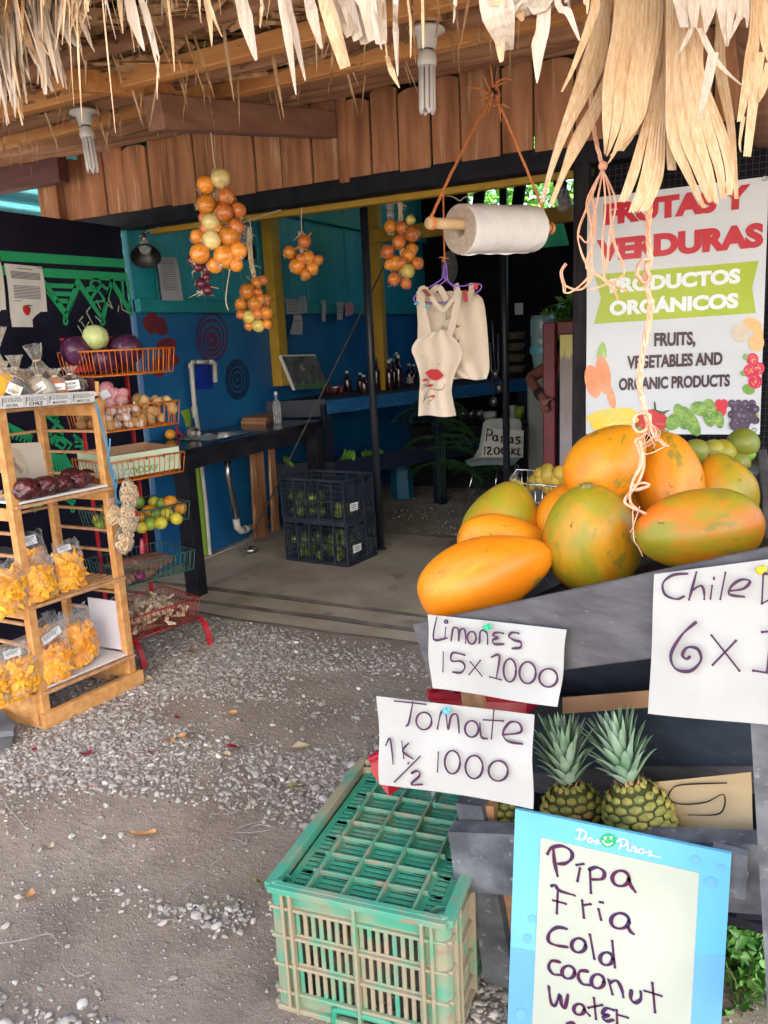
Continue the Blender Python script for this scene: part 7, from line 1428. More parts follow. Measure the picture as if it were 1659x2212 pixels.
# ---- papayas
m_pap = []
def papaya_mat(name, base, mid, patch, gt, pt):
    m = bpy.data.materials.new(name); m.use_nodes = True; n = m.node_tree.nodes; L = m.node_tree.links; b = n['Principled BSDF']; b.inputs['Roughness'].default_value = .4; b.inputs['Specular IOR Level'].default_value = .45
    tc = n.new('ShaderNodeTexCoord'); oi = n.new('ShaderNodeObjectInfo'); sc = n.new('ShaderNodeVectorMath'); sc.operation = 'SCALE'; sc.inputs[0].default_value = (11, 23, 7); L.new(oi.outputs['Random'], sc.inputs['Scale']); mp = n.new('ShaderNodeMapping'); mp.inputs['Scale'].default_value = (1, 1, .42); L.new(tc.outputs['Object'], mp.inputs[0]); ad = n.new('ShaderNodeVectorMath'); L.new(mp.outputs[0], ad.inputs[0]); L.new(sc.outputs[0], ad.inputs[1])
    def nz(s, a, w, d=7):
        no = n.new('ShaderNodeTexNoise'); no.inputs['Scale'].default_value = s; no.inputs['Detail'].default_value = d; no.inputs['Roughness'].default_value = .64; L.new(ad.outputs[0], no.inputs[0]); r = n.new('ShaderNodeMapRange'); r.inputs['From Min'].default_value = a; r.inputs['From Max'].default_value = a+w; r.interpolation_type = 'SMOOTHSTEP'; L.new(no.outputs['Fac'], r.inputs[0]); return r.outputs[0]
    def mix(f, a, c):
        x = n.new('ShaderNodeMix'); x.data_type = 'RGBA'; L.new(f, x.inputs[0])
        if isinstance(a, tuple): x.inputs[6].default_value = (*a, 1)
        else: L.new(a, x.inputs[6])
        x.inputs[7].default_value = (*c, 1); return x.outputs[2]
    c = mix(nz(9, .38, .22), base, mid); c = mix(nz(5.5, gt-.03, .20), c, (.30, .255, .012)); c = mix(nz(6.2, pt-.03, .2), c, patch); c = mix(nz(24, .60, .05, 9), c, (.30, .20, .02)); c = mix(nz(34, .69, .03, 5), c, (.13, .085, .02)); c = mix(nz(110, .70, .03), c, (.55, .38, .08)); c = mix(nz(150, .71, .03), c, (.18, .12, .03))
    L.new(c, b.inputs['Base Color']); bn_ = n.new('ShaderNodeTexNoise'); bn_.inputs['Scale'].default_value = 160; L.new(tc.outputs['Object'], bn_.inputs[0]); bp = n.new('ShaderNodeBump'); bp.inputs['Strength'].default_value = .06; bp.inputs['Distance'].default_value = .004; L.new(bn_.outputs['Fac'], bp.inputs['Height']); L.new(bp.outputs[0], b.inputs['Normal']); return m
mp_o = papaya_mat('ripe_papaya_skin', (.76, .20, .004), (.80, .27, .008), (.68, .11, .006), .70, .60); mp_y = papaya_mat('yellow_papaya_skin', (.60, .24, .006), (.70, .29, .008), (.74, .12, .006), .36, .56); mp_g = papaya_mat('half_green_papaya_skin', (.44, .23, .008), (.62, .28, .008), (.76, .15, .006), .34, .50); mp_r = papaya_mat('orange_red_papaya_skin', (.72, .20, .004), (.74, .27, .008), (.64, .075, .006), .58, .60)
m_stemend = M('papaya_stem_scar', (.16, .13, .03), (.30, .26, .05), rough=.7, scale=60)
def papaya(label, c, ax, L, Wd, mat, shape='egg', seed=0, roll=0):
    """c centre, ax axis towards the stem end, L length, Wd greatest width"""
    t = thing('papaya', label, 'papaya', c); q = random.Random(seed); c = V(c); R3 = V(ax).normalized().to_track_quat('Z', 'Y').to_matrix() @ Matrix.Rotation(roll, 3, 'Z'); n = 26; prof = []
    for i in range(n+1):
        t_ = i/n; z = -L/2*cos(pi*t_) ; s = sin(pi*t_)
        u = z/(L/2)
        if shape == 'egg': r = s**.86*(1-.10*u-.04*u*u)
        elif shape == 'neck': r = s**.80*(1-.30*max(0, u)**1.3-.06*u)
        else: r = s**.78*(1-.05*u)
        prof.append((max(0, r)*Wd/2, z+(.012*L if i == n else 0)))
    prof[0] = (0, -L/2*.965); prof[-1] = (0, L/2*1.0); ph = [q.uniform(0, 6) for _ in range(3)]
    g = MB(); g.lathe(prof, (0, 0, 0), 40, None, fn=lambda a, z: 1+.022*sin(5*a+ph[0])*(.4+abs(z)/L)+.022*sin(2*a+ph[1]+z*4)+.014*sin(3*a+z*14+ph[2])+.010*sin(z*38+ph[0]+2*a))
    o = g.build('flesh', mat); o.parent = t; o.matrix_local = R3.to_4x4()
    g = MB(); q2 = random.Random(seed+100)
    for k in range(9):
        zc, a0 = q2.uniform(-.36, .36)*L, q2.uniform(0, 6.28); i0 = min(n-1, max(1, int(math.acos(max(-1, min(1, -zc/(L/2))))/pi*n))); pts = []
        for j in range(4):
            z_ = zc+q2.uniform(.2, 1)*.006*j; a_ = a0+.03*j*q2.uniform(-1, 1.5); t_ = math.acos(max(-1, min(1, -z_/(L/2))))/pi*n; i1 = int(t_); r_ = (prof[i1][0]+(prof[min(n, i1+1)][0]-prof[i1][0])*(t_-i1))*(1+.022*sin(5*a_+ph[0])*(.4+abs(z_)/L)+.022*sin(2*a_+ph[1]+z_*4)+.014*sin(3*a_+z_*14+ph[2])+.010*sin(z_*38+ph[0]+2*a_))+.0002; pts.append(V((r_*cos(a_), r_*sin(a_), z_)))
        g.tube(pts, [.0006, q2.uniform(.001, .0024), q2.uniform(.0008, .002), .0004], 5)
    o = g.build('scars', m_stemend); o.parent = t; o.matrix_local = R3.to_4x4()
    g = MB(); g.lathe([(.016*Wd/.17, 0), (.012*Wd/.17, .008), (.006, .006), (0, .006)], (0, 0, L/2*.985), 5, smooth=False); o = g.build('stem_scar', m_stemend); o.parent = t; o.matrix_local = R3.to_4x4()
    g = MB(); g.lathe([(0, -.002), (.005, -.003), (.007, .002)], (0, 0, -L/2*.965), 8); o = g.build('blossom_end', m_stemend); o.parent = t; o.matrix_local = R3.to_4x4(); return t
def cam_ax(a, b, c): return RT*a+UP*b-fw*c      # right, up, towards the viewer
def S_(px, d): return px*d/1700
papaya('long ripe orange papaya lying on the low end of the slanted bin', Dp(1050, 1244, 1.86), cam_ax(.93, .34, -.05), S_(306, 1.86), S_(168, 1.86), mp_o, 'neck', 1)
papaya('big upright yellow papaya with green foot in the middle of the pile', Dp(1278, 1163, 1.88), cam_ax(-.16, .9, .25), S_(236, 1.88), S_(202, 1.88), mp_y, 'egg', 2)
papaya('green and orange papaya lying sideways over the price sheet about chile', Dp(1508, 1143, 1.70), cam_ax(-.97, -.12, -.12), S_(268, 1.70), S_(172, 1.70), mp_g, 'egg', 3)
papaya('dome shaped papaya with a nippled top at the left rear of the pile', Dp(1085, 1140, 2.06), cam_ax(.30, .93, .1), S_(205, 2.06), S_(170, 2.06), mp_y, 'neck', 4)
papaya('orange papaya lying behind the long ripe one', Dp(1098, 1180, 1.98), cam_ax(.9, -.2, -.1), S_(225, 1.98), S_(130, 1.98), mp_o, 'egg', 5)
papaya('orange papaya half hidden behind the big upright one', Dp(1228, 1125, 2.03), cam_ax(.4, .9, 0), S_(175, 2.03), S_(145, 2.03), mp_o, 'egg', 6)
papaya('papaya on top of the pile touching the peach twine, with brown scars', Dp(1312, 1003, 1.93), cam_ax(.62, .72, .12), S_(196, 1.93), S_(160, 1.93), mp_r, 'neck', 7)
papaya('tall orange papaya right of the twine', Dp(1446, 1045, 1.99), cam_ax(-.08, .97, -.1), S_(225, 1.99), S_(146, 1.99), mp_r, 'egg', 8)
papaya('spotted yellow papaya at the right rear beside the end board', Dp(1564, 1060, 2.0), cam_ax(-.22, .92, -.1), S_(165, 2.0), S_(132, 2.0), mp_y, 'neck', 9)
papaya('lower papaya at the left rear under the nippled one', Dp(1120, 1190, 2.16), cam_ax(.9, .2, 0), S_(200, 2.16), S_(140, 2.16), mp_o, 'egg', 11)
papaya('lower papaya hidden under the tall orange one', Dp(1400, 1110, 2.08), cam_ax(.9, .1, 0), S_(200, 2.08), S_(140, 2.08), mp_r, 'egg', 10)
for x, y, r_, m, lb in ((1507, 975, 27, 0, 'dark green mango at the left of the mangoes behind the papayas'), (1540, 972, 24, 1, 'yellow mango in the middle of the mangoes behind the papayas'), (1563, 975, 27, 1, 'ripe yellow mango at the front of the mangoes behind the papayas'), (1605, 958, 35, 0, 'large green mango at the top right behind the papayas'), (1607, 977, 23, 2, 'small bright green mango between the larger mangoes'), (1590, 1000, 30, 0, 'brownish green mango below the bright green one')):
    c = Dp(x, y, 2.33); s = r_*2.33/1700/.036; g = MB(); g.ball((0, 0, 0), (.042, .036, .034), 22, 16, fn=lambda a, z: 1+.03*sin(2*a+1)); o = g.build('mango', (M('green_mango_skin', (.16, .20, .02), (.26, .24, .03), rough=.45, scale=9, seedobj=True), M('yellow_mango_skin', (.44, .30, .02), (.34, .30, .03), rough=.42, scale=9, seedobj=True), M('bright_green_skin', (.18, .34, .02), (.25, .40, .05), rough=.42, scale=9))[m]); o.location = c; o.scale = (s,)*3; o.rotation_euler = (rr.uniform(-.4, .4), rr.uniform(-.4, .4), rr.uniform(0, 3)); tag(o, lb, 'mango')
mt = thing('mango_tray', 'grey wooden tray carrying the green mangoes behind the papayas', 'tray', Dp(1560, 1010, 2.35)); g = MB(); P = [Dp(*q, d) for q, d in (((1480, 1010), 2.22), ((1640, 1025), 2.22), ((1640, 960), 2.55), ((1470, 965), 2.55))]; zc = P[0].z-.02; g.prism([(p.x, p.y) for p in P], zc-.02, zc); g.build('tray_base', m_gw, mt)
# ---- price signs
m_sheet = M('creased_paper', (.49, .465, .43), (.43, .405, .37), rough=.8, scale=7, detail=8, bump=.35, bscale=9, c3=(.46, .42, .38), s3=22, t3=.66, w3=.1); m_marker = M('purple_marker', (.075, .014, .05), (.045, .01, .05), rough=.5, scale=30)
r3s = RG(920, 1480, 1000); r5b = RG(1220, 1960, 700)
def sign(label, cor, p0, n, pin=None, ripple=.006, mat=m_sheet):
    n = V(n).normalized(); n = n if n.dot(CAM-V(p0)) > 0 else -n; P = [Pp(*q, p0, n) for q in cor]; t = thing('price_sign', label, 'sign', (P[2]+P[3])/2)
    g = MB(); ph = rr.uniform(0, 6); cr_ = [(rr.uniform(0, 1), rr.uniform(0, 6), rr.uniform(.4, 1)) for _ in range(4)]
    def sf(u, v): return P[0].lerp(P[1], u).lerp(P[3].lerp(P[2], u), v)+n*(ripple*sin(u*5+ph)*v+ripple*.6*sin(v*7+ph+u*3))
    g.grid(sf, 18, 14); g.grid(lambda u, v: sf(u, v)-n*.0012, 18, 14); g.build('sheet', mat, t)
    if pin: 
        c = Pp(*pin[0], p0, n); R3 = n.to_track_quat('Z', 'Y').to_matrix(); g = MB(); g.lathe([(0, .016), (.006, .015), (.0065, .011), (.0035, .008), (.0035, .003), (.006, .001), (.006, 0)], c+n*(ripple+.001), 14, R3); g.build('push_pin', pin[1], t)
    return t, (lambda f, o=.0105: (lambda a, b: Pp(*f(a, b), V(p0)+n*o, n))), n
nsg = -nS
t, fm, n = sign('white paper sign pinned to the bin reading Limones 15 x 1000', [(922, 1328), (1225, 1360), (1208, 1525), (930, 1488)], L0-nS*.035, nS-V((0, 0, .12)), ((1062, 1352), M('green_pin', (.03, .5, .22), rough=.3)))
limones = [[(285, 105), (272, 195), (328, 190)], [(322, 148), (318, 195)], ('o', 324, 123, 6, 6), [(345, 202), (353, 152), (370, 150), (376, 165), (375, 205), (382, 160), (396, 152), (404, 170), (405, 212)], ('o', 430, 190, 18, 26), [(462, 212), (466, 165), (482, 160), (494, 175), (496, 216)], [(562, 172), (532, 168), (518, 180), (540, 190), (518, 198), (524, 216), (562, 216)], [(625, 172), (598, 168), (584, 184), (605, 200), (632, 208), (632, 230), (598, 234)],
           [(312, 250), (311, 330)], [(402, 262), (352, 252), (346, 285), (386, 288), (402, 310), (386, 334), (352, 332)], [(425, 290), (472, 348)], [(466, 284), (420, 342)], [(512, 270), (545, 265), (532, 358)], [(505, 352), (552, 364)], ('o', 588, 325, 26, 48), ('o', 662, 335, 34, 45), ('o', 748, 356, 38, 38)]
inkstrokes(limones, fm(r3s), .0052, m_marker, t, n)
t, fm, n = sign('white paper sign reading Tomate 1K 1/2 1000 above the green crate', [(815, 1503), (1152, 1545), (1152, 1748), (824, 1692)], Dp(985, 1620, 1.70), V((.26, .95, -.12)), ((973, 1532), M('blue_pin', (.10, .45, .75), rough=.3)))
tomate = [[(110, 452), (240, 466)], [(186, 456), (170, 540), (158, 556)], ('o', 232, 535, 32, 36), [(288, 568), (303, 500), (322, 503), (332, 570), (345, 515), (370, 512), (378, 584)], ('o', 430, 568, 28, 34), [(464, 545), (470, 600), (495, 608)], [(522, 492), (512, 608)], [(480, 530), (562, 535)], [(558, 592), (632, 582), (628, 546), (590, 540), (560, 582), (578, 618), (640, 630)],
          [(74, 636), (92, 610), (104, 712)], [(140, 620), (148, 690)], [(168, 628), (144, 660), (186, 692)], [(168, 708), (166, 712)], [(216, 682), (110, 788)], [(180, 752), (204, 742), (214, 762), (178, 798), (226, 798)], [(292, 665), (288, 745)], ('o', 350, 706, 32, 48), ('o', 440, 726, 36, 48), ('o', 540, 742, 40, 42)]
inkstrokes(tomate, fm(r3s), .0055, m_marker, t, n)
t, fm, n = sign('large white paper sign cut by the right edge starting Chile D, 6x1', [(1414, 1240), (1760, 1195), (1760, 1578), (1402, 1540)], L0-nS*.03+E0*.6, nS-V((0, 0, .06)), ((1650, 1228), M('yellow_pin', (.75, .50, .02), rough=.3)), .003)
inkstrokes([[(1332, 706), (1272, 712), (1232, 745), (1240, 790), (1285, 810), (1318, 798)], [(1368, 700), (1352, 760), (1338, 812)], [(1348, 775), (1385, 755), (1398, 775), (1400, 810)], [(1432, 755), (1425, 808)], [(1440, 722), (1439, 728)], [(1486, 702), (1465, 810)], [(1500, 776), (1558, 768), (1586, 738), (1552, 730), (1512, 755), (1502, 790), (1562, 800)], [(1640, 706), (1634, 828)], [(1640, 706), (1700, 716), (1720, 775), (1634, 828)]], fm(r2), .0046, m_marker, t, n)
inkstrokes([[(1360, 125), (1300, 180), (1256, 260), (1275, 318), (1335, 328), (1380, 285), (1368, 238), (1325, 230), (1304, 260), (1320, 278), (1335, 268)], [(1425, 180), (1540, 326)], [(1526, 202), (1430, 302)], [(1635, 166), (1700, 160)], [(1672, 165), (1655, 330)], [(1598, 326), (1700, 342)]], fm(r3s), .0056, m_marker, t, n)
# brown sheet with upside down figures
t, fm, n = sign('brown card marked with a thin upside down 5 beside the pineapples', [(1405, 1690), (1622, 1668), (1628, 1832), (1470, 1850)], Yp(1530, 1740, 1.60), V((.15, .95, -.2)), None, .004, M('brown_card', (.42, .29, .15), (.48, .35, .20), rough=.8, scale=5, c3=(.33, .21, .10), s3=7, t3=.66))
inkstrokes([[(1488, 792), (1300, 800), (1255, 825), (1250, 860), (1300, 880), (1400, 872), (1475, 840), (1460, 918), (1328, 925)], [(1345, 1022), (1400, 1018), (1450, 1035)]], fm(r3s, .009), .003, m_black, t, n)
# ---- pineapples
m_pine = M('pineapple_rind', (.36, .30, .055), (.20, .22, .045), rough=.6, scale=30, c3=(.42, .24, .07), s3=18, t3=.6, seedobj=True); m_pined = M('pineapple_seam', (.05, .06, .012), (.09, .08, .02), rough=.7, scale=30); m_spine = M('pineapple_bract', (.55, .38, .26), (.35, .2, .08), rough=.7, scale=20); m_pleaf = M('pineapple_leaf', (.17, .32, .17), (.36, .48, .36), rough=.5, scale=14, c3=(.42, .50, .44), s3=24, t3=.56, w3=.15, seedobj=True)
def pineapple(label, base, ax, L, R, crown, seed):
    t = thing('pineapple', label, 'pineapple', base); q = random.Random(seed); R3 = V(ax).normalized().to_track_quat('Z', 'Y').to_matrix(); b = V(base)
    def rad_(z): u = z/L; return R*(max(0, 1-abs(2*u-.92)**3.2*.62))
    g = MB(); g.lathe([(0, 0)]+[(rad_(L*i/16)*.965, L*i/16) for i in range(17)]+[(0, L)], b, 30, R3); g.build('rind', m_pined, t)
    g = MB(); gs = MB(); rows = 11
    for i in range(rows):
        z = L*(.05+.9*i/(rows-1)); r = rad_(z); nE = 12
        for j in range(nE):
            a = 2*pi*(j+.5*(i % 2))/nE; er = pi*r/nE*1.0; eh = L*.9/(rows-1)*.62; c = V((r*cos(a), r*sin(a), z)); ta = V((-sin(a), cos(a), 0)); no = V((cos(a), sin(a), .0)); no.z = .25*(z/L-.5); no.normalize(); up_ = no.cross(ta)
            up_ = up_ if up_.z > 0 else -up_
            hexp = [c+ta*er*.97*cos(k*pi/3+pi/6)+up_*eh*sin(k*pi/3+pi/6)-no*.002 for k in range(6)]; mid = [c+ta*er*.62*cos(k*pi/3+pi/6)+up_*eh*.6*sin(k*pi/3+pi/6)+no*.005*q.uniform(.8, 1.2) for k in range(6)]; top = c+no*.0062-up_*eh*.1
            P = [b+R3 @ p for p in hexp+mid+[top]]; g.add(P, [(k, (k+1) % 6, 6+(k+1) % 6, 6+k) for k in range(6)]+[(6+k, 6+(k+1) % 6, 12) for k in range(6)], True)
            s0_ = c+no*.005-up_*eh*.15; tp = s0_+no*.006+up_*eh*q.uniform(.6, 1.2)+ta*q.uniform(-.003, .003); gs.add([b+R3 @ p for p in (s0_-ta*.004, s0_+ta*.004, tp)], [(0, 1, 2)])
    g.build('eyes', m_pine, t); gs.build('bracts', m_spine, t)
    g = MB(); nL = 64
    for k in range(nL):
        u = k/nL; a = k*2.39996; z0 = L+.004+crown*.34*u; ll = crown*(.34+.62*sin(pi*min(1, u*.75+.12)))*q.uniform(.85, 1.1); out = 1.0-.8*u; wd = .023*(1.1-.35*u); base_ = V((.016*(1-u*.6)*cos(a), .016*(1-u*.6)*sin(a), z0)); rad2 = V((cos(a), sin(a), 0)); ta = V((-sin(a), cos(a), 0)); vs = []; n = 7
        for i in range(n+1):
            s = i/n; p = base_+rad2*ll*out*(s*.8+.15*s*s)*.62+V((0, 0, ll*(s*(.60+.35*u)-.16*out*s*s*s))); w_ = wd*(1-s)**.7*(.75+.5*min(1, s*3)); ch2 = .18*w_
            vs += [p-ta*w_/2, p+(V((0, 0, -1))+rad2*.6)*ch2, p+ta*w_/2]
        g.add([b+R3 @ p for p in vs], [(3*i+e, 3*i+e+1, 3*i+e+4, 3*i+e+3) for i in range(n) for e in (0, 1)], True)
    g.build('crown', m_pleaf, t)
    g = MB()
    for k in range(26):
        a = k*2.4; rad2 = V((cos(a), sin(a), 0)); c = V((0, 0, L-.004))+rad2*(.012+.012*(k % 3)/2); g.add([b+R3 @ p for p in (c-V((-sin(a), cos(a), 0))*.006, c+V((-sin(a), cos(a), 0))*.006, c+rad2*.012+V((0, 0, .016*q.uniform(.6, 1.4))))], [(0, 1, 2)])
    g.build('collar', m_spine, t)
def pine_at(label, bx0, by0, tx, ty, d, R, Lpx, cr, seed):
    b = Yp(bx0, by0, d); tp = Yp(tx, ty, d+.015); d = (b-CAM).dot(fw); ax = tp-b; pineapple(label, b, ax, S_(Lpx, d), R, cr, seed)
pine_at('pineapple with a leafy crown right of the tomato sign', 1252, 1842, 1228, 1688, 1.60, .070, 156, .165, 1); pine_at('pineapple with a tall blue green crown beside the brown card', 1405, 1850, 1358, 1686, 1.57, .072, 168, .165, 2); pine_at('pineapple mostly hidden behind the tomato sign', 1085, 1838, 1085, 1700, 1.62, .062, 140, .15, 3)
# ---- blue framed board
YBB = 1.42; bb = thing('menu_board', 'pale blue framed board offering Pipa Fria, Cold coconut water', 'sign board', Yp(1340, 2212, YBB)); m_sky = M('board_sky_blue', (.13, .45, .64), (.18, .50, .68), rough=.32, scale=2, bump=.03); m_sky2 = M('board_mid_blue', (.14, .38, .66), (.18, .43, .70), rough=.32, scale=3); m_bub = M('board_bubble_blue', (.16, .42, .66), rough=.35); m_wb = M('board_writing_panel', (.47, .49, .40), (.51, .53, .45), rough=.4, scale=3, c3=(.58, .60, .50), s3=8, t3=.66)
def y5(a, b, o=0): return Yp(*r5b(a, b), YBB-o)
TL, TRc = Yp(1113, 1748, YBB), Yp(1580, 1845, YBB); dn = Yp(1097, 2205, YBB)-TL; dn2 = Yp(1558, 2205, YBB)-TRc
BLc, BRc = TL+dn*1.5, TRc+dn2*1.65; P = [TL, TRc, BRc, BLc]; g = MB(); bk2 = V((0, .008, 0)); g.add(P+[p+bk2 for p in P], [(3, 2, 1, 0), (4, 5, 6, 7), (0, 1, 5, 4), (1, 2, 6, 5), (2, 3, 7, 6), (3, 0, 4, 7)]); g.build('board', m_sky, bb)
def bq(u, v, o): p = P[0].lerp(P[1], u).lerp(P[3].lerp(P[2], u), v); return p+V((0, -o, 0))
g = MB(); n = 24; vs = []
for i in range(n+1): u = i/n; vs += [bq(u, .405+.03*sin(u*3.2+.6)-.03*u, .0006), bq(u, 1, .0006)]
g.add(vs, [(2*i, 2*i+1, 2*i+3, 2*i+2) for i in range(n)]); g.build('lower_band', m_sky2, bb)
g = MB(); W4 = [y5(312, 318, .0018), y5(1252, 528, .0018), y5(1195, 1500, .0018), y5(258, 1500, .0018)]; W4[2] += (W4[2]-W4[1])*.4; W4[3] += (W4[3]-W4[0])*.4; W4b = [p+V((0, .0014, 0)) for p in W4]; g.add(W4+W4b, [(3, 2, 1, 0), (0, 1, 5, 4), (1, 2, 6, 5), (2, 3, 7, 6), (3, 0, 4, 7)]); g.build('panel', m_wb, bb)
g = MB()
for a, b, rx_, ry_ in ((1228, 453, 30, 27), (1377, 498, 22, 20), (1318, 586, 36, 32), (262, 801, 25, 23), (231, 917, 26, 26), (195, 1365, 32, 36)): 
    g = MB(); g.add([y5(a+rx_*cos(2*pi*i/20), b+ry_*sin(2*pi*i/20), .0022) for i in range(20)], [tuple(range(20))]); g.build('bubble', m_bub, bb)
m_lw = M('board_letter_white', (.78, .80, .80), rough=.4); m_lg = M('board_green', (.03, .42, .14), rough=.35)
inkstrokes([[(545, 280), (540, 320)], [(525, 272), (552, 270), (582, 292), (572, 322), (545, 330), (522, 322)], ('o', 605, 333, 13, 13), [(620, 330), (632, 338)], [(655, 332), (640, 334), (655, 348), (638, 354)], [(648, 352), (668, 352)], [(790, 345), (778, 385)], [(765, 340), (795, 325), (825, 338), (815, 362), (790, 368)], [(830, 365), (828, 392), (840, 392)], [(836, 350), (837, 352)], [(855, 370), (850, 398)], [(853, 378), (870, 370), (878, 382), (872, 404), (886, 402)], ('o', 908, 398, 14, 14), [(925, 400), (940, 405)], [(968, 398), (950, 402), (968, 415), (950, 425)], [(965, 422), (1020, 434)]], lambda a, b: y5(a, b, .0024), .0040, m_lw, bb, (0, -1, 0), 'lettering')
g = MB(); g.add([y5(714+47*cos(2*pi*i/24), 335+40*sin(2*pi*i/24), .0022) for i in range(24)], [tuple(range(24))]); g.build('emblem', m_lg, bb)
inkstrokes([[(680, 338), (695, 355), (716, 360), (735, 350)], [(693, 322), (696, 328)], [(690, 318), (700, 315)], [(728, 318), (730, 325)], [(724, 315), (734, 314)]], lambda a, b: y5(a, b, .0032), .0042, m_lw, bb, (0, -1, 0), 'emblem_face')
m_mk = M('board_marker', (.045, .02, .085), (.09, .012, .05), rough=.45, scale=40)
pipa = [[(388, 390), (394, 460), (412, 545)], [(352, 415), (378, 378), (440, 368), (492, 398), (496, 440), (460, 470), (418, 474)], [(545, 500), (530, 575)], [(525, 480), (565, 474)], [(604, 510), (610, 645)], [(600, 508), (645, 494), (688, 522), (678, 562), (620, 566)], ('o', 786, 560, 50, 46), [(832, 545), (842, 595), (872, 638)],
        [(375, 605), (398, 600), (424, 632), (512, 660)], [(414, 628), (408, 766)], [(388, 690), (460, 710)], [(558, 690), (568, 792)], [(562, 720), (608, 712)], [(655, 742), (670, 804)], [(664, 700), (680, 702)], ('o', 782, 812, 54, 46), [(826, 835), (842, 872), (862, 888)],
        [(466, 858), (412, 850), (366, 880), (358, 930), (402, 956), (470, 966)], ('o', 537, 957, 42, 42), [(604, 892), (630, 1036)], ('o', 702, 1036, 38, 38), [(736, 930), (752, 1086)],
        [(426, 1055), (376, 1050), (360, 1088), (386, 1126), (426, 1132)], ('o', 476, 1116, 38, 38), [(592, 1110), (546, 1110), (536, 1150), (562, 1186), (602, 1192)], ('o', 650, 1170, 38, 42), [(714, 1160), (738, 1246)], [(722, 1178), (762, 1166), (790, 1210), (802, 1262)], [(850, 1222), (846, 1272), (872, 1297), (905, 1275), (905, 1230)], [(974, 1180), (990, 1352)], [(930, 1226), (1026, 1256)],
        [(360, 1200), (374, 1296), (400, 1310), (425, 1248), (436, 1310), (456, 1326), (474, 1250)], ('o', 540, 1336, 32, 32), [(574, 1342), (602, 1372)], [(628, 1268), (640, 1392)], [(595, 1326), (676, 1310)], [(744, 1340), (700, 1330), (678, 1362), (716, 1368), (682, 1384), (702, 1406), (742, 1398)], [(762, 1340), (766, 1422)], [(768, 1368), (828, 1385)],
        [(470, 1420), (500, 1415), (520, 1430)]]
inkstrokes(pipa, lambda a, b: y5(a, b, .0034), .0078, m_mk, bb, (0, -1, 0))
# ---- red crates under the bin
m_rcr = M('red_crate_plastic', (.40, .012, .03), (.30, .01, .024), rough=.35, scale=8)
for (lb, pts, d) in (('red plastic crate in the gap behind the tomato sign', ((925, 1500), (1140, 1510), (1135, 1545), (935, 1540)), 1.95), ('red plastic tub edge poking out beside the green crate', ((800, 1640), (832, 1625), (840, 1720), (802, 1668)), 1.98)):
    t = thing('red_crate', lb, 'crate', Dp(*pts[3], d)); P = [Dp(*p, d) for p in pts]; g = MB(); b = V((.05, .28, -.02)); Q = [p+b for p in P]
    g.add(P+Q, [(0, 1, 2, 3), (7, 6, 5, 4), (0, 4, 5, 1), (1, 5, 6, 2), (2, 6, 7, 3), (3, 7, 4, 0)]); 
    for i in range(5): a_ = P[0].lerp(P[1], i/4); g.beam(a_+V((0, -.004, .004)), a_+b+V((0, 0, .004)), .008, .012, bev=0)
    g.beam(P[0]+V((0, -.006, 0)), P[1]+V((0, -.006, 0)), .014, .014); g.build('shell', m_rcr, t)
# ================================================================== GREEN CRATE
m_gcr = M('dusty_green_plastic', (.065, .30, .19), (.31, .255, .165), rough=.6, scale=5.5, detail=10, lo=.44, hi=.60, c3=(.26, .20, .13), s3=26, t3=.58, w3=.1, bump=.2); m_gcd = M('dusty_tan_green_plastic', (.32, .26, .17), (.09, .31, .18), rough=.65, scale=11, detail=10, lo=.50, hi=.68, c3=(.28, .21, .14), s3=30, t3=.60, bump=.2)
m_gtop = M('green_crate_base', (.03, .26, .155), (.17, .27, .16), rough=.55, scale=6, detail=8, lo=.50, hi=.72, c3=(.30, .26, .16), s3=12, t3=.66)
GZ = .335; ZS = GZ/.30; K0 = Zp(581, 1908, GZ); K1 = Zp(966, 1990, GZ); K3 = Zp(752, 1682, GZ); ex = K1-K0; ey = (K3-K0); ey = ey.normalized()*.58; hz_ = V((0, 0, 1)); ux, uy = ex.normalized(), ey.normalized(); B0 = V((K0.x, K0.y, 0)); sk = .0
gc = thing('green_crate', 'dusty upturned green plastic crate on the gravel', 'crate', B0+ex*.5+ey*.5)
def cp(a, b, z): return B0+ex*a+ey*b+hz_*z
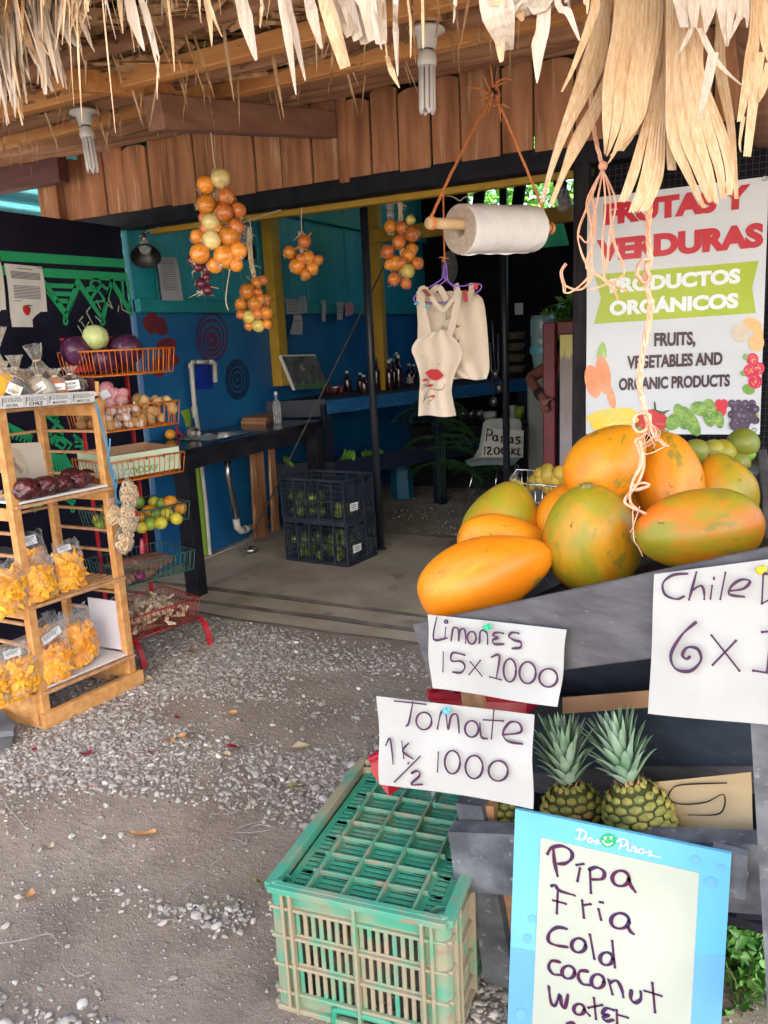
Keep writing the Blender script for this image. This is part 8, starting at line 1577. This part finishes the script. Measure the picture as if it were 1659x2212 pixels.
def side(o, e, out, ncol, name, handle=False):
    """ribbed side wall with slots; o lower corner, e along, out outward"""
    L = e.length; u = e.normalized(); g = MB(); th = .004
    def bx2(x0, x1, z0, z1, dp, t_=th, mi=0): g.cur = mi; z1 = min(z1, .3); c = o+u*(x0+x1)/2+hz_*(z0+z1)*ZS/2+out*(dp); R3 = Matrix((u, out, hz_)).transposed(); g.box(c, (x1-x0, t_, (z1-z0)*ZS), R3, bev=.0015)
    m_ = .055; rows = [(.045, .105), (.12, .175), (.19, .245)]
    bx2(.012, L-.012, .256, .3, -.003, th, 0); 
    for z0, z1 in ((.0, .045), (.105, .12), (.175, .19), (.245, .256)): 
        if z0 == 0 and handle: bx2(.012, L*.34, 0, .045, -.003); bx2(L*.68, L-.012, 0, .045, -.003); bx2(L*.34, L*.68, .038, .045, -.003)
        else: bx2(.012, L-.012, z0, z1, -.003, th, 1)
    for z in (.045, .112, .182, .25): bx2(.0, L, z-.003, z+.004, .003, .011, 1)
    bx2(0, L, .286, .3, .003, .02, 0); bx2(0, L, 0, .012, .003, .016, 1)
    cols = [m_]+[m_+(L-2*m_)*i/ncol for i in range(1, ncol)]+[L-m_]
    for x in cols: bx2(x-.004, x+.004, 0, .29, .006, .018, 1)
    for x in (m_*.62, L-m_*.62): bx2(x-.004, x+.004, 0, .29, .005, .014, 1)
    for xa, xb in ((.0, m_), (L-m_, L)): bx2(xa+.003, xb-.003, .0, .25, -.004, .004, 0)
    for z0, z1 in rows:
        for ci in range(ncol):
            xa, xb = cols[ci]+.010, cols[ci+1]-.010; ns = 7; 
            for k in range(ns+1): xc = xa+(xb-xa)*k/ns; bx2(xc-.0052, xc+.0052, z0, z1, -.004, .005, 1 if (ci+k) % 5 else 0)
    g.build(name, [m_gcr, m_gcd], gc)
    if handle:
        g = MB(); P = [o+u*L*a_+hz_*z+out*.006 for a_, z in ((.34, .0), (.345, .028), (.37, .038), (.50, .040), (.65, .038), (.675, .028), (.68, .0))]; g.tube(smooth_path(P, 4), .008, 8); g.build('handle', m_gtop, gc)
side(cp(0, 0, 0), ex, -uy, 2, 'front_wall', True); side(cp(1, 0, 0), ey, ux, 4, 'side_wall'); side(cp(0, 1, 0), -ey, -ux, 4, 'side_wall'); side(cp(1, 1, 0), -ex, uy, 2, 'back_wall')
for a_, b_ in ((0, 0), (1, 0), (0, 1), (1, 1)): g = MB(); g.lathe([(.026, 0), (.026, GZ-.02), (.024, GZ-.004)], cp(a_, b_, 0)+ux*(.022 if a_ == 0 else -.022)+uy*(.022 if b_ == 0 else -.022), 16); g.build('corner_post', m_gcr, gc)
# upturned base: recessed sheet with slots and a grid of ribs
Lx, Ly = ex.length, ey.length; R3 = Matrix((ux, uy, hz_)).transposed(); nxc, nyc = 5, 8; zb3 = GZ-.022
def tb3(x0, x1, y0, y1, z0, z1, mi=0): g.cur = mi; g.box(B0+ux*(x0+x1)/2+uy*(y0+y1)/2+hz_*(z0+z1)/2, (x1-x0, y1-y0, z1-z0), R3, bev=.0012)
g = MB(); mx_, my_ = .02, .02; xs = [mx_, .085]+[.085+(Lx-.17)*i/3 for i in (1, 2)]+[Lx-.085, Lx-mx_]; ys2 = [my_+(Ly-2*my_)*i/nyc for i in range(nyc+1)]
for i in range(5):
    for j in range(nyc):
        x0, x1, y0, y1 = xs[i], xs[i+1], ys2[j], ys2[j+1]; ns = 4
        e0 = .004 if i not in (0, 4) else .012
        tb3(x0, x0+e0+.006, y0, y1, zb3-.004, zb3); tb3(x1-e0-.006, x1, y0, y1, zb3-.004, zb3)
        for k in range(ns+1): yc_ = y0+(y1-y0)*k/ns; tb3(x0+e0+.006, x1-e0-.006, yc_-.0056, yc_+.0056, zb3-.004+rr.uniform(-.0006, .0006), zb3)
g.build('slotted_base', m_gtop, gc)
g = MB()
for x in xs[1:-1]: tb3(x-.003, x+.003, my_, Ly-my_, zb3, GZ-.006, 1)
for y in ys2[1:-1]: tb3(mx_+.05, Lx-mx_-.05, y-.0025, y+.0025, zb3, GZ-.009, 1)
for x0, x1, y0, y1 in ((0.012, Lx-.012, 0, .014), (.012, Lx-.012, Ly-.014, Ly), (0, .014, .012, Ly-.012), (Lx-.014, Lx, .012, Ly-.012)): tb3(x0, x1, y0, y1, zb3-.004, GZ+.001, 0)
for x, y in ((.013, .013), (Lx-.013, .013), (.013, Ly-.013), (Lx-.013, Ly-.013)): g.cur = 0; g.lathe([(.0132, zb3-.004), (.0132, GZ+.0008), (0, GZ+.0012)], B0+ux*x+uy*y, 16)
g.build('base_ribs', [m_gcr, M('green_tan_rib', (.21, .27, .17), (.08, .29, .18), rough=.65, scale=14, detail=9, c3=(.32, .25, .16), s3=22, t3=.56)], gc)
g = MB(); P = [Zp(*p, .31) for p in ((932, 1716), (942, 1718), (940, 1748), (934, 1742))]; g.add([p for p in P]+[p+V((0, 0, .012)) for p in P], [(4, 5, 6, 7), (0, 1, 5, 4), (1, 2, 6, 5), (2, 3, 7, 6), (3, 0, 4, 7)]); tag(g.build('cord_scrap', M('pale_blue_cord', (.45, .62, .78), rough=.7)), 'scrap of pale blue cord knotted on the far end of the green crate', 'cord')
# ================================================================== GROUND COVER
q = np.random.default_rng(5)
def gp(px, py): p = Zp(px, py, 0); return (p.x, p.y)
m_peb = M('grey_pebble', (.24, .225, .21), (.42, .40, .38), rough=.8, scale=30, bump=.2, bscale=120)
def ico(sub):
    bm = bmesh.new(); bmesh.ops.create_icosphere(bm, subdivisions=sub, radius=1); bm.verts.index_update(); v = np.array([x.co[:] for x in bm.verts]); f = np.array([[x.index for x in y.verts] for y in bm.faces]); bm.free(); return v, f
m_peb = bpy.data.materials.new('gravel_stone'); m_peb.use_nodes = True; n_ = m_peb.node_tree.nodes; l_ = m_peb.node_tree.links; b_ = n_['Principled BSDF']; b_.inputs['Roughness'].default_value = .8; at = n_.new('ShaderNodeAttribute'); at.attribute_name = 'tone'; ns_ = n_.new('ShaderNodeTexNoise'); ns_.inputs['Scale'].default_value = 90; tc_ = n_.new('ShaderNodeTexCoord'); l_.new(tc_.outputs['Object'], ns_.inputs[0]); cr_ = n_.new('ShaderNodeValToRGB'); e = cr_.color_ramp.elements; e[0].position = 0; e[0].color = (.20, .155, .12, 1); e[1].position = 1; e[1].color = (.60, .54, .46, 1); k = e.new(.3); k.color = (.28, .225, .175, 1); k = e.new(.6); k.color = (.34, .285, .235, 1); k = e.new(.85); k.color = (.42, .365, .305, 1)
l_.new(at.outputs['Fac'], cr_.inputs[0]); mx_ = n_.new('ShaderNodeMix'); mx_.data_type = 'RGBA'; mx_.blend_type = 'MULTIPLY'; mx_.inputs[0].default_value = .35; l_.new(cr_.outputs[0], mx_.inputs[6]); l_.new(ns_.outputs['Color'], mx_.inputs[7]); hs_ = n_.new('ShaderNodeHueSaturation'); hs_.inputs['Saturation'].default_value = .75; hs_.inputs['Value'].default_value = 1.3; l_.new(mx_.outputs[2], hs_.inputs['Color']); l_.new(hs_.outputs[0], b_.inputs['Base Color'])
def scatter(name, X, Y, Sz, sub, seedv, zlift=.25):
    base, f = ico(sub); N = len(X); nv = len(base); rg = np.random.default_rng(seedv); var = []
    for i in range(12):
        dirs = rg.normal(size=(7, 3)); dirs /= np.linalg.norm(dirs, axis=1)[:, None]; b = base.copy(); cut = rg.uniform(.55, .85, 7)
        for d, c in zip(dirs, cut): t = b @ d; m = t > c; b[m] -= np.outer(t[m]-c, d)
        var.append(b)
    var = np.array(var)[rg.integers(0, 12, N)]; sc = np.stack([Sz*rg.uniform(.8, 1.35, N), Sz*rg.uniform(.65, 1.0, N), Sz*rg.uniform(.4, .7, N)], 1); v = var*sc[:, None, :]; a = rg.uniform(0, 6.28, N); t1, t2 = rg.normal(0, .3, N), rg.normal(0, .3, N)
    y, z = v[:, :, 1].copy(), v[:, :, 2].copy(); v[:, :, 1] = y*np.cos(t1)[:, None]-z*np.sin(t1)[:, None]; v[:, :, 2] = y*np.sin(t1)[:, None]+z*np.cos(t1)[:, None]
    x, z = v[:, :, 0].copy(), v[:, :, 2].copy(); v[:, :, 0] = x*np.cos(t2)[:, None]+z*np.sin(t2)[:, None]; v[:, :, 2] = -x*np.sin(t2)[:, None]+z*np.cos(t2)[:, None]
    x, y = v[:, :, 0].copy(), v[:, :, 1].copy(); ca, sa = np.cos(a)[:, None], np.sin(a)[:, None]; v[:, :, 0] = x*ca-y*sa+X[:, None]; v[:, :, 1] = x*sa+y*ca+Y[:, None]; v[:, :, 2] += (Sz*zlift)[:, None]
    F = (f[None]+(np.arange(N)*nv)[:, None, None]).reshape(-1, 3); me = bpy.data.meshes.new(name); me.vertices.add(N*nv); me.vertices.foreach_set('co', v.reshape(-1)); me.loops.add(F.size); me.loops.foreach_set('vertex_index', F.reshape(-1).astype(np.int32)); me.polygons.add(len(F)); me.polygons.foreach_set('loop_start', np.arange(0, F.size, 3, dtype=np.int32)); me.polygons.foreach_set('loop_total', np.full(len(F), 3, dtype=np.int32)); me.polygons.foreach_set('use_smooth', np.ones(len(F), dtype=bool)); me.update(); me.validate()
    tone = np.repeat(np.clip(rg.normal(.45 if sub > 1 else .22, .22, N)+.25*(rg.random(N) < .06), 0, 1), nv); at = me.attributes.new('tone', 'FLOAT', 'POINT'); at.data.foreach_set('value', tone.astype(np.float32)); me.materials.append(m_peb); o = bpy.data.objects.new(name, me); COL.objects.link(o); return o
# gravel lies thick in drifts: (centre sighting, half sizes in metres, density per square metre)
drifts = [((330, 1500), .75, .35, 3600), ((200, 1600), .55, .30, 3200), ((60, 1680), .55, .30, 2600), ((420, 1400), .55, .40, 3400), ((560, 1400), .7, .22, 2200), ((360, 1440), .35, .3, 2800), ((120, 1760), .5, .22, 1400), ((330, 1690), .5, .14, 1300), ((600, 1440), .8, .14, 1500), ((520, 1640), .30, .16, 1400), ((690, 1700), .30, .20, 1900), ((720, 1590), .4, .25, 1500),
          ((620, 1740), .28, .14, 1600), ((640, 1800), .18, .12, 1300), ((700, 1640), .3, .18, 1500), ((465, 1975), .14, .085, 3400), ((420, 1990), .18, .07, 1500), ((545, 1960), .12, .10, 1300), ((1030, 2130), .20, .30, 4200), ((1010, 2050), .2, .25, 3600), ((60, 2180), .5, .10, 1500), ((300, 2150), .5, .12, 900), ((280, 1980), .25, .08, 700), ((60, 1950), .2, .08, 700), ((850, 1450), .25, .25, 1600), ((480, 1330), .5, .1, 1400)]
XX, YY = [], []
for (c, rx2, ry2, dn_) in drifts:
    cx2, cy2 = gp(*c); n2 = int(dn_*1.3*pi*rx2*ry2); r2_ = np.sqrt(q.random(n2))*(1+.25*q.normal(size=n2)); a2 = q.uniform(0, 6.28, n2); XX.append(cx2+rx2*r2_*np.cos(a2)); YY.append(cy2+ry2*r2_*np.sin(a2))
n2 = 3600; XX.append(q.uniform(-3.7, .8, n2)); YY.append(q.uniform(.55, 3.45, n2)); n2 = 1500; XX.append(q.uniform(-3.2, .4, n2)); YY.append(q.uniform(5.4, 8.3, n2))
XX, YY = np.concatenate(XX), np.concatenate(YY); ok = ~((YY > 3.40) & (YY < 5.38)) & (XX > -3.76)
rel = np.stack([XX-B0.x, YY-B0.y], 1); ua = rel @ np.array([ux.x, ux.y]); ub = rel @ np.array([uy.x, uy.y]); ok &= ~((ua > -.01) & (ua < Lx+.01) & (ub > -.01) & (ub < Ly+.01)); XX, YY = XX[ok], YY[ok]
def bare(c, a, b, an):
    x, y = gp(*c); dx, dy = XX-x, YY-y; u = dx*cos(an)+dy*sin(an); v = -dx*sin(an)+dy*cos(an); return (u/a)**2+(v/b)**2
keep = np.ones(len(XX), bool)
for c, a, b, an in (((560, 1560), .55, .17, .1), ((780, 1480), .35, .14, .2), ((330, 1780), .6, .13, .15), ((520, 1870), .35, .16, .3), ((100, 1830), .4, .1, .1), ((200, 2060), .8, .16, .1), ((560, 2100), .16, .16, 0), ((680, 1850), .22, .12, .3), ((400, 2090), .4, .1, .1)):
    d = bare(c, a, b, an); keep &= ~(q.random(len(XX)) < .92*np.clip(1.7-d, 0, 1))
XX, YY = XX[keep], YY[keep]
near = YY < 2.0; Sz = np.clip(q.lognormal(np.log(.0072), .38, len(XX)), .0032, .020)
tag(scatter('gravel', XX[near], YY[near], Sz[near], 2, 1), kind='stuff'); tag(scatter('gravel', XX[~near], YY[~near], Sz[~near]*.98, 2, 2), kind='stuff')
n2 = 30000; tag(scatter('grit', q.uniform(-3.0, .5, n2), .55+2.85*q.random(n2)**1.3, np.clip(q.lognormal(np.log(.0030), .45, n2), .0012, .008), 1, 3), kind='stuff')
# ---- fallen leaves and scraps
def leaf(label, px, py, L, Wl, ang, mat, cup=.3, name='fallen_leaf', cat='leaf'):
    p = Zp(px, py, .012); g = MB(); n = 8; vs = []
    for i in range(n+1):
        s = i/n; w = Wl*sin(pi*min(1, s*.96+.02))**.8; x = (s-.5)*L
        for j in (-1, -.5, 0, .5, 1): vs.append(p+V((x*cos(ang)-j*w*sin(ang), x*sin(ang)+j*w*cos(ang), .004+cup*w*abs(j)**1.5+.01*sin(s*5+px)*(.5+.5*j)+.012*(s-.5)**2)))
    g.add(vs, [(5*i+j, 5*i+j+1, 5*i+j+6, 5*i+j+5) for i in range(n) for j in range(4)], True); return tag(g.build(name, mat), label, cat)
m_lf = M('dry_orange_leaf', (.42, .17, .05), (.55, .28, .10), rough=.7, scale=30); m_lfr = M('crimson_leaf', (.26, .008, .03), (.18, .005, .02), rough=.5, scale=40); m_lfg = M('olive_leaf', (.13, .14, .03), (.2, .2, .05), rough=.6, scale=30); m_lft = M('tan_leaf', (.46, .34, .20), (.38, .26, .14), rough=.8, scale=30)
f8 = RG(0, 1700, 800)
for lb, a, b, L, Wl, an, m in (('long dry orange brown leaf lying in the middle of the gravel', 745, 800, .085, .016, .45, m_lf), ('crimson leaf beside a pale wood chip', 1225, 350, .075, .012, .5, m_lfr), ('crumpled crimson leaf left of the bare path', 445, 385, .06, .018, .3, m_lfr), ('olive green leaf by the back of the green crate', 1540, 555, .06, .011, .5, m_lfg), ('curled orange leaf at the left of the foreground', 145, 1118, .045, .015, .3, m_lf), ('pale orange leaf at the top of the bare path', 1185, 178, .075, .012, .4, m_lf), ('small orange scrap of leaf on the path', 885, 318, .06, .012, -.3, m_lf), ('second small orange scrap beside it', 950, 300, .05, .01, .2, m_lf), ('tan leaf at the right of the path', 1550, 352, .10, .012, .6, m_lft), ('tiny crimson scrap near the wooden rack foot', 925, 198, .035, .012, .1, m_lfr), ('small red petal in the left gravel', 180, 366, .025, .01, .2, m_lfr), ('small orange leaf in the left gravel', 475, 556, .03, .01, .2, m_lf), ('green leaf touching the left of the green crate', 1345, 1050, .03, .009, .4, m_lfg), ('dark crimson scrap at the centre of the path', 790, 380, .04, .007, .1, m_lfr), ('ragged brown leaf scrap at the left of the foreground', 250, 865, .05, .012, .1, m_lft), ('pale wood chip below the crimson leaf', 1155, 385, .07, .007, .1, m_lft), ('orange leaf under the wooden rack', 320, 30, .05, .014, .3, m_lf), ('narrow white leaf left of the long brown leaf', 520, 824, .045, .010, .1, m_board)):
    leaf(lb, *f8(a, b), L, Wl, an, m)
leaf('brown fallen leaf between the rack foot and the metal rack', *f4(1290, 1700), .07, .018, .3, M('brown_leaf', (.22, .10, .06), (.28, .14, .08), rough=.7, scale=30)); leaf('pale brown leaf in the gravel below the metal rack', *f4(1000, 1890), .06, .016, .2, m_lft)
m_thread = M('dirty_white_thread', (.46, .42, .40), (.34, .30, .28), rough=.8, scale=20)
def thread(label, pts, r=.0014, mat=None, f=f8, name='thread'):
    g = MB(); g.tube(smooth_path([Zp(*f(*p), .010+.006*(i % 2)) for i, p in enumerate(pts)], 6), r*.62, 5); tag(g.build(name, mat or m_thread), label, 'thread')
thread('white plastic thread curling across the lower left of the foreground', [(0, 1365), (130, 1345), (220, 1320), (265, 1318), (290, 1345), (325, 1390), (318, 1460), (350, 1510), (405, 1535), (470, 1510)]); thread('white thread leading from the tangle to the small gravel heap', [(1225, 850), (1120, 940), (1085, 962), (1000, 1040), (900, 1120), (890, 1180), (810, 1215), (820, 1245), (910, 1240)]); 
thread('tangled white plastic threads on the gravel left of the green crate', [(1445, 592), (1395, 600), (1425, 640), (1385, 665), (1385, 720), (1300, 745), (1230, 770), (1210, 815), (1240, 830), (1280, 850), (1280, 790), (1340, 750), (1420, 770), (1300, 790), (1220, 790)], .0017); thread('pale thread lying in the left gravel', [(0, 590), (40, 660), (90, 715), (130, 765)], .0018); thread('thin pale stalk across the left gravel', [(0, 550), (120, 515), (260, 490), (345, 475)], .0012, m_lft); thread('small loop of white thread above the long brown leaf', [(1110, 660), (1100, 690), (1140, 690), (1160, 665), (1200, 690), (1240, 670)], .0016); thread('short curl of white thread above the gravel heap', [(1035, 1050), (1050, 1075), (1058, 1100), (1050, 1115)], .0014); thread('thin dry stem lying over the middle gravel', [(870, 740), (940, 700), (985, 680)], .0012, m_lft); thread('thin pale stem left of the small gravel heap', [(865, 1030), (900, 970), (960, 920), (1080, 890)], .001, m_lft)
# ---- leafy plants at the right, under and behind the stand
m_gl = M('garden_leaf', (.045, .16, .025), (.10, .28, .05), rough=.42, scale=5, vary=0, c3=(.20, .38, .09), s3=9, t3=.58, w3=.1); m_gl2 = M('light_garden_leaf', (.14, .34, .06), (.22, .44, .10), rough=.42, scale=5)
def creeper(label, region, dr0, n, seed, f, name='creeper', stems=10):
    t = thing(name, label, 'plant', Zp(*f(region[0][0], region[0][1]), 0)); qq = random.Random(seed); g = MB(); gs_ = MB(); x0, y0, x1, y1 = region[1]
    for s in range(n):
        px, py = qq.uniform(x0, x1), qq.uniform(y0, y1); c = Dp(*f(px, py), qq.uniform(*dr0)); ax = V((qq.gauss(0, 1), qq.gauss(0, .6)-.3, qq.gauss(.2, .5))).normalized(); k = qq.choice((3, 4, 5))
        if qq.random() < .35: gs_.tube([c, c-ax*.03-V((0, 0, .03)), c-ax*.04-V((0, 0, .09))], .0016, 4)
        for j in range(k):
            a = 2*pi*j/k+qq.uniform(-.4, .4); u = ax.orthogonal().normalized(); w_ = ax.cross(u); d = (u*cos(a)+w_*sin(a)+ax*qq.uniform(.0, .7)).normalized(); up_ = ax-d*ax.dot(d); up_ = up_.normalized() if up_.length > 1e-4 else V((0, 0, 1)); sd2 = d.cross(up_); L = qq.uniform(.02, .042); W_ = L*.28; g.cur = 1 if qq.random() < .3 else 0
            pts = [c, c+d*L*.3+sd2*W_*.85+up_*.003, c+d*L*.62+sd2*W_*.75+up_*.004, c+d*L-up_*.006, c+d*L*.62-sd2*W_*.75+up_*.004, c+d*L*.3-sd2*W_*.85+up_*.003, c+d*L*.5]; g.add(pts, [(0, 1, 6), (1, 2, 6), (2, 3, 6), (3, 4, 6), (4, 5, 6), (5, 0, 6)], True)
    g.build('leaves', [m_gl, m_gl2], t); gs_.build('stems', m_lfg, t)
creeper('bright leafy plant filling the lower right corner beside the blue board', ((1530, 1400), (1400, 690, 1700, 1500)), (1.80, 2.1), 600, 3, r5b, 'leafy_plant'); creeper('small vine sprig with pointed leaves hanging below the chile sign', ((1480, 700), (1390, 560, 1590, 640)), (1.75, 1.85), 22, 4, r3s, 'vine'); creeper('dark vine leaves growing beside the brown card', ((1620, 1000), (1560, 620, 1660, 1000)), (1.85, 2.0), 70, 5, r3s, 'vine'); creeper('few green leaves at the foot of the stand leg', ((1425, 1260), (1400, 1080, 1432, 1255)), (1.98, 2.05), 8, 6, RG(600, 1900, 700), 'weed')
